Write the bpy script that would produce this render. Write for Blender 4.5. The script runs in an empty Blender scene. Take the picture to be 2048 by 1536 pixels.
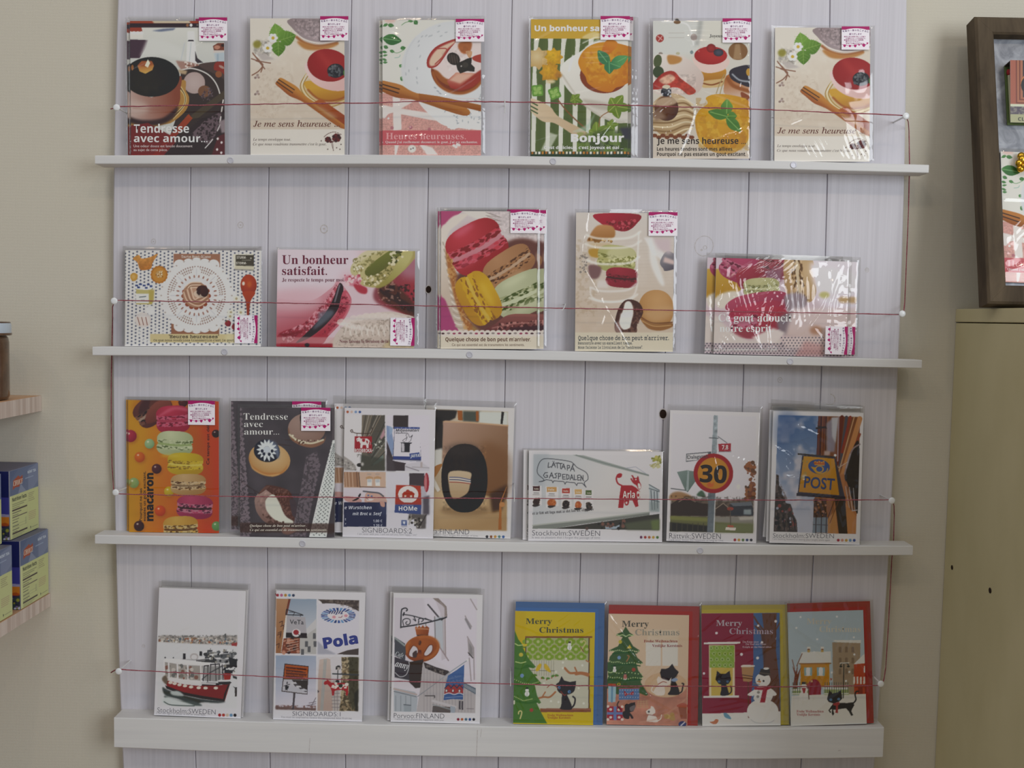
import bpy, bmesh, math, random
import numpy as np
from mathutils import Matrix, Vector

SC = bpy.context.scene
COL = SC.collection
# ---------------------------------------------------------------- camera
F_PX, CAM_D, CAM_X, CAM_Z = 2050.0, 1.088, 0.431, 1.5
PITCH, ROLL = 0.0662, 0.0188
CP, SP, CR, SR = math.cos(PITCH), math.sin(PITCH), math.cos(ROLL), math.sin(ROLL)
CAM = np.array([CAM_X, -CAM_D, CAM_Z])
_right = np.array([CR, SR*SP, SR*CP])
_up = np.array([-SR, CR*SP, CR*CP])
_fwd = np.array([0.0, CP, -SP])
cam_data = bpy.data.cameras.new('camera')
cam_data.sensor_width = 36.0
cam_data.lens = F_PX/2048*36
cam_data.clip_start = 0.01
cam = bpy.data.objects.new('camera', cam_data)
m = Matrix.Identity(4)
for i in range(3):
    m[i][0], m[i][1], m[i][2], m[i][3] = _right[i], _up[i], -_fwd[i], CAM[i]
cam.matrix_world = m
COL.objects.link(cam)
SC.camera = cam
# ---------------------------------------------------------------- world and lights
w = bpy.data.worlds.new('shop_daylight')
SC.world = w
w.use_nodes = True
bg = w.node_tree.nodes['Background']
bg.inputs[0].default_value = (0.90, 0.95, 1.0, 1)
bg.inputs[1].default_value = 0.43


def area(name, loc, target, sx, sy, power, color):
    d = bpy.data.lights.new(name, 'AREA')
    d.shape = 'RECTANGLE'
    d.size, d.size_y, d.energy, d.color = sx, sy, power, color
    o = bpy.data.objects.new(name, d)
    o.location = loc
    o.rotation_euler = (Vector(target)-Vector(loc)).to_track_quat('-Z', 'Y').to_euler()
    COL.objects.link(o)
    return o


area('window_light', (1.98, -1.95, 1.9), (0.45, 0, 1.5), 1.0, 1.15, 33, (0.90, 0.95, 1.0))
for lx, ly, lz in ((0.15, -1.3, 2.75), (0.8, -1.35, 2.75), (-0.6, -1.4, 2.75), (1.5, -1.3, 2.75)):
    area('ceiling_spot', (lx, ly, lz), (lx*0.5+0.2, 0, 1.5), 0.06, 0.06, 1.5, (1.0, 0.80, 0.55))
area('overhead_fill', (0.2, -1.1, 2.95), (0.3, -0.35, 1.4), 2.8, 1.0, 8, (0.97, 0.97, 1.0))  # unseen overhead fill, added to light the cards without veiling their sleeves
vs = SC.view_settings
vs.view_transform, vs.look, vs.gamma, vs.exposure = 'Standard', 'None', 1.0, -0.42
vs.use_curve_mapping = False


# ---------------------------------------------------------------- geometry of the picture
def ray(px, py):
    return _right*((px-1024)/F_PX) + _up*((768-py)/F_PX) + _fwd


def at_y(px, py, y):
    d = ray(px, py)
    return CAM + d*((y-CAM[1])/d[1])


def at_z(px, py, z):
    d = ray(px, py)
    return CAM + d*((z-CAM[2])/d[2])


def at_x(px, py, x):
    d = ray(px, py)
    return CAM + d*((x-CAM[0])/d[0])


def to_px(p):
    d = np.asarray(p)-CAM
    k = d @ _fwd
    return np.array([1024+F_PX*(d @ _right)/k, 768-F_PX*(d @ _up)/k])
# ---------------------------------------------------------------- object helpers
def tag(o, label, cat=None, group=None, kind=None):
    if label:
        o['label'] = label
    if cat:
        o['category'] = cat
    if group:
        o['group'] = group
    if kind:
        o['kind'] = kind
    return o


def empty(name, loc, label, cat, group=None):
    o = bpy.data.objects.new(name, None)
    o.empty_display_size = 0.02
    o.location = loc
    COL.objects.link(o)
    return tag(o, label, cat, group)


def mesh_obj(name, verts, faces, mat, parent=None, smooth=False, mats=None, local=True):
    """one mesh object; when local is False the vertices are in world space and the parent is an unrotated Empty"""
    me = bpy.data.meshes.new(name)
    v = [tuple(float(c) for c in p) for p in verts]
    if parent is not None and not local:
        L = parent.location
        v = [(p[0]-L[0], p[1]-L[1], p[2]-L[2]) for p in v]
    me.from_pydata(v, [], [tuple(f) for f in faces])
    for mm in (mat if isinstance(mat, (list, tuple)) else [mat]):
        me.materials.append(mm)
    if mats is not None:
        me.polygons.foreach_set('material_index', np.array(mats, dtype=np.int32))
    if smooth:
        me.polygons.foreach_set('use_smooth', np.ones(len(me.polygons), dtype=bool))
    me.update()
    o = bpy.data.objects.new(name, me)
    COL.objects.link(o)
    if parent is not None:
        o.parent = parent
    return o


class MB:
    """collects vertices and faces for one mesh"""
    def __init__(s):
        s.v, s.f, s.mi = [], [], []

    def add(s, v, f, mi=0):
        n = len(s.v)
        s.v += [tuple(float(c) for c in p) for p in v]
        s.f += [tuple(i+n for i in q) for q in f]
        s.mi += [mi]*len(f)

    def box(s, lo, hi, mi=0, bev=0.0):
        (x0, y0, z0), (x1, y1, z1) = lo, hi
        if bev <= 0:
            s.add([(x0, y0, z0), (x1, y0, z0), (x1, y1, z0), (x0, y1, z0), (x0, y0, z1), (x1, y0, z1), (x1, y1, z1), (x0, y1, z1)],
                  [(0, 3, 2, 1), (4, 5, 6, 7), (0, 1, 5, 4), (1, 2, 6, 5), (2, 3, 7, 6), (3, 0, 4, 7)], mi)
            return
        b = bmesh.new()
        bmesh.ops.create_cube(b, size=1.0)
        for v in b.verts:
            v.co = Vector((x0+(v.co.x+.5)*(x1-x0), y0+(v.co.y+.5)*(y1-y0), z0+(v.co.z+.5)*(z1-z0)))
        bmesh.ops.bevel(b, geom=b.edges[:], offset=bev, segments=2, affect='EDGES', profile=0.6)
        b.verts.index_update()
        s.add([v.co[:] for v in b.verts], [[v.index for v in f.verts] for f in b.faces], mi)
        b.free()

    def tube(s, pts, r, n=6, mi=0, caps=True):
        pts = [np.array(p, dtype=float) for p in pts]
        rs = r if isinstance(r, (list, tuple)) else [r]*len(pts)
        ring = []
        ref = np.array([0.3, 0.2, 0.93])
        for i, p in enumerate(pts):
            t = pts[min(i+1, len(pts)-1)]-pts[max(i-1, 0)]
            t = t/(np.linalg.norm(t)+1e-12)
            a = np.cross(t, ref)
            if np.linalg.norm(a) < 1e-3:
                a = np.cross(t, np.array([1.0, 0, 0]))
            a /= np.linalg.norm(a)
            b = np.cross(t, a)
            ring += [p+rs[i]*(a*math.cos(2*math.pi*k/n)+b*math.sin(2*math.pi*k/n)) for k in range(n)]
        f = []
        for i in range(len(pts)-1):
            for k in range(n):
                f.append((i*n+k, i*n+(k+1) % n, (i+1)*n+(k+1) % n, (i+1)*n+k))
        if caps:
            f.append(tuple(range(n-1, -1, -1)))
            f.append(tuple((len(pts)-1)*n+k for k in range(n)))
        s.add(ring, f, mi)

    def lathe(s, prof, n=24, centre=(0, 0, 0), axis='z', mi=0):
        v, f = [], []
        for r, h in prof:
            for k in range(n):
                c, q = r*math.cos(2*math.pi*k/n), r*math.sin(2*math.pi*k/n)
                p = (c, q, h) if axis == 'z' else (c, h, q)
                v.append((p[0]+centre[0], p[1]+centre[1], p[2]+centre[2]))
        for i in range(len(prof)-1):
            for k in range(n):
                f.append((i*n+k, i*n+(k+1) % n, (i+1)*n+(k+1) % n, (i+1)*n+k))
        f.append(tuple(range(n-1, -1, -1)))
        f.append(tuple((len(prof)-1)*n+k for k in range(n)))
        s.add(v, f, mi)

    def obj(s, name, mat, parent=None, smooth=False, local=True):
        return mesh_obj(name, s.v, s.f, mat, parent, smooth, s.mi, local)


# ---------------------------------------------------------------- materials
def lin(c):
    if isinstance(c, str):
        c = [int(c[i:i+2], 16)/255 for i in (0, 2, 4)]
    c = np.asarray(c, dtype=float)
    return np.where(c <= 0.04045, c/12.92, ((c+0.055)/1.055)**2.4)


def new_mat(name, col, rough=0.6, spec=0.4, metal=0.0):
    mt = bpy.data.materials.new(name)
    mt.use_nodes = True
    b = mt.node_tree.nodes['Principled BSDF']
    b.inputs['Base Color'].default_value = (*lin(col), 1)
    b.inputs['Roughness'].default_value = rough
    b.inputs['Specular IOR Level'].default_value = spec
    b.inputs['Metallic'].default_value = metal
    return mt


def nd(mt, typ, **kw):
    n = mt.node_tree.nodes.new(typ)
    for k, v in kw.items():
        if k in n.inputs.keys():
            n.inputs[k].default_value = v
        else:
            setattr(n, k, v)
    return n


def ln(mt, a, b):
    mt.node_tree.links.new(a, b)


def grain(mt, c0, c1, scale, detail=4, bump=0.0, bump_d=0.001, rough_lo=None, dist=0.0, pos=(0.35, 0.65)):
    """colour mottled between c0 and c1 by a stretched noise in object space, with an optional bump"""
    b = mt.node_tree.nodes['Principled BSDF']
    tc = nd(mt, 'ShaderNodeTexCoord')
    mp = nd(mt, 'ShaderNodeMapping')
    mp.inputs['Scale'].default_value = scale
    nz = nd(mt, 'ShaderNodeTexNoise', Scale=1.0, Detail=detail, Roughness=0.6, Distortion=dist)
    rp = nd(mt, 'ShaderNodeValToRGB')
    rp.color_ramp.elements[0].color = (*lin(c0), 1)
    rp.color_ramp.elements[1].color = (*lin(c1), 1)
    rp.color_ramp.elements[0].position, rp.color_ramp.elements[1].position = pos
    ln(mt, tc.outputs['Object'], mp.inputs['Vector'])
    ln(mt, mp.outputs['Vector'], nz.inputs['Vector'])
    ln(mt, nz.outputs['Fac'], rp.inputs['Fac'])
    ln(mt, rp.outputs['Color'], b.inputs['Base Color'])
    if bump:
        bp = nd(mt, 'ShaderNodeBump', Strength=bump, Distance=bump_d)
        ln(mt, nz.outputs['Fac'], bp.inputs['Height'])
        ln(mt, bp.outputs['Normal'], b.inputs['Normal'])
    return mt


M = {}
M['paint'] = grain(new_mat('white_painted_wood', 'dcd9de', 0.55, 0.3), 'c8c5cc', 'd2cfd6', (260, 30, 2.5), 6, 0.3, 0.0006, dist=0.6)
M['ledge'] = grain(new_mat('cream_white_ledge_paint', 'dedcd8', 0.5, 0.3), 'd4d3d3', 'dbdad9', (4, 60, 120), 4, 0.25, 0.0004)
M['knot'] = grain(new_mat('wood_knot_under_paint', 'b9b1ac', 0.6, 0.2), 'b4aca8', 'cbc6c8', (400, 400, 400), 3)
M['hole'] = new_mat('dark_knot_hole', '30241e', 0.8, 0.1)
M['gap'] = new_mat('painted_groove_wood', 'c8c6cc', 0.8, 0.1)  # groove floor in the planks' own pale paint colour
M['screw'] = new_mat('painted_screw_head', 'cfced6', 0.35, 0.5, 0.3)
M['thread'] = grain(new_mat('red_cotton_thread', '9a5058', 0.9, 0.1), '86424c', 'ab6870', (900, 900, 900), 2)
M['pin'] = new_mat('white_plastic_pin', 'e6e8ea', 0.25, 0.5)
M['steel'] = new_mat('steel_pin_shaft', 'd4d4d4', 0.3, 0.5, 0.0)
M['wood'] = grain(new_mat('pale_shelf_wood', 'd8b08a', 0.55, 0.3), 'cfa078', 'dcb796', (20, 6, 60), 5, 0.2, 0.0004)
M['endgrain'] = grain(new_mat('pale_end_grain', 'cdbcae', 0.7, 0.2), 'b9a69a', 'd6c8be', (3, 130, 2), 4, 0.2, 0.0004)
M['cabinet'] = grain(new_mat('cream_cabinet_paint', 'c6bc95', 0.5, 0.3), 'c2b890', 'cac099', (3, 12, 6), 3)
M['framewood'] = grain(new_mat('dark_weathered_frame_wood', '5d5046', 0.75, 0.2), '41372c', '5f5241', (40, 40, 7), 5, 0.4, 0.0006, dist=0.8)
M['zinc'] = grain(new_mat('galvanised_zinc_sheet', '8f9298', 0.45, 0.5, 0.3), '767981', 'a0a3aa', (55, 55, 45), 5, 0.1, 0.0003, dist=1.2)
M['gold'] = new_mat('polished_gold', 'd9a636', 0.18, 0.5, 1.0)
M['lid'] = new_mat('white_metal_jar_lid', 'bcc7d2', 0.3, 0.5)
M['jar'] = grain(new_mat('brown_filled_glass_jar', '5b4230', 0.12, 0.5), '523a2a', '644a36', (60, 60, 60), 3)
M['label'] = new_mat('cream_paper_label', 'dfe0d2', 0.6, 0.2)
M['floor'] = grain(new_mat('plain_shop_floor', 'b08f60', 0.6, 0.3), 'a68457', 'b8986a', (4, 4, 4), 4)


def wall_material():
    mt = new_mat('woven_cream_wallpaper', 'c8bfa8', 0.85, 0.15)
    b = mt.node_tree.nodes['Principled BSDF']
    tc = nd(mt, 'ShaderNodeTexCoord')
    hs = []
    for rot, sc in ((0.62, 1500), (0.0, 1250), (1.57, 620)):
        mp = nd(mt, 'ShaderNodeMapping')
        mp.inputs['Rotation'].default_value = (0, rot, 0)
        wv = nd(mt, 'ShaderNodeTexWave', Scale=sc/6.283*1.0, Distortion=2.5, Detail=2.0)
        wv.inputs['Detail Scale'].default_value = 1.6
        ln(mt, tc.outputs['Object'], mp.inputs['Vector'])
        ln(mt, mp.outputs['Vector'], wv.inputs['Vector'])
        hs.append(wv.outputs['Fac'])
    ad = nd(mt, 'ShaderNodeMath', operation='ADD')
    ln(mt, hs[0], ad.inputs[0])
    ln(mt, hs[1], ad.inputs[1])
    ad2 = nd(mt, 'ShaderNodeMath', operation='MULTIPLY_ADD')
    ln(mt, hs[2], ad2.inputs[0])
    ad2.inputs[1].default_value = 0.6
    ln(mt, ad.outputs[0], ad2.inputs[2])
    bp = nd(mt, 'ShaderNodeBump', Strength=0.22, Distance=0.0003)
    ln(mt, ad2.outputs[0], bp.inputs['Height'])
    ln(mt, bp.outputs['Normal'], b.inputs['Normal'])
    rp = nd(mt, 'ShaderNodeValToRGB')
    rp.color_ramp.elements[0].color = (*lin('c9c3b4'), 1)
    rp.color_ramp.elements[1].color = (*lin('cfc9ba'), 1)
    mu = nd(mt, 'ShaderNodeMath', operation='MULTIPLY')
    mu.inputs[1].default_value = 0.42
    ln(mt, ad2.outputs[0], mu.inputs[0])
    ln(mt, mu.outputs[0], rp.inputs['Fac'])
    ln(mt, rp.outputs['Color'], b.inputs['Base Color'])
    return mt


M['wall'] = wall_material()


def print_material(name, rough, spec):
    mt = new_mat(name, 'ffffff', rough, spec)
    at = nd(mt, 'ShaderNodeAttribute')
    at.attribute_name = 'ink'
    ln(mt, at.outputs['Color'], mt.node_tree.nodes['Principled BSDF'].inputs['Base Color'])
    return mt


M['print'] = print_material('printed_card_stock', 0.5, 0.25)
M['carton'] = print_material('printed_carton', 0.4, 0.4)


def film_material():
    mt = bpy.data.materials.new('clear_cellophane')
    mt.use_nodes = True
    nt = mt.node_tree
    nt.nodes.remove(nt.nodes['Principled BSDF'])
    out = nt.nodes['Material Output']
    tr = nd(mt, 'ShaderNodeBsdfTransparent')
    tr.inputs['Color'].default_value = (0.94, 0.935, 0.925, 1)
    gl = nd(mt, 'ShaderNodeBsdfGlossy', Roughness=0.05)
    ge = nd(mt, 'ShaderNodeNewGeometry')
    dt = nd(mt, 'ShaderNodeVectorMath', operation='DOT_PRODUCT')
    ab = nd(mt, 'ShaderNodeMath', operation='ABSOLUTE')
    om = nd(mt, 'ShaderNodeMath', operation='SUBTRACT')
    om.inputs[0].default_value = 1.0
    pw = nd(mt, 'ShaderNodeMath', operation='POWER')
    pw.inputs[1].default_value = 5.0
    mu = nd(mt, 'ShaderNodeMath', operation='MULTIPLY_ADD')
    mu.inputs[1].default_value, mu.inputs[2].default_value = 0.9, 0.058
    mx = nd(mt, 'ShaderNodeMixShader')
    ln(mt, ge.outputs['Normal'], dt.inputs[0])
    ln(mt, ge.outputs['Incoming'], dt.inputs[1])
    ln(mt, dt.outputs['Value'], ab.inputs[0])
    ln(mt, ab.outputs[0], om.inputs[1])
    ln(mt, om.outputs[0], pw.inputs[0])
    ln(mt, pw.outputs[0], mu.inputs[0])
    ln(mt, mu.outputs[0], mx.inputs[0])
    ln(mt, tr.outputs[0], mx.inputs[1])
    ln(mt, gl.outputs[0], mx.inputs[2])
    ln(mt, mx.outputs[0], out.inputs['Surface'])
    return mt


M['film'] = film_material()

# how a colour seen in the photograph becomes a reflectance under this room's light
LIGHT_ON_CARD = 0.44


def alb(c):
    v = lin(c)
    mx, mn = v.max(-1, keepdims=True), v.min(-1, keepdims=True)
    f = 0.60-0.13*(mx-mn)/(mx+1e-6)
    return np.clip((v*f-0.004)/LIGHT_ON_CARD, 0.012, 0.92)


# ---------------------------------------------------------------- text outlines
_MATH = {'b': (0x1D400, 0x1D41A), 'i': (0x1D434, 0x1D44E), 'bi': (0x1D468, 0x1D482), 's': (0x1D4D0, 0x1D4EA),
         'm': (0x1D670, 0x1D68A), 'sb': (0x1D5D4, 0x1D5EE), 'si': (0x1D608, 0x1D622), 'sbi': (0x1D63C, 0x1D656)}
_DIG = {'b': 0x1D7CE, 'bi': 0x1D7CE, 'm': 0x1D7F6, 'sb': 0x1D7EC}
_PLAIN = {'é': 'e', 'û': 'u', 'è': 'e', 'ê': 'e'}
_cache = {}


def text_mesh(s, style='', off=0.0):
    key = (s, style, off)
    if key in _cache:
        return _cache[key]
    t = ''
    for ch in s:
        c = ch
        if style in _MATH:
            c = _PLAIN.get(ch, ch)
            if 'A' <= c <= 'Z':
                c = chr(_MATH[style][0]+ord(c)-65)
            elif 'a' <= c <= 'z':
                c = 'ℎ' if (style == 'i' and c == 'h') else chr(_MATH[style][1]+ord(c)-97)
            elif '0' <= c <= '9' and style in _DIG:
                c = chr(_DIG[style]+ord(c)-48)
        t += c
    cu = bpy.data.curves.new('lettering', 'FONT')
    cu.body, cu.size, cu.offset, cu.resolution_u = t, 1.0, off, 3
    o = bpy.data.objects.new('lettering', cu)
    COL.objects.link(o)
    dg = bpy.context.evaluated_depsgraph_get()
    ev = o.evaluated_get(dg)
    me = ev.to_mesh()
    n = len(me.vertices)
    co = np.empty(n*3, dtype=np.float32)
    me.vertices.foreach_get('co', co)
    fs = [tuple(p.vertices) for p in me.polygons]
    ev.to_mesh_clear()
    bpy.data.objects.remove(o)
    bpy.data.curves.remove(cu)
    r = (co.reshape(-1, 3)[:, :2].astype(float), fs)
    _cache[key] = r
    return r


# ---------------------------------------------------------------- the picture painter (ink on card, at about one vertex per photo pixel)
def homography(src, dst):
    A = []
    for (x, y), (u, v) in zip(src, dst):
        A.append([x, y, 1, 0, 0, 0, -u*x, -u*y, -u])
        A.append([0, 0, 0, x, y, 1, -v*x, -v*y, -v])
    return np.linalg.svd(np.array(A))[2][-1].reshape(3, 3)


def happly(Hm, x, y):
    q = Hm[2, 0]*x+Hm[2, 1]*y+Hm[2, 2]
    return (Hm[0, 0]*x+Hm[0, 1]*y+Hm[0, 2])/q, (Hm[1, 0]*x+Hm[1, 1]*y+Hm[1, 2])/q


def spline(pts, closed=True, n=5):
    p = np.array(pts, dtype=float)
    N = len(p)
    out = []
    for i in range(N if closed else N-1):
        if closed:
            a, b, c, d = p[(i-1) % N], p[i], p[(i+1) % N], p[(i+2) % N]
        else:
            a, b, c, d = p[max(i-1, 0)], p[i], p[i+1], p[min(i+2, N-1)]
        for k in range(n):
            t = k/n
            out.append(0.5*(2*b+(c-a)*t+(2*a-5*b+4*c-d)*t*t+(3*b-3*c+d-a)*t**3))
    if not closed:
        out.append(p[-1])
    return np.array(out)


def box_blur(a, r):
    r = int(round(r))
    if r < 1:
        return a
    for _ in range(2):
        for ax in (0, 1):
            p = np.concatenate([np.repeat(np.take(a, [0], ax), r+1, ax), a, np.repeat(np.take(a, [-1], ax), r, ax)], ax)
            c = np.cumsum(p, ax)
            n = a.shape[ax]
            a = (np.take(c, range(2*r+1, 2*r+1+n), ax)-np.take(c, range(0, n), ax))/(2*r+1)
    return a


class Art:
    SS = 2

    def __init__(s, crop, corners, seed=1):
        """corners: photo pixels of TL, TR, BR, BL; all drawing is given in crop coordinates (x0, y0, photo pixels per unit)"""
        s.x0, s.y0, s.k = crop
        c = np.array(corners, dtype=float)
        s.nx = max(8, int(round((np.linalg.norm(c[1]-c[0])+np.linalg.norm(c[2]-c[3]))/2)))
        s.ny = max(8, int(round((np.linalg.norm(c[3]-c[0])+np.linalg.norm(c[2]-c[1]))/2)))
        s.W, s.H = s.nx*s.SS, s.ny*s.SS
        cc = [((x-s.x0)/s.k, (y-s.y0)/s.k) for x, y in c]
        s.fwd = homography([(0, 0), (s.W, 0), (s.W, s.H), (0, s.H)], cc)
        s.inv = np.linalg.inv(s.fwd)
        yy, xx = np.mgrid[0:s.H, 0:s.W]+0.5
        s.X, s.Y = happly(s.fwd, xx, yy)
        s.img = np.full((s.H, s.W, 3), 0.82)
        s.cc = np.array(cc)
        s.u = s.k*s.SS             # canvas pixels per unit
        s.texts = []
        s.rng = np.random.RandomState(seed)

    # -- helpers
    def _col(s, c, sl):
        if isinstance(c, str):
            return np.array([int(c[i:i+2], 16)/255 for i in (0, 2, 4)])
        X, Y = s.X[sl], s.Y[sl]
        if c[0] == 'r':
            _, c0, c1, cx, cy, rx = c[:6]
            ry = c[6] if len(c) > 6 else rx
            t = np.sqrt(((X-cx)/rx)**2+((Y-cy)/ry)**2)
        else:
            c0, c1, xa, ya, xb, yb = c
            d = (xb-xa)**2+(yb-ya)**2
            t = ((X-xa)*(xb-xa)+(Y-ya)*(yb-ya))/d
        t = np.clip(t, 0, 1)[..., None]
        return s._col(c0, sl)*(1-t)+s._col(c1, sl)*t

    def _slice(s, P, pad):
        u, v = happly(s.inv, P[:, 0], P[:, 1])
        a, b = int(max(0, math.floor(u.min()-pad))), int(min(s.W, math.ceil(u.max()+pad)))
        c, d = int(max(0, math.floor(v.min()-pad))), int(min(s.H, math.ceil(v.max()+pad)))
        if a >= b or c >= d:
            return None
        return (slice(c, d), slice(a, b))

    def _paint(s, sl, mask, c, al, mul=False):
        m_ = (mask*al)[..., None]
        col = s._col(c, sl)
        s.img[sl] = s.img[sl]*(1-m_) + (s.img[sl]*col if mul else col)*m_

    def _inside(s, P, sl):
        X, Y = s.X[sl], s.Y[sl]
        ins = np.zeros(X.shape, dtype=bool)
        n = len(P)
        for i in range(n):
            (xa, ya), (xb, yb) = P[i], P[(i+1) % n]
            if ya == yb:
                continue
            lo, hi = min(ya, yb), max(ya, yb)
            ins ^= (Y >= lo) & (Y < hi) & (X < (xb-xa)*(Y-ya)/(yb-ya)+xa)
        return ins.astype(float)

    # -- drawing
    def P(s, pts, c, sm=0, b=0, a=1.0, mul=False):
        P = spline(pts) if sm else np.array(pts, dtype=float)
        sl = s._slice(P, 2+3*b*s.u)
        if sl is None:
            return
        m_ = s._inside(P, sl)
        if b:
            m_ = box_blur(m_, b*s.u)
        s._paint(sl, m_, c, a, mul)

    def R(s, x0, y0, x1, y1, c, b=0, a=1.0):
        s.P([(x0, y0), (x1, y0), (x1, y1), (x0, y1)], c, 0, b, a)

    def bg(s, c):
        s._paint((slice(0, s.H), slice(0, s.W)), np.ones((s.H, s.W)), c, 1.0)

    def E(s, cx, cy, rx, ry, c, rot=0, b=0, a=1.0, a0=0, a1=360, c2=None, f=(0, 0), p=1.0):
        """ellipse (or arc segment); c2 = rim colour with the light point shifted by f (in radii)"""
        r = math.radians(rot)
        n = max(14, min(48, int((rx+ry)*s.u)))
        tt = np.radians(np.linspace(a0, a1, n, endpoint=(a1-a0) % 360 != 0))
        def pw(v):
            return np.sign(v)*np.abs(v)**p
        ex, ey = rx*pw(np.cos(tt)), ry*pw(np.sin(tt))
        P = np.stack([cx+ex*math.cos(r)-ey*math.sin(r), cy+ex*math.sin(r)+ey*math.cos(r)], 1)
        sl = s._slice(P, 2+3*b*s.u)
        if sl is None:
            return
        m_ = s._inside(P, sl)
        if b:
            m_ = box_blur(m_, b*s.u)
        if c2:
            dx, dy = s.X[sl]-cx, s.Y[sl]-cy
            lx, ly = (dx*math.cos(r)+dy*math.sin(r))/rx-f[0], (-dx*math.sin(r)+dy*math.cos(r))/ry-f[1]
            t = np.clip(np.sqrt(lx*lx+ly*ly)/(1+math.hypot(*f)), 0, 1)[..., None]**1.6
            col = s._col(c, sl)*(1-t)+s._col(c2, sl)*t
            mm = (m_*a)[..., None]
            s.img[sl] = s.img[sl]*(1-mm)+col*mm
        else:
            s._paint(sl, m_, c, a)

    def L(s, pts, w, c, sm=0, b=0, a=1.0, dash=None):
        P = spline(pts, False, 6) if sm else np.array(pts, dtype=float)
        sl = s._slice(P, 2+(w/2+3*b)*s.u)
        if sl is None:
            return
        X, Y = s.X[sl], s.Y[sl]
        best = np.full(X.shape, 1e9)
        for i in range(len(P)-1):
            if dash and (i // dash) % 2:
                continue
            (xa, ya), (xb, yb) = P[i], P[i+1]
            d2 = (xb-xa)**2+(yb-ya)**2+1e-9
            t = np.clip(((X-xa)*(xb-xa)+(Y-ya)*(yb-ya))/d2, 0, 1)
            best = np.minimum(best, (X-xa-t*(xb-xa))**2+(Y-ya-t*(yb-ya))**2)
        m_ = np.clip((w/2-np.sqrt(best))*s.u+0.5, 0, 1)
        if b:
            m_ = box_blur(m_, b*s.u)
        s._paint(sl, m_, c, a)

    def noise(s, cell, octaves=3):
        out, amp, tot = 0, 1.0, 0
        for _ in range(octaves):
            gx, gy = max(2, int(s.W/(cell*s.u))+2), max(2, int(s.H/(cell*s.u))+2)
            g = s.rng.rand(gy+1, gx+1)
            xs, ys = np.linspace(0, gx-1, s.W), np.linspace(0, gy-1, s.H)
            xi, yi = xs.astype(int), ys.astype(int)
            fx, fy = xs-xi, ys-yi
            fx, fy = fx*fx*(3-2*fx), (fy*fy*(3-2*fy))[:, None]
            A = g[yi][:, xi]*(1-fx)+g[yi][:, xi+1]*fx
            B = g[yi+1][:, xi]*(1-fx)+g[yi+1][:, xi+1]*fx
            out = out+amp*(A*(1-fy)+B*fy)
            tot += amp
            amp *= 0.55
            cell *= 0.5
        return out/tot

    def N(s, pts, cell, amt, sm=0, b=0, c=None, lo=0.5, hi=0.62, octaves=3):
        """noise inside an outline: brightness mottling by amt, or patches of colour c where the noise passes lo..hi"""
        P = (spline(pts) if sm else np.array(pts, dtype=float)) if pts is not None else s.cc
        sl = s._slice(P, 2+3*b*s.u)
        if sl is None:
            return
        m_ = s._inside(P, sl) if pts is not None else np.ones(s.X[sl].shape)
        if b:
            m_ = box_blur(m_, b*s.u)
        nz = s.noise(cell, octaves)[sl]
        if c is None:
            s.img[sl] = np.clip(s.img[sl]*(1+(amt*2*(nz-0.5)*m_)[..., None]), 0, 1)
        else:
            s._paint(sl, m_*np.clip((nz-lo)/(hi-lo), 0, 1), c, amt)

    def S(s, pts, n, size, cols, sm=0, asp=1.0, rot=0):
        """n specks scattered inside an outline"""
        P = spline(pts) if sm else np.array(pts, dtype=float)
        lo, hi = P.min(0), P.max(0)
        k = 0
        for _ in range(n*6):
            if k >= n:
                break
            q = lo+(hi-lo)*s.rng.rand(2)
            ins = False
            for i in range(len(P)):
                (xa, ya), (xb, yb) = P[i], P[(i+1) % len(P)]
                if (ya > q[1]) != (yb > q[1]) and q[0] < (xb-xa)*(q[1]-ya)/(yb-ya)+xa:
                    ins = not ins
            if ins:
                k += 1
                r = size*(0.5+s.rng.rand())
                s.E(q[0], q[1], r*asp, r, cols[s.rng.randint(len(cols))], rot+s.rng.randint(-15, 16))

    def T(s, t, x, y, w, h, c, st='', rot=0, off=0.0):
        """lettering: baseline start (x, y), overall width w, height h of a capital (either may be 0)"""
        s.texts.append((t, x, y, w, h, c, st, rot, off))

    def mac(s, cx, cy, rx, ry, rot, shell, dark, foot, fill, spk=None, tilt=0.0, n=26):
        """a macaron seen from its side: two domed shells, ruffled feet, a filling"""
        r = math.radians(rot)
        def q(pts):
            return [(cx+x*rx*math.cos(r)-y*ry*math.sin(r), cy+x*rx*math.sin(r)+y*ry*math.cos(r)) for x, y in pts]
        def arc(k, y0, y1, wd=1.0, n=16):
            return [(wd*math.copysign(abs(math.cos(t))**0.62, math.cos(t)), y0+(y1-y0)*abs(math.sin(t))**0.9) for t in np.linspace(math.pi, 0, n)]
        bow = 0.10+tilt
        def band(ya, yb, wd, jag=0.0, n=22):
            xs = np.linspace(-wd, wd, n)
            top = [(x, ya+bow*(1-(x/wd)**2)-0*x+jag*(s.rng.rand()-.5)) for x in xs]
            bot = [(x, yb+bow*(1-(x/wd)**2)+jag*(s.rng.rand()-.5)) for x in xs[::-1]]
            return top+bot
        g = q([(-0.3, -1), (0.6, 1)])
        s.P(q(arc(1, 0.30, 1.0)+[(0.98, 0.2), (-0.98, 0.2)]), (shell, dark, *g[0], *q([(0.3, 1.0)])[0]))
        s.P(q(band(0.08, 0.42, 0.97, 0.08)), foot)
        s.S(q(band(0.12, 0.40, 0.92)), n, 0.045*ry, [spk or dark, spk or dark, shell], asp=2.3, rot=rot)
        s.P(q(band(-0.10, 0.12, 0.93, 0.03)), fill)
        s.P(q(band(-0.40, -0.06, 0.98, 0.08)), foot)
        s.S(q(band(-0.36, -0.08, 0.93)), n, 0.045*ry, [spk or dark, spk or dark, shell], asp=2.3, rot=rot)
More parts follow.
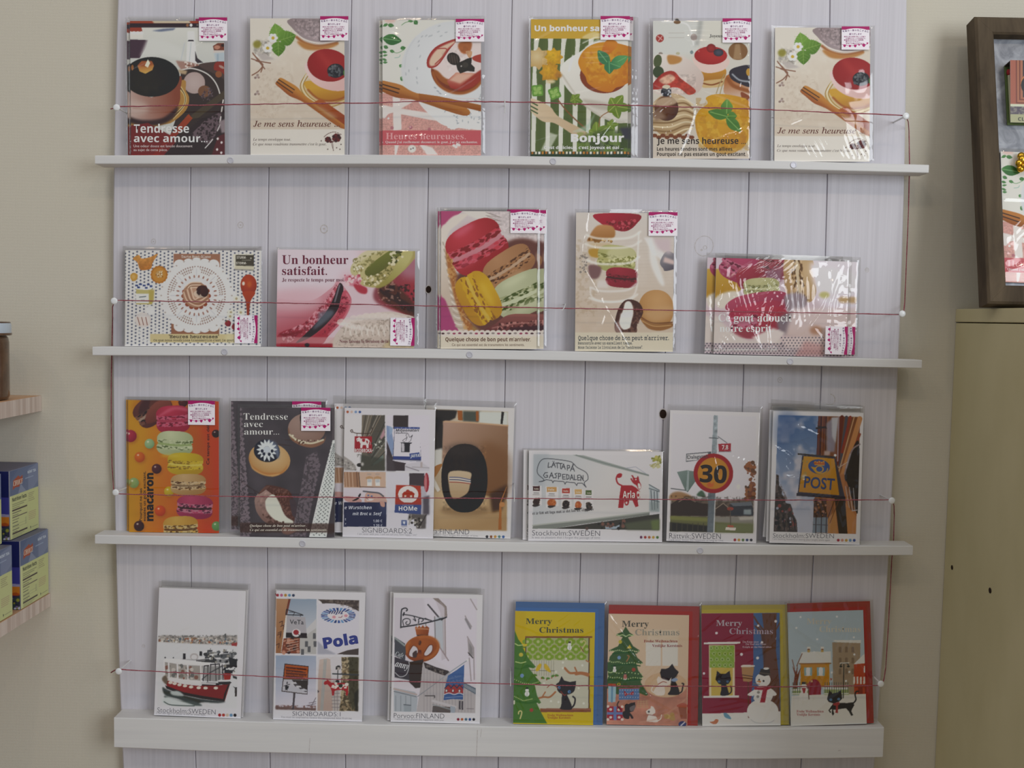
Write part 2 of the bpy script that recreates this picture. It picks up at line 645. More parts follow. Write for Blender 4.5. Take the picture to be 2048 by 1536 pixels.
        s.P(q(arc(1, -0.30, -1.0)+[(x, -0.34+bow*(1-x*x)) for x in np.linspace(1, -1, 12)]), ('r', shell, dark, *q([(-0.25, -0.75)])[0], rx*1.5, rx*1.5))

    def leaf(s, x, y, L_, w, rot, c, c2=None):
        r = math.radians(rot)
        pts = [(0, 0), (.25, -.42), (.55, -.5), (.85, -.25), (1, 0), (.85, .25), (.55, .5), (.25, .42)]
        s.P([(x+a*L_*math.cos(r)-b_*w*math.sin(r), y+a*L_*math.sin(r)+b_*w*math.cos(r)) for a, b_ in pts], c, 1)
        if c2:
            s.L([(x, y), (x+.9*L_*math.cos(r), y+.9*L_*math.sin(r))], max(2, w*.07), c2)

    def sleaf(s, x, y, L_, w, rot, c, c2):
        """saw-edged strawberry leaf"""
        r = math.radians(rot)
        out = []
        for k in range(23):
            t = k/22
            hw = .5*math.sin(min(1, t*1.08)**.75*math.pi)**.8*(1.0 if k % 2 else .86) if 0 < t < 1 else 0
            out.append((t, hw))
        pts = [(a, -b) for a, b in out]+[(a, b) for a, b in out[::-1]]
        s.P([(x+a*L_*math.cos(r)-b_*w*math.sin(r), y+a*L_*math.sin(r)+b_*w*math.cos(r)) for a, b_ in pts], c)
        q = lambda a, b_: (x+a*L_*math.cos(r)-b_*w*math.sin(r), y+a*L_*math.sin(r)+b_*w*math.cos(r))
        s.L([q(0, 0), q(.95, 0)], w*.035, c2, a=.7)
        for a in (.2, .4, .6):
            s.L([q(a, 0), q(a+.2, .36)], w*.025, c2, a=.5)
            s.L([q(a, 0), q(a+.2, -.36)], w*.025, c2, a=.5)

    # -- to a mesh
    def ink(s):
        """colours on the vertex grid (ny+1 rows from the top, nx+1 columns)"""
        a = np.pad(s.img, ((1, 1), (1, 1), (0, 0)), mode='edge')
        S2 = s.SS
        r = (np.arange(s.ny+1)*S2)
        c = (np.arange(s.nx+1)*S2)
        o = 0
        for dy in (0, 1):
            for dx in (0, 1):
                o = o+a[np.ix_(r+dy, c+dx)]
        return o/4


def face_mesh(name, art, w, h, t, mat, paper='e9e6e4', edge_sides=True, back='e4e1de'):
    """printed slab: w x h x t, origin at the middle of its lower edge, front towards -y"""
    nx, ny = art.nx, art.ny
    xs = np.linspace(-w/2, w/2, nx+1)
    zs = np.linspace(h, 0, ny+1)
    V = np.zeros(((ny+1)*(nx+1), 3))
    V[:, 0] = np.tile(xs, ny+1)
    V[:, 2] = np.repeat(zs, nx+1)
    V[:, 1] = -t/2
    C = alb(art.ink().reshape(-1, 3))
    idx = np.arange((ny+1)*(nx+1)).reshape(ny+1, nx+1)
    Q = np.stack([idx[1:, :-1], idx[1:, 1:], idx[:-1, 1:], idx[:-1, :-1]], -1).reshape(-1, 4)
    # body: sides and back
    n0 = len(V)
    x, y0, y1 = w/2, -t/2, t/2
    V2 = [(-x, y0, 0), (x, y0, 0), (x, y0, h), (-x, y0, h), (-x, y1, 0), (x, y1, 0), (x, y1, h), (-x, y1, h)]
    F2 = [(0, 4, 5, 1), (1, 5, 6, 2), (2, 6, 7, 3), (3, 7, 4, 0), (4, 7, 6, 5)]
    verts, cols = [V, np.array(V2)], [C, np.tile(alb(paper), (8, 1))]
    faces = [tuple(f) for f in Q.tolist()]+[tuple(i+n0 for i in f) for f in F2]
    n0 += 8
    for (tx, X, Y, wd, hh, c, st, rot, off) in art.texts:
        co, fs = text_mesh(tx, st, off)
        if len(co) == 0:
            continue
        mn, mx = co.min(0), co.max(0)
        ref = text_mesh('H', st, off)[0]
        cap = ref[:, 1].max()-ref[:, 1].min()
        sx = wd/(mx[0]-mn[0]) if wd else hh/cap
        sy = hh/cap if hh else sx
        r = math.radians(rot)
        ex, ey = (co[:, 0]-mn[0])*sx, -co[:, 1]*sy
        PX, PY = X+ex*math.cos(r)-ey*math.sin(r), Y+ex*math.sin(r)+ey*math.cos(r)
        u, v = happly(art.inv, PX, PY)
        k = np.stack([(u/art.W-0.5)*w, np.full(len(u), -t/2-0.00012), (1-v/art.H)*h], 1)
        k[:, 0] = np.clip(k[:, 0], -w/2, w/2)
        k[:, 2] = np.clip(k[:, 2], 0, h)
        verts.append(k)
        cols.append(np.tile(alb(c), (len(k), 1)))
        faces += [tuple(i+n0 for i in f) for f in fs]
        n0 += len(k)
    V = np.concatenate(verts)
    C = np.concatenate(cols)
    me = bpy.data.meshes.new(name)
    me.vertices.add(len(V))
    me.vertices.foreach_set('co', V.astype(np.float32).ravel())
    ls = np.array([len(f) for f in faces], dtype=np.int32)
    me.loops.add(int(ls.sum()))
    me.loops.foreach_set('vertex_index', np.array([i for f in faces for i in f], dtype=np.int32))
    me.polygons.add(len(faces))
    me.polygons.foreach_set('loop_start', np.concatenate([[0], np.cumsum(ls)[:-1]]).astype(np.int32))
    me.update(calc_edges=True)
    at = me.color_attributes.new('ink', 'FLOAT_COLOR', 'POINT')
    at.data.foreach_set('color', np.concatenate([C, np.ones((len(C), 1))], 1).astype(np.float32).ravel())
    me.materials.append(mat)
    return me
# ---------------------------------------------------------------- the printed pictures
K1, K2, K3 = (220, 20, .25391), (720, 20, .27832), (1280, 20, .29297)
K4, K5, K6 = (220, 400, .3125), (850, 400, .25879), (1370, 480, .24414)
K7, K8, K9, K10 = (200, 780, .23438), (640, 780, .21483), (1030, 780, .25391), (1500, 780, .22138)
K11, K12, K13 = (220, 1150, .26367), (740, 1150, .25128), (1180, 1180, .30273)


def art_chocolate(a):
    a.bg(('d2d2cc', 'c2c4c0', 500, 140, 500, 450))
    a.R(100, 60, 960, 110, 'a5482f'); a.P([(330, 85), (620, 78), (640, 108), (350, 108)], 'c9bda6', b=4)
    a.R(100, 106, 960, 140, '33222c'); a.E(612, 121, 12, 12, '9a6a4a'); a.E(640, 121, 12, 12, 'dcdcda'); a.E(690, 120, 8, 8, '77706a')
    a.P([(120, 140), (250, 140), (262, 190), (120, 190)], 'a2402c'); a.R(120, 172, 262, 225, 'd8d6d0')
    for i in range(4): a.E(160+i*30, 182, 17, 13, 'dededa')
    a.P([(120, 232), (302, 238), (285, 300), (235, 380), (120, 380)], '473240')
    a.P([(330, 165), (420, 150), (520, 143), (500, 160), (400, 172)], '6b7690', b=3)
    a.P([(300, 220), (420, 240), (560, 300), (600, 400), (420, 360), (240, 370)], 'cfd0cc', b=12)
    a.P([(612, 170), (665, 170), (670, 240), (690, 440), (600, 440), (612, 240)], 'dcdedc', b=3); a.P([(612, 248), (665, 248), (655, 236), (622, 236)], '2c2630')
    a.L([(640, 260), (625, 430)], 6, 'b4bac0', b=2); a.L([(590, 260), (560, 400)], 4, 'b4bcc8', b=2)
    a.P([(672, 320), (690, 380), (735, 415), (690, 420), (672, 400)], '3a3238')
    a.P([(812, 285), (850, 262), (930, 262), (930, 318), (820, 320)], '7e4332'); a.E(845, 295, 24, 16, 'c28a74'); a.E(890, 280, 15, 12, '3a2622')
    a.R(815, 322, 930, 340, 'd0c4bc'); a.P([(820, 340), (930, 330), (930, 410), (840, 420)], 'b4c0c8', b=5); a.L([(850, 350), (850, 410)], 8, '8fa4b4', b=3)
    a.P([(520, 400), (620, 410), (740, 440), (560, 470), (540, 440)], 'a88478', b=3); a.S([(530, 405), (730, 430), (620, 460)], 20, 6, ['d8ccc4', '8a5a4a'])
    a.P([(560, 470), (700, 440), (850, 405), (960, 420), (960, 1150), (420, 1150), (540, 800)], '3b302e', 0)
    a.P([(700, 440), (800, 412), (930, 420), (930, 560), (860, 520)], '51403c', 1); a.P([(840, 410), (930, 425), (930, 540), (880, 490), (820, 470)], '94382e', 1); a.E(880, 450, 24, 10, 'b09086', 30)
    a.L([(560, 475), (650, 462), (760, 500), (830, 570), (866, 660), (862, 720)], 9, 'd6d4d0', 1); a.P([(540, 470), (610, 480), (600, 510), (550, 500)], 'b8a080', b=3)
    a.E(857, 507, 26, 26, '985c38'); a.E(665, 575, 85, 85, 'bbaaa6', c2='b09c98'); a.E(745, 642, 50, 46, '7d563e')
    a.S([(760, 600), (830, 640), (780, 740), (700, 700)], 60, 5, ['6a5a60', '4a3c42'])
    # the cake
    a.P([(548, 560), (600, 640), (625, 700), (600, 790), (500, 880), (420, 905), (150, 960), (100, 900)], 'b98c48', 1)
    for d in (0, 18, 36): a.L([(552, 590+d), (598-d*.3, 680), (585-d*.3, 760), (500-d, 860)], 5, 'ead9a0' if d != 18 else '3a2c26', 1)
    a.P([(100, 560), (330, 690), (550, 520), (555, 640), (548, 730), (490, 820), (400, 880), (260, 890), (170, 850), (100, 760)], ('bda69e', '8e4c38', 150, 760, 520, 700), 1)
    a.P([(100, 800), (180, 850), (280, 870), (420, 850), (540, 760), (500, 850), (400, 905), (240, 910), (100, 860)], '3c2a2c', 1, b=8)
    a.P([(150, 720), (280, 740), (300, 800), (180, 820)], 'cbb8b0', 1, b=20, a=.7); a.L([(180, 775), (420, 790)], 5, '9a5444', b=3, a=.5)
    a.E(330, 528, 220, 157, '2b2822', c2='1f1a1e', f=(-.3, .3)); a.N([(130, 560), (330, 690), (540, 560), (330, 600)], 30, .3, b=10)
    a.P([(218, 440), (250, 405), (330, 405), (348, 440), (335, 475), (280, 503), (235, 485)], ('b86a38', 'd9b25e', 280, 420, 290, 500)); a.P([(218, 440), (250, 405), (330, 405), (345, 430), (290, 450)], 'a85c34', b=3)
    a.P([(275, 440), (300, 390), (318, 420), (300, 455)], 'e6dcc8'); a.E(178, 455, 10, 22, 'a0683a')
    # spoon, cloth
    a.P([(640, 830), (960, 590), (960, 650), (700, 850), (650, 860)], '4e4436'); a.P([(100, 920), (300, 890), (500, 1000), (560, 1150), (100, 1150)], '7c2c2c')
    a.P([(330, 1150), (460, 1000), (620, 820), (652, 855), (560, 960), (420, 1080), (390, 1150)], ('8a2e28', 'ab4c2c', 440, 1040, 630, 840))
    a.P([(560, 1000), (700, 870), (880, 780), (930, 800), (930, 960), (760, 1150), (420, 1150)], '352a2c', 0)
    a.N([(640, 980), (760, 860), (880, 800), (880, 920), (780, 1060), (680, 1020)], 12, .8, c='75626a', lo=.42, hi=.5, octaves=2)
    a.L([(893, 710), (880, 800), (862, 920)], 10, 'd8d4d0', 1, dash=2); a.L([(870, 900), (810, 1020), (700, 1140)], 8, 'ccc8c8', 1, dash=3)
    a.P([(850, 1000), (930, 960), (930, 1150), (800, 1150)], '5c2c30'); a.P([(862, 880), (930, 850), (930, 960), (880, 970)], '8c7f84', b=4)
    for x, y in ((850, 1015), (880, 1045), (845, 1100), (878, 1125)): a.E(x, y, 9, 10, 'd8d0d0')
    a.T('Tendresse', 190, 968, 434, 66, 'f2f0ee', 'sb'); a.T('avec amour...', 190, 1042, 580, 60, 'f2f0ee', 'sb')
    a.T('Une odeur douce est lancée doucement', 187, 1082, 464, 20, 'd8cccc'); a.T('au sujet de cette pièce.', 187, 1112, 268, 20, 'd8cccc')


def fork3(a, x, y, s, rot, c0, c1, dk):
    """wooden dessert fork: head at (x, y), handle running off along rot"""
    r = math.radians(rot)
    q = lambda pts: [(x+s*(u*math.cos(r)-v*math.sin(r)), y+s*(u*math.sin(r)+v*math.cos(r))) for u, v in pts]
    g = q([(0, -20), (0, 40)])
    a.P(q([(4, -33), (60, -42), (150, -46), (215, -30), (300, -24), (620, -28), (620, 30), (300, 26), (215, 32), (140, 46), (60, 38), (0, 30), (-4, 4)]), (c0, c1, *g[0], *g[1]), 1)
    a.L(q([(0, -13), (148, -15)]), 8*s, dk); a.L(q([(-2, 10), (150, 12)]), 8*s, dk)
    a.L(q([(160, 20), (300, 14), (600, 12)]), 10*s, c1, b=3*s, a=.6)


def art_sens(a):
    a.bg(('d8d0c4', 'cfc2b2', 1450, 60, 1500, 900)); a.N(None, 130, .10, c='c0a894', lo=.5, hi=.8); a.N(None, 60, .25, c='dfd9ce', lo=.55, hi=.75)
    a.P([(1120, 60), (1440, 60), (1430, 200), (1330, 380), (1120, 420)], 'd6d0c6', 1, b=25)
    # glass tumbler top right
    a.P([(1425, 70), (1890, 60), (1890, 180), (1800, 250), (1650, 270), (1520, 235), (1450, 160)], ('8f8082', 'a6989c', 1450, 80, 1700, 250), 1); a.N([(1440, 75), (1880, 75), (1850, 200), (1650, 245), (1480, 180)], 12, .35)
    a.L([(1450, 170), (1530, 232), (1650, 262), (1780, 245), (1880, 180)], 12, 'd9d2cc', 1); a.L([(1470, 215), (1540, 262), (1650, 285), (1790, 262)], 20, 'a8693c', 1, b=4)
    a.P([(1480, 245), (1650, 290), (1800, 262), (1740, 300), (1600, 318), (1520, 300)], 'c08648', 1, b=6)
    # strawberry leaves and flowers, pearls
    for rot, x, y, L_, w in ((-102, 1330, 250, 155, 135), (-18, 1340, 240, 140, 130), (88, 1325, 250, 125, 120)):
        a.sleaf(x, y, L_, w, rot, ('7aa544', '557f2c', x-40, y-60, x+60, y+60), '9dbb62')
    a.E(1200, 305, 68, 62, 'c4bfb6', c2='9b948c', f=(-.3, -.3)); a.N([(1135, 240), (1265, 240), (1265, 370), (1135, 370)], 18, .5, b=8); a.E(1160, 272, 32, 30, '97903e', b=5); a.P([(1150, 340), (1230, 350), (1300, 390), (1200, 400)], 'b8b0ac', b=5)
    for x, y in ((1285, 222), (1243, 302)):
        for k in range(6): a.E(x+24*math.cos(k*1.05), y+24*math.sin(k*1.05), 15, 14, 'e4e2dc')
        a.E(x, y, 13, 13, 'd3b43e')
    for p in ([(1125, 340), (1170, 400), (1220, 465)], [(1115, 385), (1180, 405), (1265, 420)], [(1120, 515), (1175, 480), (1205, 430), (1150, 400)], [(1130, 350), (1200, 430), (1190, 490)]): a.L(p, 9, '8d6450', 1)
    for y in (525, 655):
        for dx, dy, c in ((0, 0, 'b9aaa6'), (-12, 10, '8f7a74'), (14, 8, 'a08a80'), (6, -12, '9f8c84')): a.E(1158+dx, y+dy, 10, 9, c)
    a.N([(1230, 440), (1420, 460), (1480, 640), (1300, 860), (1150, 830), (1180, 560)], 20, .35, c='bfae9c', lo=.56, hi=.62)
    # gold paper and the dessert
    a.E(1700, 640, 205, 125, 'd3bd92', b=5); 
    for pts in ([(1555, 490), (1500, 600), (1560, 700), (1700, 765), (1830, 735), (1890, 690)], [(1560, 520), (1525, 600), (1580, 690), (1700, 745), (1860, 700)]): a.L(pts, 7, 'b08a3c', 1)
    a.L([(1548, 500), (1514, 600), (1570, 696), (1700, 755)], 4, 'f0e6c4', 1)
    a.P([(1550, 560), (1890, 600), (1890, 640), (1840, 700), (1740, 722), (1640, 700), (1570, 650)], ('d6a63c', 'b77a2a', 1700, 600, 1720, 720), 1); a.L([(1560, 630), (1640, 700), (1740, 718), (1840, 692), (1890, 640)], 14, 'a55c2c', 1, b=3)
    a.P([(1560, 410), (1890, 430), (1890, 600), (1800, 640), (1660, 610), (1565, 530)], ('e2c6c4', 'd8b4b0', 1600, 440, 1760, 640), 1)
    a.E(1722, 437, 168, 128, 'a82c2c', c2='982024', rot=10, f=(.2, -.3)); a.L([(1640, 330), (1800, 520)], 40, 'cf5048', b=20, a=.35)
    a.E(1778, 480, 66, 56, '3c3c42', c2='26272c'); a.S([(1725, 440), (1830, 440), (1830, 525), (1725, 525)], 45, 8, ['4e5258', '22242a', '5f6468']); a.P([(1840, 480), (1890, 470), (1890, 545), (1850, 530)], '55803a', 1)
    fork3(a, 1322, 560, 1.0, 34, 'c98a3e', 'a3592a', '4a2e22')
    a.P([(1600, 730), (1660, 700), (1890, 860), (1890, 935)], ('b5622c', '9c4622', 1640, 720, 1860, 880)); a.P([(1600, 745), (1680, 775), (1800, 850), (1740, 850)], 'b99c80', b=12, a=.7)
    a.R(1080, 942, 1920, 1160, 'd9d4cc')
    a.T('Je me sens heureuse ...', 1130, 920, 680, 46, '6a3a30', 'i', off=.005)
    a.T('Le temps enveloppe tout.', 1128, 1030, 297, 20, '57403a', 'i'); a.T("Ce que nous voudrions transmettre c'est le goût.", 1128, 1067, 577, 20, '57403a', 'i')
    for x, y, r in ((1718, 1022, 24), (1785, 1008, 34)):
        a.E(x, y, r, r*.95, '5a2626')
        for k in range(7): a.E(x+r*.75*math.cos(k*.9), y+r*.7*math.sin(k*.9), r*.36, r*.36, '6b2c2a' if k % 2 else '431b1e')
    a.L([(1720, 1045), (1750, 1032), (1760, 1110)], 3, '5a3a34', 1); a.L([(1785, 1042), (1745, 1040), (1762, 1110)], 3, '5a3a34', 1); a.P([(1735, 1030), (1765, 1040), (1735, 1050)], '5a2a2a')
    a.L([(1688, 1000), (1720, 975), (1770, 962), (1828, 985)], 7, '8a7670', 1, dash=1)
    for x, y in ((1716, 1098), (1786, 1086), (1812, 1098), (1665, 1032), (1820, 1060)): a.E(x, y, 5, 5, '57403a')


def art_tartlet(a):
    a.bg('d3d2cc')
    # leaves on the left
    for x, y, L_, w, r in ((200, 108, 46, 28, 10), (345, 80, 40, 16, 5), (390, 78, 36, 32, 50), (165, 205, 135, 78, 8), (170, 262, 36, 24, 20), (290, 276, 40, 24, -5), (215, 292, 36, 22, 20), (285, 412, 26, 24, -50), (292, 482, 40, 36, 40), (160, 300, 36, 18, 10), (165, 330, 34, 14, -10), (160, 352, 36, 16, 20), (165, 378, 34, 16, 0), (300, 262, 30, 30, 60), (200, 100, 40, 20, 150)):
        a.leaf(x, y, L_, w, r, ('4f8a4a', '3c6e3c', x, y-20, x+30, y+30), '7fae78')
    a.L([(300, 110), (330, 90), (380, 82)], 4, '5d9058', 1); a.L([(230, 300), (270, 310), (320, 285)], 4, '6b9a68', 1); a.L([(250, 345), (280, 340), (290, 325)], 4, '8fb4a8', 1); a.E(215, 80, 40, 14, 'd9bcb4', b=8)
    # doily plate
    a.E(690, 430, 395, 350, 'd5d7d9', c2='cbcdd0', b=4); a.L([(320, 420), (340, 300), (400, 200)], 5, 'bfc2c6', 1, b=3)
    for k in range(60):
        t = a.rng.rand()*6.28; rr = 255+95*a.rng.rand()
        x, y = 690+rr*1.05*math.cos(t), 420+rr*.93*math.sin(t)
        if y < 560 or x > 500: a.E(x, y, 12, 5, 'b4b8bc', rot=math.degrees(t)+90)
    # cream plate with lace, pink cloth below
    a.P([(120, 590), (420, 640), (520, 760), (620, 830), (900, 840), (900, 1050), (120, 1050)], 'cf9c94'); a.N([(120, 600), (900, 830), (900, 1050), (120, 1050)], 7, .18)
    for k in range(28): a.L([(120, 620+k*16), (900, 640+k*16)], 3, 'd9b0a8', a=.5)
    for p in ([(130, 770), (300, 650), (420, 640), (250, 735)], [(235, 600), (290, 640), (300, 860), (240, 870)], [(240, 700), (880, 800), (880, 845), (500, 790), (245, 740)], [(248, 970), (280, 970), (262, 1040), (250, 1040)], [(420, 960), (520, 990), (560, 1040), (480, 1040)], [(150, 680), (240, 700), (180, 780), (130, 770)]): a.P(p, 'd9d3d0', b=2)
    a.P([(420, 650), (560, 640), (900, 700), (900, 840), (640, 840), (520, 770)], 'd8d9da', 1)
    a.P([(560, 660), (900, 690), (900, 850), (780, 855), (700, 845), (640, 815), (590, 770)], 'dfe0e0', 1, b=2)
    for k in range(40):
        x, y = 600+270*a.rng.rand(), 690+125*a.rng.rand()
        if (y-690) < (x-560)*.9: a.E(x, y, 10, 4, 'a9aeb4', rot=a.rng.randint(0, 180))
    for k in range(9): a.E(640+k*18, 838+10*math.sin(k), 14, 13, 'dfe0e0')
    for x, y in ((540, 560), (575, 600), (830, 650), (600, 700), (560, 585), (860, 640)): a.E(x, y, 12, 5, 'a9aeb4', rot=30)
    # the tart
    a.E(700, 430, 190, 168, '9c4f26', c2='7c3818', f=(0, -.3)); a.E(705, 415, 175, 140, 'b5703a', c2='a05a2c'); a.L([(525, 450), (560, 530), (640, 585), (740, 598), (830, 560), (878, 500)], 20, 'a8602e', 1, b=4)
    a.P([(500, 400), (560, 300), (640, 240), (760, 215), (900, 230), (900, 420), (800, 470), (640, 500), (560, 440)], 'd9ccca', 1, b=3)
    a.P([(490, 415), (484, 350), (540, 270), (640, 222), (700, 212), (640, 290), (560, 400)], 'a83a34', 1); a.P([(505, 402), (505, 350), (560, 280), (650, 235), (690, 228), (620, 290), (560, 385)], 'd8bfa8', 1, b=3); a.L([(560, 280), (620, 280), (610, 320), (540, 390)], 8, 'b25048', 1)
    a.P([(720, 235), (800, 232), (790, 300), (740, 315), (705, 270)], 'b0683c', 1, b=4); a.P([(760, 300), (805, 300), (790, 350)], 'c99a74', 1)
    a.P([(806, 345), (840, 325), (900, 320), (900, 380), (830, 370)], 'b04438', 1); a.N([(580, 300), (760, 260), (820, 320), (640, 440)], 14, .1)
    a.P([(625, 510), (690, 450), (830, 455), (815, 490), (690, 572), (650, 560)], ('d59a84', 'a83a30', 720, 470, 700, 570)); a.P([(640, 505), (700, 462), (810, 462), (720, 530)], 'd9b09c', b=6); a.P([(700, 572), (870, 430), (880, 490), (800, 560)], 'a33c30', 1, b=3)
    a.E(672, 352, 50, 42, '3c332e', c2='2a2522', rot=40)
    for k in range(4): a.L([(640+k*18, 318+k*4), (650+k*18, 385)], 5, '5d5048', b=1)
    a.P([(690, 390), (770, 350), (805, 342), (800, 390), (825, 415), (822, 445), (770, 440), (720, 458), (700, 430)], '2e2a26'); a.E(757, 395, 22, 20, '3f3a34'); a.E(728, 405, 6, 6, 'b0aaa4')
    # fork
    fork3(a, 130, 540, 1.05, 17, 'c08040', '9a5828', '3d2a22'); a.P([(420, 600), (560, 620), (900, 690), (900, 738), (600, 665), (430, 655)], ('b87636', '9c5a28', 650, 625, 640, 680))
    a.E(365, 845, 13, 12, 'b06a78'); a.E(362, 842, 7, 7, 'd0a0a8'); a.E(498, 858, 12, 11, 'b8747e'); a.E(230, 848, 13, 12, 'b87880'); a.E(205, 780, 8, 8, 'e2dcd8')
    a.R(120, 866, 900, 972, 'cc6068'); a.E(374, 998, 30, 28, 'e4e0da', c2='cfcac4'); a.E(366, 1000, 5, 6, '6a5a54'); a.E(382, 994, 5, 6, '6a5a54')
    for x, y in ((690, 985), (712, 972), (675, 975), (700, 968)): a.E(x, y, 12, 10, 'e0d6d4')
    a.E(460, 1018, 9, 8, 'd8b8b0')
    a.T('Heures heureuses.', 186, 930, 575, 46, 'e2a3a6', 'b'); a.T("Quand j'ai réellement découvert le goût, j'ai été enchantée.", 184, 958, 662, 17, 'efd0d0', 'b')
    a.T('s', 160, 958, 0, 14, 'efd0d0', 'b')


def art_bonjour(a):
    a.bg('d2d2c8')
    for k in range(9):
        x = 1160+k*98
        a.P([(x+24+150*.06, 205), (x+92, 205), (x+82, 420), (x+74, 600), (x+70, 1070), (x+4, 1070), (x+14, 600), (x+10, 420)], '5a6a3a', 1 if k % 2 else 0)
        a.L([(x+48, 210), (x+40, 640), (x+30, 1070)], 20, '4c5c32', b=10, a=.5)
    a.R(1200, 60, 1960, 207, 'd3ac3c'); a.P([(1600, 205), (1640, 170), (1700, 160), (1760, 205)], 'dcc888', 1, b=3)
    # plate
    a.P([(1440, 440), (1475, 370), (1600, 290), (1680, 235), (1800, 205), (1980, 215), (1980, 760), (1900, 812), (1800, 800), (1680, 740), (1560, 640), (1470, 540)], ('dcdad4', 'ccc8bf', 1500, 350, 1700, 780), 1); a.L([(1455, 470), (1580, 650), (1690, 740), (1810, 795), (1900, 806)], 10, 'bdb7ab', 1, b=3)
    a.L([(1530, 330), (1500, 440)], 12, 'e6e6e0', b=4); a.P([(1610, 640), (1900, 700), (1760, 720), (1650, 690)], 'b8b2a6', 1, b=8)
    # melon balls / star biscuits
    for cx, cy, r, c, d in ((1285, 350, 72, 'd9c79c', 'c9a86c'), (1392, 340, 60, 'e0b62e', 'd2a022'), (1365, 450, 68, 'dfae30', 'c8902a')):
        a.P([(cx+r*(1+.14*math.cos(k*3.1416*1.0))*math.cos(k*.3927), cy+r*(1+.14*math.cos(k*3.1416))*math.sin(k*.3927)) for k in range(16)], ('r', c, d, cx-15, cy-15, r*1.1), 1)
    a.E(1425, 470, 26, 20, 'b98238', b=6); a.E(1370, 515, 34, 14, 'd8c9a0', b=6); a.N([(1310, 290), (1450, 290), (1440, 500), (1310, 500)], 16, .12)
    # orange dessert
    a.E(1755, 470, 175, 130, '9a4a22', c2='86401e'); a.P([(1580, 420), (1570, 360), (1620, 280), (1720, 235), (1850, 240), (1980, 300), (1980, 470), (1900, 540), (1840, 560), (1800, 590), (1720, 580), (1640, 530), (1620, 480)], ('r', 'e0a62e', 'cc7c1c', 1720, 340, 260), 1)
    a.N([(1590, 300), (1960, 300), (1900, 540), (1650, 520)], 26, .3, c='e9bd58', lo=.52, hi=.6); a.N([(1590, 300), (1960, 300), (1900, 540), (1650, 520)], 30, .35, c='b8661a', lo=.55, hi=.64)
    for p in ([(1620, 270), (1700, 220), (1800, 215)], [(1590, 300), (1680, 235), (1790, 228)], [(1600, 240), (1690, 200), (1760, 200)]): a.L(p, 7, 'e8e6e0', 1, b=1, a=.7)
    a.P([(1720, 380), (1760, 230), (1830, 220), (1850, 260), (1780, 330), (1745, 390)], ('d88a2a', 'c0581c', 1800, 240, 1730, 390), 1)
    for x, y, L_, w, r in ((1790, 395, 130, 78, -128), (1800, 400, 140, 76, -28), (1790, 370, 90, 74, 88), (1800, 385, 80, 60, 20)): a.leaf(x, y, L_, w, r, ('3f7d52', '5c9d60', x, y, x+L_*.6, y-30), '79b47c')
    # clovers
    for cx, cy in ((1275, 580), (1398, 600)):
        for r in (0, 90, 180, 270): a.leaf(cx, cy, 52, 52, r+(25 if cx > 1300 else 40), '6a9c3e', None); a.leaf(cx, cy, 38, 30, r+(25 if cx > 1300 else 40), '9cc068')
        a.P([(cx+54*math.cos(k*.42)*(1+.1*math.cos(k*2)), cy+42*math.sin(k*.42)) for k in range(15)], 'd8dcc4', 1, a=.0)
    # ivy
    for x, y, s, r in ((1540, 640, 64, 20), (1830, 690, 120, 10), (1700, 890, 110, -30), (1900, 880, 70, 60), (1800, 830, 60, -10)):
        for k, L_ in ((0, 1), (62, .8), (-62, .8), (128, .55), (-128, .55)): a.leaf(x, y, s*L_, s*.55, r+k, ('8aa23c', '5c7a2c', x-s, y-s, x+s, y+s), 'b4bd68')
    a.L([(1425, 650), (1480, 720), (1560, 800), (1620, 850)], 9, '8a5a36', 1); a.L([(1715, 840), (1730, 770), (1790, 730)], 6, '9a6a44', 1)
    # wooden fork lower left
    a.P([(1222, 640), (1290, 655), (1370, 700), (1400, 740), (1440, 775), (1600, 860), (1640, 900), (1590, 930), (1520, 890), (1400, 815), (1310, 800), (1222, 720)], ('d6c2a4', 'c6ad8c', 1300, 680, 1560, 900), 1)
    for y in (655, 685, 712): a.L([(1215, y), (1275, y+32)], 9, '3f5c34')
    a.P([(1560, 1060), (1600, 900), (1760, 860), (1980, 880), (1980, 1060)], '3d4c2c', b=10, a=.75); a.N([(1560, 880), (1980, 860), (1980, 1060), (1560, 1060)], 40, .6, c='7d9a44', lo=.5, hi=.58); a.P([(1860, 850), (1980, 830), (1980, 930), (1900, 930)], '3a3a44', b=8)
    a.P([(1520, 880), (1640, 820), (1700, 720), (1640, 870)], 'a9c4b4', b=6, a=.6); a.R(1200, 1018, 1960, 1060, '2f4030')
    for k in range(29): a.R(1232+k*24.6, 1018, 1232+k*24.6+15, 1036, ('c98a3a', 'd8d2bc', 'd9d8d0')[k % 3] if k % 4 else 'b07030')
    a.P([(1360, 880), (1300, 1010), (1360, 1010), (1420, 900)], 'd4d6cc', b=4, a=.7)
    a.T('Un bonheur satisfait', 1254, 153, 660, 42, 'f3efe2', 'sb', off=.02); a.T('Bonjour', 1515, 948, 382, 58, 'f5f3ee', 'sb', off=.02)
    a.T("C'est délicieux, c'est joyeux et gai ...", 1322, 1000, 570, 22, 'efede4', 'sb', off=.01)


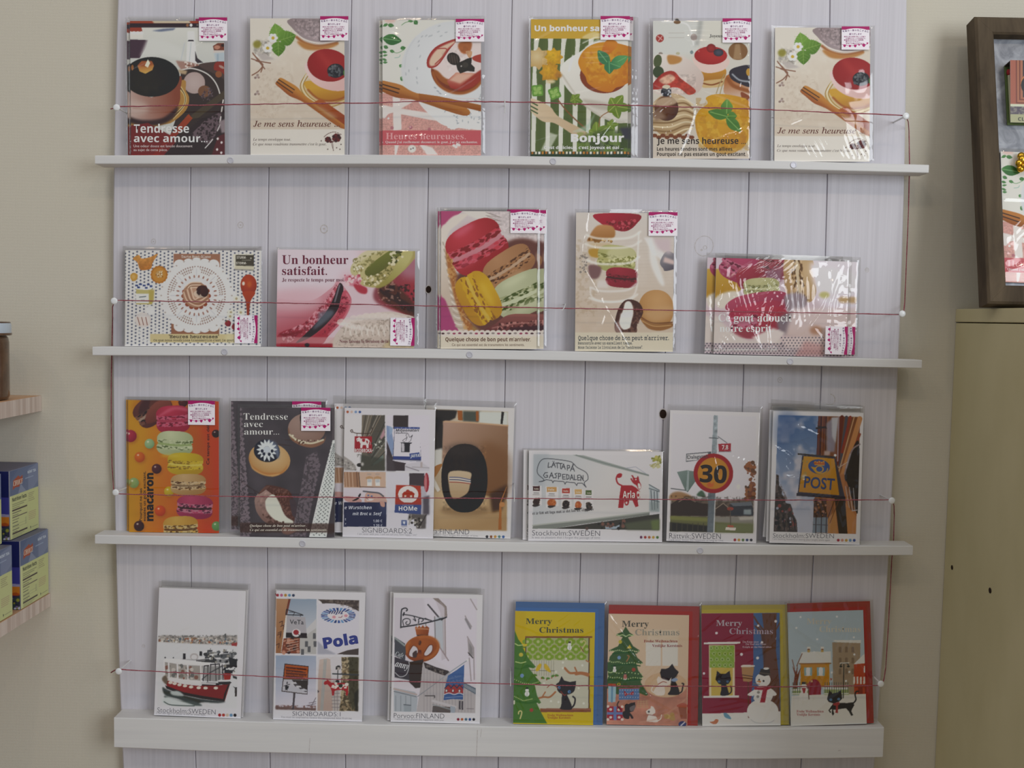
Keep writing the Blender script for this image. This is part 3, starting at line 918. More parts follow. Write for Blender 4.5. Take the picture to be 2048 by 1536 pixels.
def art_sweets(a):
    a.bg(('cbcac4', 'c6bcae', 400, 80, 400, 1000)); a.P([(80, 60), (430, 60), (380, 300), (80, 330)], 'c9cac6', b=15); a.P([(400, 60), (440, 60), (400, 240), (370, 250)], 'a9aaa6', b=8); a.R(430, 60, 770, 240, 'cfcdc4', b=10)
    a.L([(150, 80), (300, 90), (345, 140), (365, 240)], 9, 'dfe0de', 1, b=2)
    a.E(135, 195, 27, 27, 'a83c36'); a.L([(120, 180), (150, 205)], 7, 'd8a09c'); a.L([(150, 180), (125, 212)], 6, 'd8a09c'); a.E(367, 187, 23, 23, '978a86'); a.E(253, 84, 24, 13, '7a5a3c'); a.E(140, 300, 15, 11, '8f857c'); a.E(352, 290, 11, 13, '7a8a8c'); a.E(258, 298, 14, 10, 'b8b496')
    for y in (158, 190): a.L([(195, y), (300, y)], 5, 'b8b6b0', dash=1)
    a.E(668, 283, 66, 60, '87603a'); a.P([(650, 230), (680, 230), (695, 340), (635, 340)], 'b89c78', b=4, a=.6)
    # red jelly cup
    a.P([(395, 400), (580, 400), (555, 500), (480, 515), (425, 490)], ('cc9434', 'a96c26', 480, 410, 480, 510), 1); a.P([(420, 490), (560, 470), (600, 460), (560, 520), (470, 532), (425, 528)], 'd2b480', 1, b=2); a.L([(425, 500), (490, 512), (560, 490)], 10, '8f5220', 1)
    a.P([(370, 320), (595, 330), (585, 400), (500, 430), (430, 425), (385, 390)], 'dcc4bc', 1); a.E(482, 312, 112, 62, 'bb322e', c2='a32526', f=(.2, -.3)); a.E(485, 262, 32, 30, 'a3302e', c2='7e2022'); a.E(535, 292, 34, 26, '4a4c5c', c2='2e3038')
    for p in ([(575, 440), (545, 500), (520, 570)], [(590, 450), (560, 520), (545, 575)]): a.L(p, 6, 'a89468', 1)
    # tart on the left
    a.P([(85, 330), (200, 305), (300, 320), (400, 400), (435, 470), (400, 560), (300, 580), (85, 560)], ('d8d0ca', 'c6b4ac', 150, 330, 350, 560), 1); a.E(120, 350, 28, 45, '4f5a38', rot=10); a.E(125, 425, 38, 40, '3d4a30'); a.P([(190, 310), (280, 325), (270, 360), (200, 370)], 'c08a4a', 1, b=3)
    a.P([(90, 500), (160, 430), (230, 420), (280, 470), (380, 550), (330, 580), (250, 530), (90, 545)], ('a8342c', 'bf4a38', 150, 440, 330, 570), 1); a.P([(130, 480), (200, 440), (240, 470), (180, 510)], 'd6a890', 1, b=4); a.N([(90, 440), (380, 440), (380, 580), (90, 560)], 20, .25)
    # chocolate glazed cake right
    a.P([(605, 440), (760, 500), (760, 640), (690, 600), (590, 580), (570, 540)], ('b46c34', 'c9ad9a', 620, 470, 640, 590), 1); a.L([(600, 470), (640, 520), (760, 560)], 26, '9c5a2a', 1, b=3); a.P([(610, 420), (660, 390), (760, 385), (760, 520), (680, 505), (620, 470)], '2f2a34', 1); a.L([(630, 440), (680, 480), (750, 490)], 11, '9aa0a8', 1, b=2); a.E(740, 425, 16, 26, 'c99a3c')
    a.P([(690, 560), (760, 600), (760, 640), (700, 610)], '8f4a2a', 1)
    # mont blanc
    a.E(215, 720, 150, 150, 'cdb793', c2='a98a60', f=(0, -.3))
    for k in range(9): a.L([(90, 640+k*26), (200, 600+k*30+20), (300, 610+k*26), (360, 650+k*20)], 11, ('d9c8a6', '8f7048')[k % 2], 1)
    a.E(180, 672, 82, 86, '6e4326', c2='4a2a1c', f=(-.2, -.3)); a.P([(95, 640), (150, 600), (255, 600), (240, 640), (150, 660)], 'c6b196', 1, b=3, a=.8); a.P([(85, 700), (140, 680), (180, 740), (100, 760)], '8a6d58', b=10)
    a.E(178, 560, 36, 32, '24242c'); a.S([(150, 535), (210, 535), (210, 590), (150, 590)], 12, 6, ['b8bcc4', '4a4c58']); a.P([(150, 530), (170, 512), (205, 520), (190, 540)], 'cfc6b0', 1)
    for k in range(10): a.E(100+k*28, 862+(8 if k % 2 else -4), 18, 13, '7c4426')
    # yellow charlotte
    a.P([(375, 760), (400, 690), (460, 640), (450, 600), (520, 575), (640, 585), (740, 620), (765, 700), (750, 850), (700, 940), (600, 985), (480, 960), (400, 880)], ('r', 'dfae26', 'c68a1c', 530, 690, 280), 1)
    a.N([(380, 600), (760, 600), (760, 960), (400, 960)], 40, .4, c='e8c458', lo=.52, hi=.6); a.N([(380, 600), (760, 600), (760, 960), (400, 960)], 40, .3, c='b07416', lo=.56, hi=.64)
    for x, y, L_, w, r in ((590, 715, 105, 80, -88), (600, 730, 140, 70, -165), (590, 735, 135, 72, 45), (600, 725, 60, 60, 0)): a.leaf(x, y, L_, w, r, ('4d7f35', '699a44', x, y, x+40, y-60), '8fb866')
    a.R(60, 955, 780, 1040, 'cdbfb2', b=14, a=.45)
    a.T('Joyeux', 473, 188, 92, 20, '4a4644', 'b'); a.T('Je me sens heureuse ...', 115, 915, 606, 42, '33291f', 'sb'); a.T('Les heures tendres sont mes alliées.', 115, 962, 520, 25, '33291f', 'sb'); a.T('Pourquoi ne pas essaies un goût excitant.', 115, 997, 608, 25, '33291f', 'sb')
def art_doily(a):
    a.bg('d6d4d2')
    for j in range(28):
        for i in range(36):
            a.E(100+i*49/2*1.02-(j*.4), 332+j*21.6+(0 if i % 2 else 10.8)-i*.1, 6.2, 6, '5f6478')
    a.R(408, 345, 706, 470, 'a5755c'); a.R(393, 780, 700, 860, '9c6a50')
    a.R(258, 858, 840, 912, 'd3c494'); a.R(740, 858, 840, 912, 'd9cfa4', b=10)
    # doily
    for k in range(24):
        t = k*.2618; a.E(555+205*math.cos(t)*(1.06 if k % 4 == 0 else .98), 612+212*math.sin(t)*(1.06 if k % 4 == 0 else .98), 38, 36, 'dbdadb')
    a.E(555, 612, 205, 205, 'dbdadb')
    for k in range(8):
        t = k*.7854+.39
        for r_, s_ in ((182, 6), (165, 7), (150, 5)):
            for d in range(-4, 5): a.E(555+r_*math.cos(t+d*.085), 612+(r_+2)*math.sin(t+d*.085), s_, s_*.7, '9c8076' if r_ != 165 else 'a9958c', rot=math.degrees(t))
        a.E(555+145*math.cos(t-.39), 612+150*math.sin(t-.39), 34, 28, 'e0dfe0', rot=math.degrees(t-.39)); a.L([(555+122*math.cos(t-.39), 612+126*math.sin(t-.39)), (555+166*math.cos(t-.39), 612+170*math.sin(t-.39))], 5, 'c3c3c8')
    for k in range(26): a.E(555+122*math.cos(k*.2417), 612+122*math.sin(k*.2417), 11, 5, 'a5786a', rot=math.degrees(k*.2417)); a.E(555+226*math.cos(k*.2417), 612+232*math.sin(k*.2417), 6, 5, 'b4a8a2')
    a.E(555, 605, 112, 108, 'e2e1e2', c2='d2d1d3')
    # tart
    for k in range(16): a.E(552+80*math.cos(k*.39), 614+76*math.sin(k*.39), 15, 14, '9c5138')
    a.E(550, 606, 84, 82, 'c79f86', c2='b08468')
    for k in range(5): a.L([(472+k*12, 590-k*8), (500+k*10, 650-k*4), (570, 678-k*14), (630-k*6, 640-k*10)], 7, ('dfc4ac', '9c7259')[k % 2], 1); a.L([(480+k*10, 560+k*2), (520, 530+k*8), (580, 528+k*8)], 6, ('e0c8b2', 'a07a60')[k % 2], 1)
    a.E(592, 586, 40, 40, '4a2a20', c2='382018', f=(-.3, -.3)); a.P([(535, 600), (560, 580), (590, 615), (610, 622), (560, 625)], 'dac8b4', 1, a=.8); a.P([(555, 590), (580, 560), (575, 610)], '3b241c', 1)
    # biscuits
    a.P([(148, 375), (185, 352), (205, 375), (260, 365), (300, 345), (306, 352), (275, 400), (262, 440), (210, 450), (190, 440), (176, 400)], ('d79b50', 'c07a34', 200, 360, 220, 450), 1); a.N([(150, 350), (300, 350), (260, 445), (190, 445)], 16, .15)
    for k in range(16): a.E(316+44*math.cos(k*.3927), 478+46*math.sin(k*.3927), 12, 12, 'c07c2a')
    a.E(316, 478, 44, 46, 'd0933c'); a.E(316, 475, 24, 24, 'd8b682', c2='c49550'); a.S([(296, 455), (338, 455), (338, 498), (296, 498)], 14, 4, ['e8dcc0', 'a8702c'])
    a.P([(132, 480), (155, 466), (178, 480), (172, 510), (150, 520), (134, 505)], 'd2a044', 1); a.E(152, 492, 12, 14, 'dcb468', b=3)
    # jam jar
    a.R(168, 560, 272, 668, 'c3b878'); a.R(166, 600, 250, 660, 'd9dcd6'); a.P([(250, 580), (285, 575), (280, 650), (255, 668)], 'bfae5c', b=3); a.P([(160, 545), (180, 535), (272, 540), (275, 560), (250, 575), (170, 570)], 'd8dcd8', 1)
    for x, y in ((172, 548), (196, 540), (220, 548), (246, 542), (264, 552), (184, 560), (234, 562)): a.R(x-9, y-6, x+9, y+6, '3f4f86')
    a.L([(190, 622), (230, 618)], 6, '5d6a70', dash=1); a.L([(200, 640), (222, 640)], 3, '8a8f90')
    # matchbox
    a.P([(790, 348), (920, 345), (922, 440), (795, 442)], 'dcd8c8'); a.R(805, 352, 922, 430, '4a4438'); a.P([(805, 420), (924, 425), (922, 448), (795, 442)], 'cfc9b2'); a.L([(800, 446), (920, 450)], 7, '8a8680', b=2)
    # spoon
    a.E(888, 545, 52, 68, 'bf4a22', c2='96341a', f=(-.1, -.4)); a.P([(850, 590), (930, 590), (900, 650), (890, 740), (878, 740), (870, 650)], ('b8481f', '9c3a1c', 870, 590, 885, 740), 1); a.E(855, 535, 9, 13, 'e8d8cc', b=1); a.E(893, 540, 14, 20, 'c9602f', b=5)
    # blossoms, ribbon, meringue, berries
    a.L([(250, 690), (285, 730), (275, 780), (300, 830), (370, 840)], 5, 'e0dedc', 1, b=1); a.L([(240, 810), (190, 840), (210, 890), (260, 910)], 5, 'e2e0de', 1)
    a.P([(235, 690), (280, 680), (285, 720), (250, 735)], 'e2e0de', 1); a.E(212, 768, 52, 48, 'e0dbd8', c2='d0c8c4')
    for k in range(5): a.L([(178+k*13, 752), (192+k*12, 800)], 6, ('9a6a5c', 'dcc8be')[k % 2], 1)
    for x, y in ((810, 632), (838, 720), (775, 720), (770, 745)):
        for k in range(5): a.E(x+14*math.cos(k*1.26), y+12*math.sin(k*1.26), 11, 10, 'dedbd0')
        a.E(x, y, 8, 8, 'b7a884')
    a.E(756, 790, 20, 20, '9c2f36', c2='7a2230', f=(-.3, -.3)); a.E(798, 812, 18, 20, '94303a'); a.L([(745, 770), (750, 780)], 5, '5a6a3a')
    a.T('Tarte Mont-Blanc', 458, 371, 188, 16, 'e2d5cc', 'm', off=.01); a.T('STURM-', 812, 376, 62, 15, 'd8d4c8', 'sb'); a.T('STORM-', 808, 412, 68, 15, 'd8d4c8', 'sb'); a.T('streichholzer', 845, 388, 60, 6, 'b8b4a4'); a.T('matches', 868, 425, 45, 7, 'b8b4a4'); a.T('✷', 896, 380, 14, 0, 'b8b4a4')
    a.T("'Heures heureuses'", 378, 884, 320, 20, '4a4034', 'm', off=.02); a.T("Ce que nous voudrions transmettre c'est le goût.", 280, 904, 520, 13, '6b604c', 'm', off=.012)


def art_bonheur(a):
    a.bg(('d9c4cc', 'd2bcc4', 1080, 330, 1500, 930)); a.P([(1060, 310), (1560, 310), (1540, 520), (1340, 640), (1060, 560)], 'd8cbd4', 1, b=30); a.N(None, 120, .15, c='e0d0d8', lo=.5, hi=.8)
    a.P([(1060, 600), (1250, 560), (1420, 560), (1500, 460), (1540, 480), (1440, 620), (1250, 660), (1060, 700)], 'd9b9c2', 1, b=25)
    # dark red macaron right, with its filling
    a.P([(1700, 560), (1800, 480), (1960, 380), (1960, 740), (1850, 720), (1700, 650)], ('8e4a52', 'a8303a', 1720, 520, 1950, 640), 1, b=8); a.E(1930, 420, 90, 90, 'b58a9c', b=25, a=.7); a.E(1940, 640, 60, 70, 'a63440', b=15)
    a.P([(1720, 560), (1800, 520), (1960, 680), (1960, 750), (1850, 710), (1740, 640)], '5a3228', 1, b=6); a.N([(1720, 540), (1960, 540), (1960, 740), (1740, 640)], 20, .8, c='2c1c1c', lo=.5, hi=.6); a.P([(1740, 600), (1780, 590), (1960, 690), (1960, 730)], '3a2622', 1, b=3)
    a.N([(1700, 500), (1880, 500), (1880, 660), (1720, 640)], 18, .6, c='c79a8a', lo=.6, hi=.68)
    # green macaron top right
    a.P([(1540, 440), (1570, 390), (1680, 320), (1960, 310), (1930, 400), (1800, 520), (1700, 560), (1600, 540), (1550, 480)], ('c8c08e', 'b3a468', 1600, 400, 1800, 520), 1); a.P([(1640, 440), (1800, 320), (1880, 320), (1760, 440), (1660, 490)], ('7c8038', '63662c', 1700, 360, 1740, 460), 1); a.P([(1550, 430), (1640, 370), (1760, 315), (1680, 315), (1600, 350)], 'd2c9a6', 1, b=3)
    a.N([(1545, 380), (1780, 310), (1640, 450), (1560, 460)], 18, .9, c='8d8650', lo=.52, hi=.58); a.N([(1660, 480), (1880, 330), (1930, 340), (1800, 520), (1640, 550)], 16, .9, c='6e6a34', lo=.55, hi=.6); a.S([(1560, 420), (1620, 400), (1620, 470), (1560, 470)], 24, 7, ['e2d8c0', 'a09258']); a.S([(1600, 500), (1780, 460), (1720, 550), (1620, 540)], 30, 7, ['d9cfae', '8d8248'])
    a.P([(1880, 320), (1940, 330), (1900, 420), (1780, 540), (1700, 560), (1800, 470)], ('c2bb7c', 'a0964e', 1860, 380, 1800, 540), 1, b=3); a.S([(1800, 330), (1900, 325), (1860, 400), (1780, 420)], 26, 8, ['4e5024', 'd8d0b0'])
    # pink crumbs
    a.P([(1500, 500), (1540, 480), (1590, 500), (1600, 540), (1540, 550)], 'd58a9a', 1, b=5); a.S([(1490, 480), (1600, 480), (1620, 560), (1520, 550)], 30, 9, ['d27a8a', 'e6c4c8', 'b84a5a']); a.P([(1560, 540), (1640, 560), (1640, 600), (1590, 590)], 'b83a4a', 1, b=4)
    # big pink macaron
    a.P([(1060, 660), (1150, 640), (1300, 640), (1420, 560), (1460, 520), (1530, 600), (1545, 660), (1500, 760), (1400, 870), (1330, 930), (1060, 930)], ('d49aa6', 'b03a48', 1180, 640, 1260, 900), 1); a.E(1180, 650, 180, 60, 'd9b4be', b=25, a=.8)
    a.P([(1090, 850), (1240, 790), (1380, 650), (1440, 560), (1480, 560), (1420, 700), (1260, 860), (1120, 930), (1060, 930)], ('c25868', 'a63442', 1380, 600, 1180, 880), 1); a.N([(1090, 860), (1250, 780), (1380, 640), (1450, 540), (1470, 600), (1300, 820), (1120, 930)], 15, .9, c='dc9aa6', lo=.52, hi=.58); a.N([(1090, 860), (1250, 780), (1380, 640), (1450, 540), (1470, 600), (1300, 820), (1120, 930)], 12, .8, c='7c2430', lo=.6, hi=.66)
    a.P([(1455, 560), (1475, 530), (1495, 570), (1470, 680), (1390, 790), (1280, 880), (1190, 915), (1270, 840), (1380, 720), (1430, 630)], '2f2226', 1); a.P([(1340, 720), (1420, 705), (1430, 730), (1380, 780), (1300, 830), (1330, 770)], '6a7684', 1, b=8, a=.7); a.L([(1470, 545), (1440, 650)], 9, '8a8690', b=2, a=.8)
    a.P([(1490, 590), (1530, 600), (1540, 670), (1490, 770), (1380, 870), (1260, 925), (1320, 860), (1440, 760)], ('cc5a6c', 'b23444', 1500, 640, 1380, 880), 1); a.N([(1490, 590), (1540, 640), (1480, 770), (1400, 850), (1330, 870), (1450, 740)], 12, .9, c='7e2434', lo=.58, hi=.64); a.L([(1515, 600), (1538, 660), (1500, 750), (1400, 862)], 10, 'd88a98', 1, b=3, a=.8)
    a.P([(1080, 855), (1150, 850), (1240, 830), (1230, 850), (1110, 880)], '84202c', b=5)
    # lace
    a.P([(1440, 870), (1500, 800), (1560, 760), (1640, 730), (1720, 720), (1800, 715), (1880, 730), (1960, 770), (1960, 945), (1430, 945)], ('d3c6be', 'c4b4a8', 1600, 720, 1640, 940), 1); a.N([(1480, 800), (1960, 740), (1960, 945), (1440, 945)], 14, .9, c='a8988c', lo=.54, hi=.62)
    for k in range(12): a.E(1480+k*40, 800-60*math.sin(.3+k*.22)+4*(k % 2), 26, 22, 'ddd3cc', a=.7); a.L([(1500+k*36, 860), (1520+k*36, 800), (1545+k*36, 870)], 8, 'e0d8d0', 1, b=2, a=.7)
    a.P([(1060, 876), (1440, 880), (1420, 925), (1060, 920)], 'd0a4a4', b=3, a=.55); a.P([(1090, 918), (1425, 920), (1425, 945), (1090, 945)], 'a02a34', b=3); a.E(1262, 928, 16, 12, '2a2026', b=2)
    a.P([(1420, 780), (1560, 790), (1700, 840), (1560, 830)], 'e6dcd8', b=4, a=.6); a.P([(1780, 900), (1960, 900), (1960, 945), (1740, 945)], 'c9b47c', b=8, a=.6)
    a.T('Un bonheur', 1102, 410, 424, 56, '742e44', 'b'); a.T('satisfait.', 1102, 480, 288, 54, '742e44', 'b'); a.T('Je respecte le temps pour moi.', 1102, 522, 400, 22, '742e44', 'b'); a.T('Nous faisons la livraison de la', 1470, 914, 312, 20, '74303e', 'b')


def art_basket(a):
    a.bg(('c9bfc0', 'd0c4c4', 200, 100, 900, 600)); a.N([(330, 80), (930, 80), (930, 500), (700, 300)], 14, .12); 
    for k in range(12): a.L([(480, 100+k*22), (930, 160+k*40)], 3, 'b4a8aa', a=.5)
    a.P([(120, 80), (300, 80), (180, 170), (120, 330)], 'b8517c'); a.P([(280, 80), (480, 80), (600, 240), (560, 210), (330, 120)], 'd6d0ca', b=6); a.P([(120, 700), (160, 760), (260, 1010), (120, 1010)], 'b24a7c')
    for k in range(22): a.L([(470+12*(k % 5), 95+k*5), (520+14*(k % 6), 110+k*5)], 4, 'a09490', dash=1)
    # basket rim and weave
    a.P([(120, 260), (160, 180), (230, 120), (330, 110), (260, 180), (180, 260), (165, 420), (200, 640), (270, 800), (370, 1000), (260, 1005), (160, 780), (120, 700)], ('d8cfc6', 'c8b8a8', 130, 400, 300, 600), 1, b=3)
    for k in range(26): a.L([(135+k*4, 300+k*27), (150+k*5, 340+k*26), (185+k*6.5, 330+k*26)], 9, ('ded6cc', 'b0a090')[k % 2], 1, b=1)
    a.P([(185, 320), (230, 540), (290, 640), (300, 800), (400, 1010), (330, 1005), (240, 800), (175, 520), (160, 380)], 'b0703a', 1, b=6); a.N([(170, 330), (230, 500), (300, 800), (400, 1010), (300, 1000), (170, 560)], 14, .7, c='d8a868', lo=.5, hi=.6); a.P([(380, 900), (520, 960), (500, 1010), (360, 1010)], 'a8844a', b=8)
    for k in range(9): a.L([(290+k*12, 890+k*10), (420+k*14, 1010)], 4, 'cbb08a', a=.7)
    a.P([(400, 500), (700, 300), (930, 420), (930, 1010), (420, 1010), (240, 620)], '6a4038', 1, b=12)
    # macarons
    a.mac(402, 362, 228, 190, -28, 'cc4450', '9c2628', 'cc5a68', 'c98790', '8a2028', n=60)
    a.E(330, 470, 90, 36, 'd76478', rot=-30, b=22, a=.5); a.E(300, 235, 90, 26, 'dc7088', rot=-32, b=18, a=.6)
    a.mac(650, 510, 205, 120, -33, 'b98a62', 'a07048', 'a9784e', 'bfa084', '5c3a22', n=46)
    a.E(690, 590, 90, 26, 'c8a47e', rot=-33, b=18, a=.6)
    a.E(880, 440, 24, 50, '9c7a64', b=8)
    a.mac(765, 725, 235, 160, -24, 'bcbf9c', 'a6aa86', 'a2a67c', 'c4c8a8', '4c5a26', n=60)
    a.E(800, 820, 130, 34, 'cfd0b2', rot=-26, b=22, a=.6); a.E(690, 625, 110, 24, 'cccfae', rot=-28, b=16, a=.6)
    a.mac(415, 760, 205, 145, 62, 'd9ae24', 'c08a14', 'd6a820', 'dab84c', '9a6410', n=40)
    a.E(480, 730, 110, 26, 'e2bf48', rot=62, b=16, a=.6)
    a.P([(540, 960), (640, 890), (780, 880), (930, 900), (930, 1010), (490, 1010)], ('965a52', '6a3432', 720, 890, 720, 1010), 1); a.S([(540, 960), (900, 930), (930, 975), (560, 1000)], 60, 8, ['bb8078', '4c2220']); a.L([(520, 990), (700, 955), (930, 950)], 10, 'b88078', 1, b=2, a=.7); a.P([(680, 985), (930, 965), (930, 1012), (640, 1012)], '46242a', b=4)
    # label band with scalloped edge
    a.R(60, 1030, 960, 1190, 'd9d0be')
    for k in range(22):
        a.E(106+k*42, 1031, 26, 26, 'd9d0c8')
    for k in range(22): a.E(96+k*43, 1030+2*(k % 2), 13, 7, ('8a3050', 'a03a5c', '8c807c', '4a2a30')[(k*3) % 4])
    a.T("Quelque chose de bon peut m'arriver.", 158, 1092, 660, 30, '6a4430', 'sb'); a.T('Ce qui est essentiel est de transmettre les sentiments.', 208, 1128, 560, 20, '7c6454')


def art_glass_jar(a):
    a.bg(('cdc6c0', 'cbb9a6', 1600, 100, 1500, 1000)); a.N(None, 90, .2, c='d8cfc8', lo=.5, hi=.75); a.N([(1165, 300), (1330, 330), (1330, 900), (1165, 900)], 20, .4, c='b8a284', lo=.52, hi=.6)
    for k in range(26): a.L([(1180, 330+k*26), (1920, 300+k*27)], 3, 'bfb0a2', a=.35)
    a.S([(1190, 420), (1260, 420), (1240, 560), (1190, 560)], 22, 7, ['8a8078'])
    # stacked macarons in the jar
    a.P([(1310, 110), (1652, 112), (1630, 190), (1560, 240), (1480, 235), (1370, 190)], ('b22a3c', '962032', 1420, 110, 1520, 240), 1); a.S([(1400, 170), (1620, 160), (1580, 225), (1500, 228)], 40, 9, ['7c1828', 'c8505c'])
    a.P([(1260, 300), (1330, 200), (1440, 200), (1470, 250), (1440, 300), (1270, 320)], ('c6925e', 'a87238', 1340, 200, 1350, 310), 1, b=3); a.S([(1260, 300), (1450, 300), (1440, 325), (1270, 325)], 24, 8, ['d9b06a', '8a5a20'])
    a.P([(1260, 330), (1440, 330), (1420, 420), (1280, 440)], 'cdb896', b=10); a.P([(1270, 380), (1420, 385), (1410, 440), (1290, 440)], 'c0963a', 1, b=4)
    a.mac(1480, 455, 150, 105, 6, 'bcb97c', 'a3a264', 'c0bd82', 'b3b06e', '7c7c3c', n=50); a.P([(1420, 390), (1600, 370), (1620, 440), (1440, 470)], 'cdc9a4', 1, b=8, a=.6); a.S([(1420, 460), (1620, 440), (1610, 490), (1420, 500)], 70, 8, ['d2cf9c', '8a8a48'])
    a.P([(1265, 505), (1360, 520), (1340, 600), (1280, 600)], '7c5a5a', 1, b=5); a.mac(1520, 600, 125, 78, 4, 'a53240', '8a2430', '8c2834', '4c2026', '5c1420', n=24)
    # glass rings
    for y, rx, c in ((285, 215, 'e2ded8'), (355, 220, 'dedad4'), (480, 205, 'e4e0da'), (690, 180, 'dcd8d4'), (770, 190, 'e0dcd6')):
        a.L([(1460-rx, y-14), (1460-rx*.6, y+12), (1460, y+16), (1460+rx*.6, y+4), (1460+rx*.95, y-40)], 17, c, 1, b=3, a=.8)
    a.L([(1652, 250), (1640, 500), (1640, 650)], 9, 'e2e0dc', b=3); a.L([(1275, 680), (1300, 760), (1450, 790), (1600, 750), (1640, 660)], 12, 'e0dcd8', 1, b=4, a=.8); a.P([(1340, 620), (1400, 620), (1420, 680), (1320, 680)], 'd4ccc6', b=8)
    # spoon handle right
    a.P([(1690, 290), (1760, 290), (1860, 430), (1840, 470), (1760, 420)], 'd9d6d4', b=6); a.P([(1815, 480), (1870, 395), (1945, 440), (1945, 520), (1860, 550), (1840, 530)], ('8e8a90', '5c5660', 1840, 420, 1900, 540), 1); a.P([(1850, 440), (1930, 470), (1920, 500), (1840, 480)], 'cfb8b4', b=5); a.P([(1760, 300), (1900, 300), (1900, 420), (1800, 380)], 'c9b8bc', b=14); a.P([(1740, 300), (1800, 480), (1850, 650), (1810, 640), (1740, 480)], 'dedddc', 1, b=8, a=.8)
    # bitten and whole macaron
    a.E(1785, 845, 135, 150, 'cda06a', c2='b07c40', f=(.1, -.4), p=.9); a.P([(1670, 910), (1760, 960), (1900, 950), (1910, 980), (1820, 1010), (1720, 990)], '9c6a38', 1, b=2); a.L([(1670, 905), (1760, 950), (1910, 945)], 9, '7c4c26', 1); a.L([(1680, 935), (1770, 975), (1900, 968)], 8, 'c79a62', 1); a.P([(1690, 860), (1900, 820), (1900, 900), (1760, 940)], 'd2ac80', 1, b=20, a=.6)
    a.P([(1465, 960), (1490, 850), (1540, 780), (1600, 770), (1660, 800), (1685, 870), (1640, 960), (1630, 1030), (1540, 1030), (1480, 1025)], '4e2e26', 1); a.N([(1480, 960), (1540, 780), (1680, 850), (1630, 1030), (1480, 1025)], 12, .8, c='7a5444', lo=.52, hi=.6); a.P([(1470, 960), (1500, 940), (1520, 1010), (1500, 1028), (1470, 1010)], '8f7068', 1, b=3)
    a.P([(1530, 850), (1550, 790), (1590, 790), (1610, 860), (1590, 960), (1580, 990), (1530, 1000), (1500, 940)], 'dedad4', 1, b=2); a.P([(1510, 880), (1600, 860), (1605, 900), (1510, 905)], 'e8e6e0', b=6)
    a.R(1150, 1024, 1960, 1190, 'd6cdb8'); a.L([(1150, 1040), (1960, 1042)], 30, 'd2c8b4', b=8, a=.5)
    a.T("Quelque chose de bon peut m'arriver.", 1184, 1082, 700, 32, '40464c', 'm', off=.012); a.T('Rencontre avec un excellent temps.', 1182, 1116, 420, 20, '4a5054', 'm', off=.012); a.T('Nous faisons la livraison de la "tendresse".', 1182, 1149, 500, 20, '4a5054', 'm', off=.012)


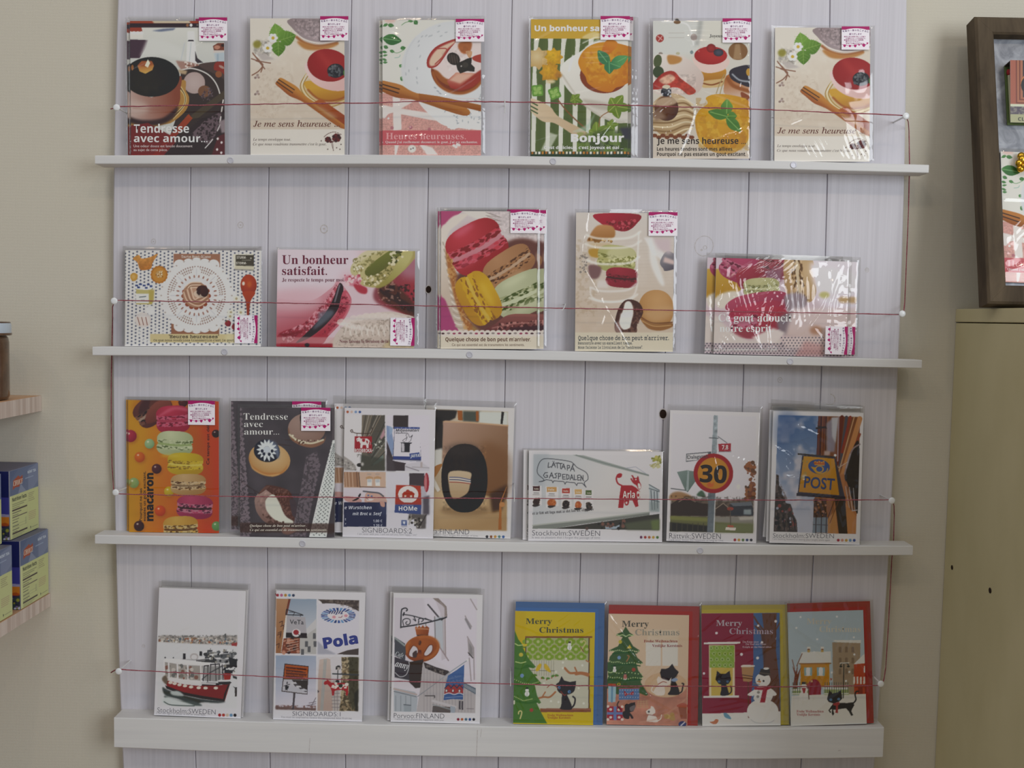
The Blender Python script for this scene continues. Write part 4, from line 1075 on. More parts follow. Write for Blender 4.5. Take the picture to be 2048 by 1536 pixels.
def art_adoucit(a):
    a.bg(('c9bac4', 'c8b0b4', 800, 160, 800, 900)); a.P([(1030, 160), (1420, 200), (1420, 560), (1100, 520)], 'dcd2dc', 1, b=30)
    a.P([(160, 260), (240, 240), (360, 250), (440, 330), (440, 420), (160, 480)], ('c9a23e', 'b8861e', 260, 260, 300, 480), 1, b=4); a.P([(160, 380), (240, 360), (240, 620), (160, 640)], 'c49a2e', b=6); a.S([(170, 380), (240, 380), (240, 600), (170, 600)], 22, 9, ['9a6c14', 'dcc060'])
    a.mac(470, 240, 190, 120, 20, 'b8486c', '96304e', 'c06a84', 'a84864', '6c2038', n=36); a.P([(430, 250), (640, 210), (650, 330), (460, 400)], ('a43648', '8c2636', 480, 240, 560, 380), 1); a.mac(740, 200, 150, 110, 15, 'a4404c', '8c2c3a', '9c4450', '94404c', '5c1c28', n=26); a.P([(650, 250), (800, 230), (790, 340), (680, 350)], '8c5a6c', b=12)
    a.mac(940, 310, 210, 130, 84, 'd0b48c', 'b08a58', 'c4a478', 'd2bfa0', '6a4a28', n=46)
    a.P([(1030, 190), (1120, 220), (1320, 270), (1310, 420), (1100, 420), (1040, 300)], 'e0d6de', 1, b=16); a.E(1140, 450, 42, 26, 'c7c07e', b=8); a.E(1300, 490, 46, 26, 'c4a478', b=8)
    a.mac(625, 390, 150, 80, -2, 'bdb98a', 'a3a06c', 'aaa878', 'c0be94', '6c6c3c', n=36)
    a.P([(250, 470), (360, 420), (440, 430), (420, 520), (280, 560)], 'd2c8bc', 1, b=8)
    a.P([(330, 540), (420, 470), (600, 430), (780, 420), (860, 470), (830, 560), (560, 600), (370, 590)], ('b84864', '9c3450', 500, 440, 560, 600), 1); a.mac(600, 640, 240, 130, -10, 'bf3c58', '9c2c42', 'c47088', 'b86c80', '7a2038', n=50); a.P([(620, 560), (800, 560), (850, 660), (700, 740), (600, 700)], ('b83448', 'a02c3c', 650, 560, 740, 730), 1, b=4)
    a.P([(820, 450), (960, 440), (1000, 520), (900, 600), (830, 560)], '8f7f86', 1, b=8); a.P([(400, 740), (640, 740), (760, 720), (640, 800), (450, 800)], '9c3a48', 1, b=5); a.P([(760, 640), (900, 600), (900, 760), (780, 760)], '7c6c74', 1, b=12)
    a.P([(880, 560), (1420, 560), (1420, 830), (820, 790)], ('d6c6c6', 'cbb4ae', 1000, 580, 1000, 820), b=14); a.E(1070, 740, 50, 36, 'b8886c', b=12)
    a.P([(160, 620), (260, 620), (360, 740), (520, 830), (760, 780), (800, 860), (160, 860)], 'cfc4be', b=10); a.P([(540, 800), (720, 720), (820, 760), (700, 880)], 'd8ccc8', b=8)
    a.R(150, 845, 1430, 970, 'b8a8ac')
    for j in range(6):
        for i in range(46): a.E(168+i*28+(j % 2)*14, 852+j*19, 6, 6, '4a4450')
    a.P([(780, 800), (1140, 800), (1140, 900), (820, 880)], 'd4c2c0', b=10)
    for j in range(4):
        for i in range(13): a.E(790+i*28+(j % 2)*14, 800+j*22, 6, 6, '5a5460')
    a.P([(980, 830), (1130, 860), (1130, 950), (900, 950)], 'c48a88', b=14, a=.6)
    a.T('Ce goût adoucit', 272, 668, 602, 62, 'e8e2e2', 'b'); a.T('notre esprit.', 282, 752, 440, 58, 'e8e2e2', 'b'); a.T("Quand j'ai partiellement découvert le goût", 196, 908, 560, 24, 'e4dede', 'b')
def art_macaron_pile(a):
    a.bg(('d3940e', 'c94a16', 330, 500, 1010, 620)); a.P([(200, 60), (420, 60), (380, 400), (330, 1240), (200, 1240)], 'd29a1a', b=40, a=.6); a.P([(860, 300), (1040, 300), (1040, 1240), (900, 1240)], 'c64418', b=30, a=.7)
    a.P([(300, 100), (620, 80), (600, 260), (420, 300), (330, 250)], 'b86a18', 1, b=25, a=.7); a.P([(660, 340), (900, 400), (960, 1100), (840, 1000), (780, 560)], 'b45a14', 1, b=35, a=.6)
    a.mac(450, 165, 165, 120, -38, '6f4038', '4c2a28', '7a5444', 'a08878', '241416', n=30); a.P([(400, 200), (480, 100), (590, 90), (610, 170), (520, 250), (400, 285)], ('8a4c40', '6a342c', 440, 130, 520, 270), 1, b=3); a.P([(330, 200), (360, 100), (430, 90), (390, 200)], '38242a', 1, b=5, a=.6)
    for x, y, r, c, d in ((263, 392, 52, 'b8364a', '8c2038'), (424, 458, 42, '9fb88a', '72986c'), (340, 572, 44, 'd8702c', 'b84c18'), (485, 672, 42, '5c3034', '3c1c22'), (290, 792, 44, '98b070', '78925a'), (515, 1030, 46, 'd8581e', 'b83e12'), (335, 1160, 44, '4a2a2c', '2c181c'), (710, 105, 40, '5a2c2c', '38181c'), (990, 372, 34, '3a1c24', '28121a'), (995, 1160, 40, '6c9a5c', '4e7c48'), (590, 865, 42, 'd0b834', 'b0941c'), (240, 785, 20, 'a8b070', '98a058')):
        a.E(x+8, y+12, r*1.1, r*1.05, 'a85a0c', b=10, a=.5); a.E(x, y, r, r, c, c2=d, f=(-.3, -.35)); a.E(x-r*.3, y-r*.4, r*.2, r*.16, 'f0e4d4', b=2, a=.8)
    for cx, cy, rx, ry, rot, c in ((625, 250, 145, 118, -3, ('c23a54', '9c2840', 'c8607a', 'b04058', '7c1c38')), (640, 455, 155, 105, 3, ('c3c9a4', '9aa67a', 'b4bd96', '98aa70', '5c6c40')), (730, 630, 155, 95, 2, ('d3ba30', 'b8940e', 'ceb23a', 'd8c65c', '8a6a10')), (755, 805, 152, 90, 0, ('c8a878', 'a8804c', 'c8b08a', '8a7050', '5c3c20')), (810, 1000, 155, 100, 3, ('bb4a6c', '902c4c', 'bc7488', '3c2426', '54203a')), (690, 1180, 150, 105, -2, ('d0a850', 'b88430', 'c8b078', '6a4a2c', '6c4c24'))):
        a.mac(cx, cy, rx, ry, rot, *c, n=34)
    a.P([(500, 220), (620, 145), (760, 160), (760, 185), (640, 170), (520, 225)], 'd4627a', 1, b=6, a=.7); a.E(600, 590-30, 80, 16, 'dcc85a', b=8, a=.5)
    a.T('macaron', 456, 1118, 412, 70, '2c1c10', 'sb', rot=-90, off=.03); a.T('essaies un goût excitant.', 392, 1118, 425, 24, '2c1c10', '', rot=-90, off=.012); a.T('Pourquoi ne pas', 360, 1118, 280, 24, '2c1c10', '', rot=-90, off=.012); a.T('Ce temps est déli', 934, 636, 345, 24, '3c1c10', '', rot=-90, off=.012)


def art_lace(a):
    a.bg('474146'); a.N(None, 200, .2)
    a.P([(1160, 150), (1195, 150), (1250, 700), (1280, 1250), (1190, 1250), (1180, 900)], '7d7078')
    a.N([(1165, 150), (1200, 150), (1250, 700), (1280, 1250), (1190, 1250)], 11, .9, c='4a4348', lo=.5, hi=.56, octaves=2)
    for k in range(26): a.E(1200+k*3.2, 165+k*42, 13, 12, '786c74')
    # lace ribbons on the right
    a.P([(1760, 570), (1850, 520), (1880, 640), (1820, 900), (1760, 1250), (1620, 1250), (1690, 980)], '6f646c'); a.N([(1760, 570), (1850, 520), (1880, 640), (1820, 900), (1760, 1250), (1620, 1250), (1690, 980)], 13, .9, c='4a4348', lo=.5, hi=.56, octaves=2)
    for k in range(15): a.E(1870-k*9, 640+k*42, 13, 13, '6f646c')
    a.P([(1985, 430), (2008, 420), (2010, 760), (1980, 980), (1925, 1255), (1785, 1255), (1880, 840)], 'd2d6d4')
    for j in range(24):
        for i in range(6):
            y = 470+j*33; xr = 2006-(max(0, y-640)/600)*78; xl = 1985-(y-430)/825*200
            x = xl+(xr-xl)*(i+.5)/6
            if xr-xl > 22: a.E(x, y+(8 if i % 2 else -8), 8.5, 4, '565a5c', rot=40 if i % 2 else -40)
    a.L([(1992, 440), (1888, 840), (1795, 1250)], 8, 'e0e4e2', b=1); a.L([(1985, 900), (1930, 1250)], 8, 'e0e4e2', b=1); a.P([(1980, 150), (2010, 150), (2008, 430), (1985, 420)], '5c5458')
    # mauve macaron top right
    a.E(1765, 330, 160, 132, 'a2887e', c2='8a6c60', f=(-.3, -.5)); a.P([(1610, 320), (1640, 400), (1760, 450), (1900, 430), (1925, 390), (1910, 450), (1820, 490), (1720, 475), (1640, 430), (1608, 370)], '8e6650', 1, b=2); a.L([(1618, 380), (1690, 430), (1800, 455), (1905, 425)], 15, 'cfc6ac', 1); a.S([(1620, 370), (1700, 430), (1900, 430), (1700, 460)], 40, 6, ['5c3c30', 'd8d0b8']); a.P([(1710, 215), (1760, 240), (1740, 300), (1715, 290)], '2c2628', 1)
    # cream macaron with blue flower disc
    a.E(1448, 590, 178, 138, 'd6b88a', c2='bf8e52', f=(0, -.3), rot=12); a.P([(1275, 560), (1300, 640), (1400, 700), (1540, 700), (1600, 640), (1560, 710), (1440, 735), (1330, 690), (1280, 620)], 'c28448', 1, b=4); a.P([(1280, 600), (1310, 665), (1420, 722), (1540, 712), (1480, 738), (1380, 720), (1300, 670)], 'd2a468', 1, b=2)
    a.E(1425, 525, 112, 90, '22242c', rot=10); a.E(1425, 515, 110, 92, '2f3140', c2='262834', rot=10); a.P([(1420, 430), (1500, 450), (1530, 520), (1520, 590), (1480, 500)], '6a7488', 1, b=8)
    for k in range(14):
        t = k*.4488; a.leaf(1425+22*math.cos(t), 508+22*math.sin(t), 66+(14 if k in (2, 3, 4) else 0), 24, math.degrees(t), 'd2d8de')
    a.E(1425, 508, 28, 26, 'c2cad2')
    for x, y in ((1400, 545), (1445, 548), (1385, 520), (1470, 520)): a.E(x, y, 13, 15, '2c3040')
    # bitten macaron
    a.P([(1335, 900), (1430, 830), (1480, 840), (1560, 960), (1640, 1140), (1440, 1140), (1350, 1060), (1322, 970)], ('a88c84', '7f6058', 1380, 860, 1440, 1120), 1); a.N([(1340, 960), (1430, 850), (1540, 1130), (1440, 1140)], 18, .25)
    a.P([(1410, 840), (1440, 810), (1600, 850), (1650, 930), (1670, 1020), (1650, 1140), (1600, 1090), (1540, 1000), (1480, 900)], '5a3830', 1); a.N([(1450, 830), (1600, 850), (1670, 1020), (1640, 1130), (1540, 1000)], 12, .8, c='835c50', lo=.52, hi=.6); a.P([(1620, 930), (1675, 960), (1672, 1080), (1640, 1060)], '4a3c42', 1)
    a.P([(1420, 930), (1480, 890), (1530, 960), (1580, 1070), (1650, 1120), (1620, 1145), (1500, 1110), (1430, 1040), (1412, 980)], 'd3d4c8', 1, b=2); a.P([(1350, 890), (1400, 830), (1450, 815), (1440, 830), (1390, 870)], '6e4c42', 1); a.S([(1370, 1040), (1500, 1100), (1600, 1140), (1440, 1135)], 20, 8, ['5c4038'])
    a.P([(1180, 1130), (2020, 1140), (2020, 1215), (1180, 1215)], '402a24', b=4, a=.75); a.P([(1560, 1170), (1680, 1190), (1620, 1230), (1560, 1220)], '7c5a50', 1, b=5)
    a.T('Tendresse', 1226, 253, 378, 54, 'dcd8d6', 'b', off=-.008); a.T('avec', 1230, 315, 162, 50, 'dcd8d6', 'b', off=-.008); a.T('amour...', 1232, 380, 298, 50, 'dcd8d6', 'b', off=-.008); a.T("Quelque chose de bon peut m'arriver.", 1280, 1166, 480, 20, 'd8d0c4', 'bi'); a.T('Ce qui est essentiel est de transmettre les sentiments.', 1280, 1202, 660, 20, 'd8d0c4', 'bi')


def dots5(a, x, y, r, step, cols):
    for k, c in enumerate(cols): a.E(x+k*step, y+k*(step*.01), r, r, c)


WHITE = 'd2cfd2'


def art_signs_two(a):
    a.bg('d0cdd2'); dots5(a, 220, 203, 12, 38, ('a82c34', 'b8603a', 'cfb4a4', '7c9ac4', '3c5a9c'))
    # top left street with red cow sign
    a.R(218, 232, 605, 748, 'd3d0d2'); a.P([(390, 232), (605, 234), (605, 750), (375, 748), (390, 600)], '6e665a'); a.P([(480, 234), (605, 234), (605, 480), (500, 640), (440, 600)], '57524a')
    for k in range(7): a.L([(400+k*28, 234), (388+k*9, 420+k*10)], 7, ('8a7c6c', '4a443e', 'a0968a')[k % 3]); a.L([(605, 300+k*46), (480, 560+k*24)], 7, ('3c3c38', '7f8078', '5c6058')[k % 3])
    a.P([(560, 440), (600, 350), (605, 420), (570, 460)], 'b89098', b=3); a.P([(490, 690), (590, 600), (592, 650), (500, 700)], '6f7c74'); a.P([(380, 600), (605, 640), (605, 750), (380, 750)], '3c3e36', b=6, a=.7); a.P([(218, 610), (290, 660), (330, 700), (345, 748), (218, 748)], 'a09a96', b=3); a.S([(225, 640), (320, 700), (330, 745), (225, 745)], 20, 7, ['7a7672', 'b8b4b0'])
    a.L([(300, 396), (285, 380), (300, 370), (310, 392), (350, 402), (470, 400), (485, 350)], 7, '4c3830', 1); a.L([(345, 402), (345, 432)], 4, '4c3830'); a.L([(450, 402), (450, 430)], 4, '4c3830'); a.P([(325, 430), (485, 432), (485, 585), (322, 578)], 'a82832')
    a.P([(338, 452), (352, 446), (365, 436), (380, 452), (440, 452), (462, 470), (455, 500), (452, 540), (434, 540), (430, 512), (400, 510), (394, 540), (376, 540), (378, 500), (366, 478), (345, 480)], 'd8d2d0'); a.P([(395, 456), (420, 458), (415, 482), (395, 478)], 'a82832', 1); a.P([(430, 470), (448, 478), (440, 500)], 'a82832', 1); a.E(350, 462, 4, 4, 'a82832'); a.L([(455, 470), (470, 490), (468, 510)], 4, 'd8d2d0')
    a.T('RODBROKA', 325, 580, 158, 34, 'dcd6d4', 'sb'); a.E(492, 562, 6, 6, 'c8c4c0'); a.E(370, 698, 28, 18, '2c2826'); a.L([(345, 605), (360, 598), (385, 605)], 5, '6a6460'); a.L([(362, 600), (350, 622)], 5, '6a6460'); a.E(395, 690, 14, 18, 'b8b4b0', b=4)
    a.S([(480, 470), (600, 470), (590, 560), (490, 540)], 22, 7, ['c8c8c0', '9c9c90', '484840'])
    # top right rabbit sign
    a.R(620, 236, 1018, 752, 'd2cdd6'); a.R(682, 236, 822, 360, '3c3434'); a.P([(620, 330), (660, 340), (700, 560), (672, 610), (622, 460)], '8a9cc0'); a.P([(622, 470), (690, 660), (800, 680), (800, 752), (622, 752)], '42383c'); a.P([(790, 690), (940, 668), (1018, 720), (1018, 752), (790, 752)], 'c6c2ca'); a.L([(800, 712), (920, 752)], 9, '8c848c'); a.L([(860, 716), (1016, 724)], 8, 'a8a2a8'); a.R(936, 670, 955, 720, 'b4a8a8')
    a.P([(620, 600), (680, 640), (700, 752), (620, 752)], '4c4448', b=8); a.P([(640, 340), (680, 350), (672, 400), (650, 420)], '9ab0cc', b=3)
    a.P([(695, 345), (925, 350), (942, 640), (940, 668), (680, 652), (678, 620)], '4a4a66', 0); a.P([(698, 342), (928, 348), (938, 622), (684, 618)], 'd4d0d8'); a.P([(690, 342), (928, 346), (928, 364), (692, 360)], '4c5c98'); a.P([(684, 616), (942, 622), (942, 648), (682, 642)], '3c4a8c'); a.L([(680, 652), (942, 662)], 7, 'c8c8d4')
    a.P([(832, 592), (925, 580), (932, 628), (840, 640)], '3f5294'); a.P([(756, 488), (838, 490), (836, 578), (756, 576)], '2c2a30'); a.R(760, 490, 786, 572, 'c4c0c8', b=2); a.P([(740, 485), (858, 488), (850, 500), (780, 498)], '2c2a30')
    for p in ([(790, 482), (770, 470), (810, 440), (800, 420), (820, 405), (836, 440), (862, 418), (850, 450), (845, 470), (826, 484)], [(836, 440), (858, 432)], [(812, 440), (800, 472)]): a.L(p, 3.5, '38343c', 1)
    for k in range(6): a.E(722+k*38, 354, 4, 3, 'c0c8dc')
    a.T('Miljoonatori', 706, 386, 218, 24, '2a2834', 'sbi'); a.T('Miljonlotteri', 704, 405, 110, 11, '3a3844', 'sbi'); a.T('JAFFA', 842, 628, 84, 28, 'd4d8e4', 'sbi', rot=-4)
    # bottom left hot dog stall
    a.R(222, 762, 612, 910, 'cdb09c'); a.P([(222, 762), (360, 764), (372, 905), (230, 900)], 'a88064')
    for x in (240, 268, 300, 342): a.L([(x, 764), (x+8, 900)], 9, ('7a5a48', '5c4438', 'c8a890', '4c3c34')[(x//7) % 4])
    a.L([(362, 768), (374, 905)], 6, '46362e'); a.L([(374, 900), (612, 908)], 7, '6a4a3c')
    for x in (440, 516): a.R(x, 820, x+44, 892, 'dcd8d6'); a.P([(x-14, 812), (x+20, 800), (x+56, 812), (x+56, 828), (x-14, 828)], 'c49c74'); a.R(x+2, 830, x+40, 860, 'b8bcc0', b=2); a.R(x, 775, x+40, 792, 'b8a498')
    a.R(222, 908, 612, 1060, 'd0c8d0'); a.P([(222, 990), (330, 995), (385, 1020), (380, 1044), (300, 1046), (240, 1030)], 'c79a94', 1); a.P([(300, 1030), (350, 1000), (375, 965), (382, 972), (362, 1010), (330, 1030)], '2c2428', 1); a.L([(362, 985), (374, 968)], 12, '28242a')
    a.P([(430, 960), (480, 950), (560, 960), (610, 1000), (612, 1062), (430, 1050), (420, 1000)], 'cfaa9c', 1); a.L([(405, 942), (470, 950), (550, 960), (590, 990)], 14, '5c5c64', 1); a.E(450, 980, 9, 8, '5a74a8'); a.E(482, 988, 9, 8, '5a74a8'); a.P([(440, 1012), (500, 1015), (480, 1030), (440, 1030)], 'd8d0d0', 1); a.L([(430, 1000), (450, 1020)], 5, '8c4c48')
    a.R(222, 1044, 618, 1272, '2c3050'); a.P([(540, 1060), (618, 1050), (618, 1200)], '4c5478', b=20, a=.7); a.P([(560, 1040), (600, 1045), (602, 1085), (570, 1080)], 'c89a8c', 1)
    a.T('e Würstchen', 230, 1108, 252, 30, 'c8ccd8', 'sbi'); a.T('mit Brot u. Senf', 304, 1164, 272, 28, 'c8ccd8', 'sbi'); a.T('1,00 €', 496, 1230, 84, 24, 'b8bccc', 'sb'); a.T('1,20 €', 498, 1272, 84, 24, 'b8bccc', 'sb'); a.T('t', 232, 1212, 0, 22, 'b8bccc', 'sb'); a.T('r', 236, 1252, 0, 18, 'b8bccc', 'sb')
    # bottom right HOME sign
    a.R(624, 772, 1018, 1285, 'cfccd4'); a.P([(832, 774), (970, 774), (980, 900), (832, 890)], '463c40'); a.P([(832, 885), (990, 900), (1000, 1180), (940, 1150)], 'b4b0ba', b=4); a.E(992, 860, 24, 90, 'a83440'); a.E(984, 860, 12, 80, 'c87c80'); a.P([(960, 1000), (1018, 980), (1018, 1160), (960, 1160)], '56505a', b=6)
    a.P([(708, 884), (938, 890), (945, 1060), (700, 1056)], 'b8402c'); a.P([(700, 1056), (945, 1060), (940, 1160), (694, 1140)], '44548c'); a.E(822, 972, 94, 80, 'd8d2d0'); a.P([(762, 970), (785, 946), (800, 944), (805, 930), (822, 926), (840, 940), (858, 944), (885, 968), (878, 972), (876, 1006), (766, 1004), (768, 972)], 'b23c28'); a.R(786, 978, 804, 996, 'd8c8b8'); a.R(840, 980, 858, 998, 'd8c8b8'); a.P([(700, 1045), (945, 1050), (945, 1068), (700, 1064)], 'a84038')
    a.T('HOMe', 734, 1122, 172, 40, 'dcdce4', 'sb'); a.T('Lindholmens', 770, 1076, 100, 10, 'a8b0cc')
    a.P([(830, 1150), (990, 1160), (985, 1290), (900, 1290), (880, 1200), (820, 1210)], '5c5654', b=5); a.L([(990, 1160), (920, 1285)], 9, '3c3636'); a.L([(850, 1160), (830, 1250)], 10, '9c948c', b=2); a.S([(830, 1160), (980, 1170), (970, 1280), (840, 1270)], 22, 9, ['8c847c', '38322e', 'a8a49c']); a.R(757, 1210, 810, 1262, '5c6c9c'); a.P([(770, 1222), (796, 1222), (790, 1250), (776, 1244)], 'ccd0dc'); a.L([(760, 1272), (810, 1272)], 5, '8c8c9c', dash=1)
    a.T('SIGNBOARDS:2', 392, 1325, 464, 44, '5c5a64', '', rot=1.2, off=-.014); a.T('I am never with you, I will not tell you, how happy I am?', 352, 1346, 550, 16, '8a8890', '', rot=1.0, off=-.01)


def art_cushion_chair(a):
    a.bg('cfcccc'); a.P([(1000, 175), (1752, 200), (1735, 1308), (1000, 1290)], ('c6b8a2', 'b09470', 1300, 300, 1400, 1250))
    a.P([(1060, 180), (1280, 190), (1260, 260), (1200, 290), (1150, 420), (1140, 560), (1060, 560)], '2e2a28', 0, b=4); a.P([(1280, 190), (1325, 192), (1330, 285), (1285, 280)], 'a8622c'); a.P([(1330, 195), (1500, 200), (1480, 300), (1330, 290)], '4c5048', b=8); a.P([(1480, 200), (1750, 205), (1745, 330), (1480, 310)], 'c9ccc6', b=8); a.R(1452, 196, 1478, 290, 'a8602c', b=2); a.P([(1690, 202), (1715, 204), (1700, 318), (1680, 316)], '2a2624'); a.P([(1060, 250), (1140, 260), (1090, 400), (1060, 420)], '23201f', b=6); a.L([(1085, 400), (1108, 585)], 17, '332e2a')
    a.P([(1060, 560), (1140, 540), (1135, 740), (1060, 720)], 'cccac4', b=6)
    # chair: back, seat, timber
    a.P([(1145, 300), (1165, 283), (1400, 300), (1750, 328), (1745, 1000), (1500, 1000), (1135, 900)], ('b49482', '86603e', 1180, 330, 1700, 800), 0, b=2); a.L([(1150, 294), (1400, 302), (1750, 332)], 12, 'd0ac88', b=3); a.P([(1500, 500), (1750, 600), (1740, 960), (1520, 950)], '7f532e', 1, b=40, a=.6)
    a.P([(1000, 960), (1240, 930), (1640, 1000), (1740, 1040), (1738, 1310), (1000, 1300)], ('cab08a', 'ae8c60', 1300, 960, 1400, 1290), b=6); a.P([(1060, 720), (1140, 690), (1080, 800), (1060, 800)], 'b07840', 1); a.P([(1050, 800), (1085, 860), (1120, 930), (1095, 950), (1050, 880)], 'd2ccc2'); a.P([(1580, 960), (1740, 880), (1740, 960), (1690, 1120), (1600, 1140)], '4c3220', b=14); a.P([(1740, 900), (1690, 1040), (1690, 1300), (1660, 1300), (1670, 1060), (1735, 900)], ('c07c40', 'a8642c', 1680, 1000, 1700, 1300)); a.E(1695, 1065, 26, 24, 'c88c54')
    # a plain dark round cushion and a folded pale throw on the seat
    a.E(1350, 1120, 230, 50, '8a6c48', b=18, a=.7); a.E(1345, 820, 215, 320, '2c2522', c2='211c1b', f=(-.2, -.3), p=.85); a.N([(1140, 520), (1550, 520), (1550, 1120), (1140, 1120)], 20, .25); a.E(1330, 560, 160, 60, '3a3230', b=25, a=.6)
    a.P([(1210, 760), (1395, 765), (1400, 840), (1370, 960), (1240, 1010), (1200, 880)], ('c9b496', 'b89c78', 1300, 770, 1300, 1000), 1, b=2)
    for k, c in enumerate(('5c6488', 'd8d0c4', '4c5474', 'd6ccbc', 'a8584c')): a.L([(1208, 812+k*11), (1300, 815+k*11), (1400, 836+k*9)], 9, c, 1)
    a.T('Extra:FINLAND', 955, 1335, 434, 46, '55525a', '', rot=1.2, off=-.014); a.T('It was so pleasant that I forgot the passage of time.', 952, 1352, 522, 16, '8a8890', '', rot=1.4, off=-.01)
    dots5(a, 1555, 1364, 13, 38, ('2c2c34', '8c5434', 'c49444', '5a8484', '3c64a0'))


def art_lorry(a):
    a.bg(WHITE); a.P([(145, 505), (1145, 520), (1135, 1103), (138, 1092)], 'd0cdd0')
    # lorry body, sky right
    a.P([(145, 505), (480, 512), (1055, 668), (1060, 965), (700, 1030), (140, 1062)], ('b4b8bc', 'ccc9c8', 160, 560, 700, 800)); a.P([(145, 505), (270, 505), (220, 760), (140, 800)], 'a4aab0', b=20, a=.7)
    a.P([(450, 510), (540, 514), (1052, 664), (1055, 680), (700, 590), (540, 540)], '9aa09c'); a.L([(480, 512), (760, 592), (1052, 672)], 7, '7c8480'); a.P([(140, 1062), (500, 1030), (1060, 958), (1060, 985), (500, 1060), (300, 1092), (138, 1092)], '7c807a'); a.L([(140, 1066), (560, 1022), (1058, 962)], 10, 'a8aba4')
    a.P([(300, 1092), (520, 1062), (1060, 985), (1136, 975), (1135, 1103)], '3e3c36'); a.P([(860, 1050), (1136, 1010), (1135, 1103), (880, 1100)], '565a48', b=8); a.P([(710, 1065), (740, 1070), (790, 1075), (825, 1058), (818, 1092), (712, 1094)], '9aa8b4'); a.S([(540, 1060), (860, 1020), (860, 1090), (560, 1092)], 26, 10, ['5c4a44', '7c584c', '2c2a28']); a.P([(1070, 1030), (1136, 1020), (1136, 1103), (1080, 1100)], '6c7a4c', b=6)
    a.S([(1075, 530), (1142, 520), (1142, 570), (1085, 560)], 22, 10, ['a8a84c', 'c4bc6c', '8c8c44']); a.S([(1055, 590), (1142, 570), (1142, 615), (1070, 610)], 20, 9, ['b4ae78', 'c8c498'])
    a.L([(870, 615), (950, 605), (1040, 665)], 4, '9ca0b0'); a.L([(895, 622), (960, 640)], 4, '9ca0b0'); a.P([(1056, 750), (1136, 790), (1136, 960), (1056, 950)], 'b4bcc0'); 
    for p in ([(1056, 745), (1136, 790)], [(1056, 775), (1136, 800)], [(1070, 790), (1080, 940)], [(1096, 800), (1100, 940)], [(1118, 800), (1122, 930)], [(1056, 860), (1136, 880)]): a.L(p, 7, '5c666c')
    a.R(1060, 880, 1136, 960, '7c8888', b=8, a=.6)
    # speech bubble, lettering
    a.L([(190, 722), (228, 708), (180, 660), (178, 610), (205, 555), (260, 540), (420, 560), (460, 580), (490, 610), (560, 650), (575, 700), (545, 730), (560, 766)], 5, '33343c', 1); a.L([(190, 722), (215, 720), (245, 706), (290, 712), (298, 730), (306, 715), (385, 722), (394, 742), (402, 724), (470, 730), (486, 752), (492, 734), (530, 734), (560, 766)], 5, '33343c')
    hw = lambda pts: a.L(pts, 5.5, '2f3038')
    for pts in ([(264, 572), (260, 610), (284, 604)], [(288, 610), (304, 568), (318, 608)], [(294, 592), (314, 590)], [(318, 576), (346, 574)], [(332, 576), (334, 614)], [(344, 578), (372, 578)], [(358, 580), (360, 620)], [(366, 622), (382, 582), (396, 624)], [(372, 606), (392, 606)], [(412, 632), (412, 592), (428, 594), (430, 612), (414, 616)], [(436, 638), (452, 598), (468, 640)], [(442, 622), (464, 624)],
                [(256, 650), (236, 652), (224, 672), (236, 690), (256, 686), (256, 672), (244, 672)], [(270, 694), (288, 650), (302, 694)], [(276, 676), (298, 676)], [(332, 655), (314, 660), (326, 676), (322, 692), (306, 690)], [(342, 700), (342, 656), (360, 660), (358, 678), (344, 680)], [(396, 664), (374, 664), (376, 702), (398, 702)], [(376, 684), (394, 684)], [(406, 664), (408, 704), (426, 696), (424, 672), (406, 664)], [(434, 708), (446, 666), (460, 708)], [(440, 692), (456, 692)], [(466, 668), (468, 708), (484, 706)], [(512, 670), (492, 672), (494, 710), (512, 708)], [(494, 690), (508, 690)], [(518, 714), (518, 674), (536, 710), (536, 672)]): hw(pts)
    a.E(456, 590, 7, 7, '2f3038'); a.E(456, 590, 3, 3, 'c4c4c6'); a.E(540, 714, 4, 4, '2f3038'); a.E(298, 560, 3, 3, '2f3038'); a.E(309, 560, 3, 3, '2f3038')
    # products
    for x0, x1, c, f, y0 in ((140, 196, '4c2c2c', '3a2820', 754), (250, 328, 'cc9c5c', 'b8602c', 762), (370, 432, 'b84438', '2c201c', 772), (470, 526, 'd4ac6c', 'b85c34', 780), (556, 603, '56683c', '2e2a28', 786)):
        a.P([(x0-8, y0-2), (x1+12, y0), (x1+14, y0+140+(786-y0)*.4), (x0-6, y0+150+(786-y0)*.6)], 'd2cfd0'); a.R(x0, y0+2, x1, y0+40, c); a.T('Felix', x0+12, y0+30, (x1-x0)*.62, 0, 'e0d4c4', 'sb'); a.L([((x0+x1)/2-20, y0+56), ((x0+x1)/2+20, y0+57)], 5, '5c5858'); a.L([((x0+x1)/2-26, y0+70), ((x0+x1)/2+24, y0+71)], 4, '7c7878'); a.E((x0+x1)/2, y0+128, (x1-x0)*.5, 36, 'c8bdb4'); a.E((x0+x1)/2, y0+126, (x1-x0)*.44, 30, f); a.S([((x0+x1)/2-24, y0+105), ((x0+x1)/2+24, y0+105), ((x0+x1)/2+24, y0+145), ((x0+x1)/2-24, y0+145)], 10, 8, [f, 'cc7c44' if f[0] == 'b' else '4c4038']); a.P([((x0+x1)/2-30, y0+150), ((x0+x1)/2+30, y0+148), ((x0+x1)/2+10, y0+162), ((x0+x1)/2-20, y0+166)], '38302e', 1)
    a.T('et är lätt att laga mat är det lätt att slippa av', 138, 982, 484, 22, '4a4648', 'b', rot=-4)
    # red cow emblem
    R_ = 'b02c34'
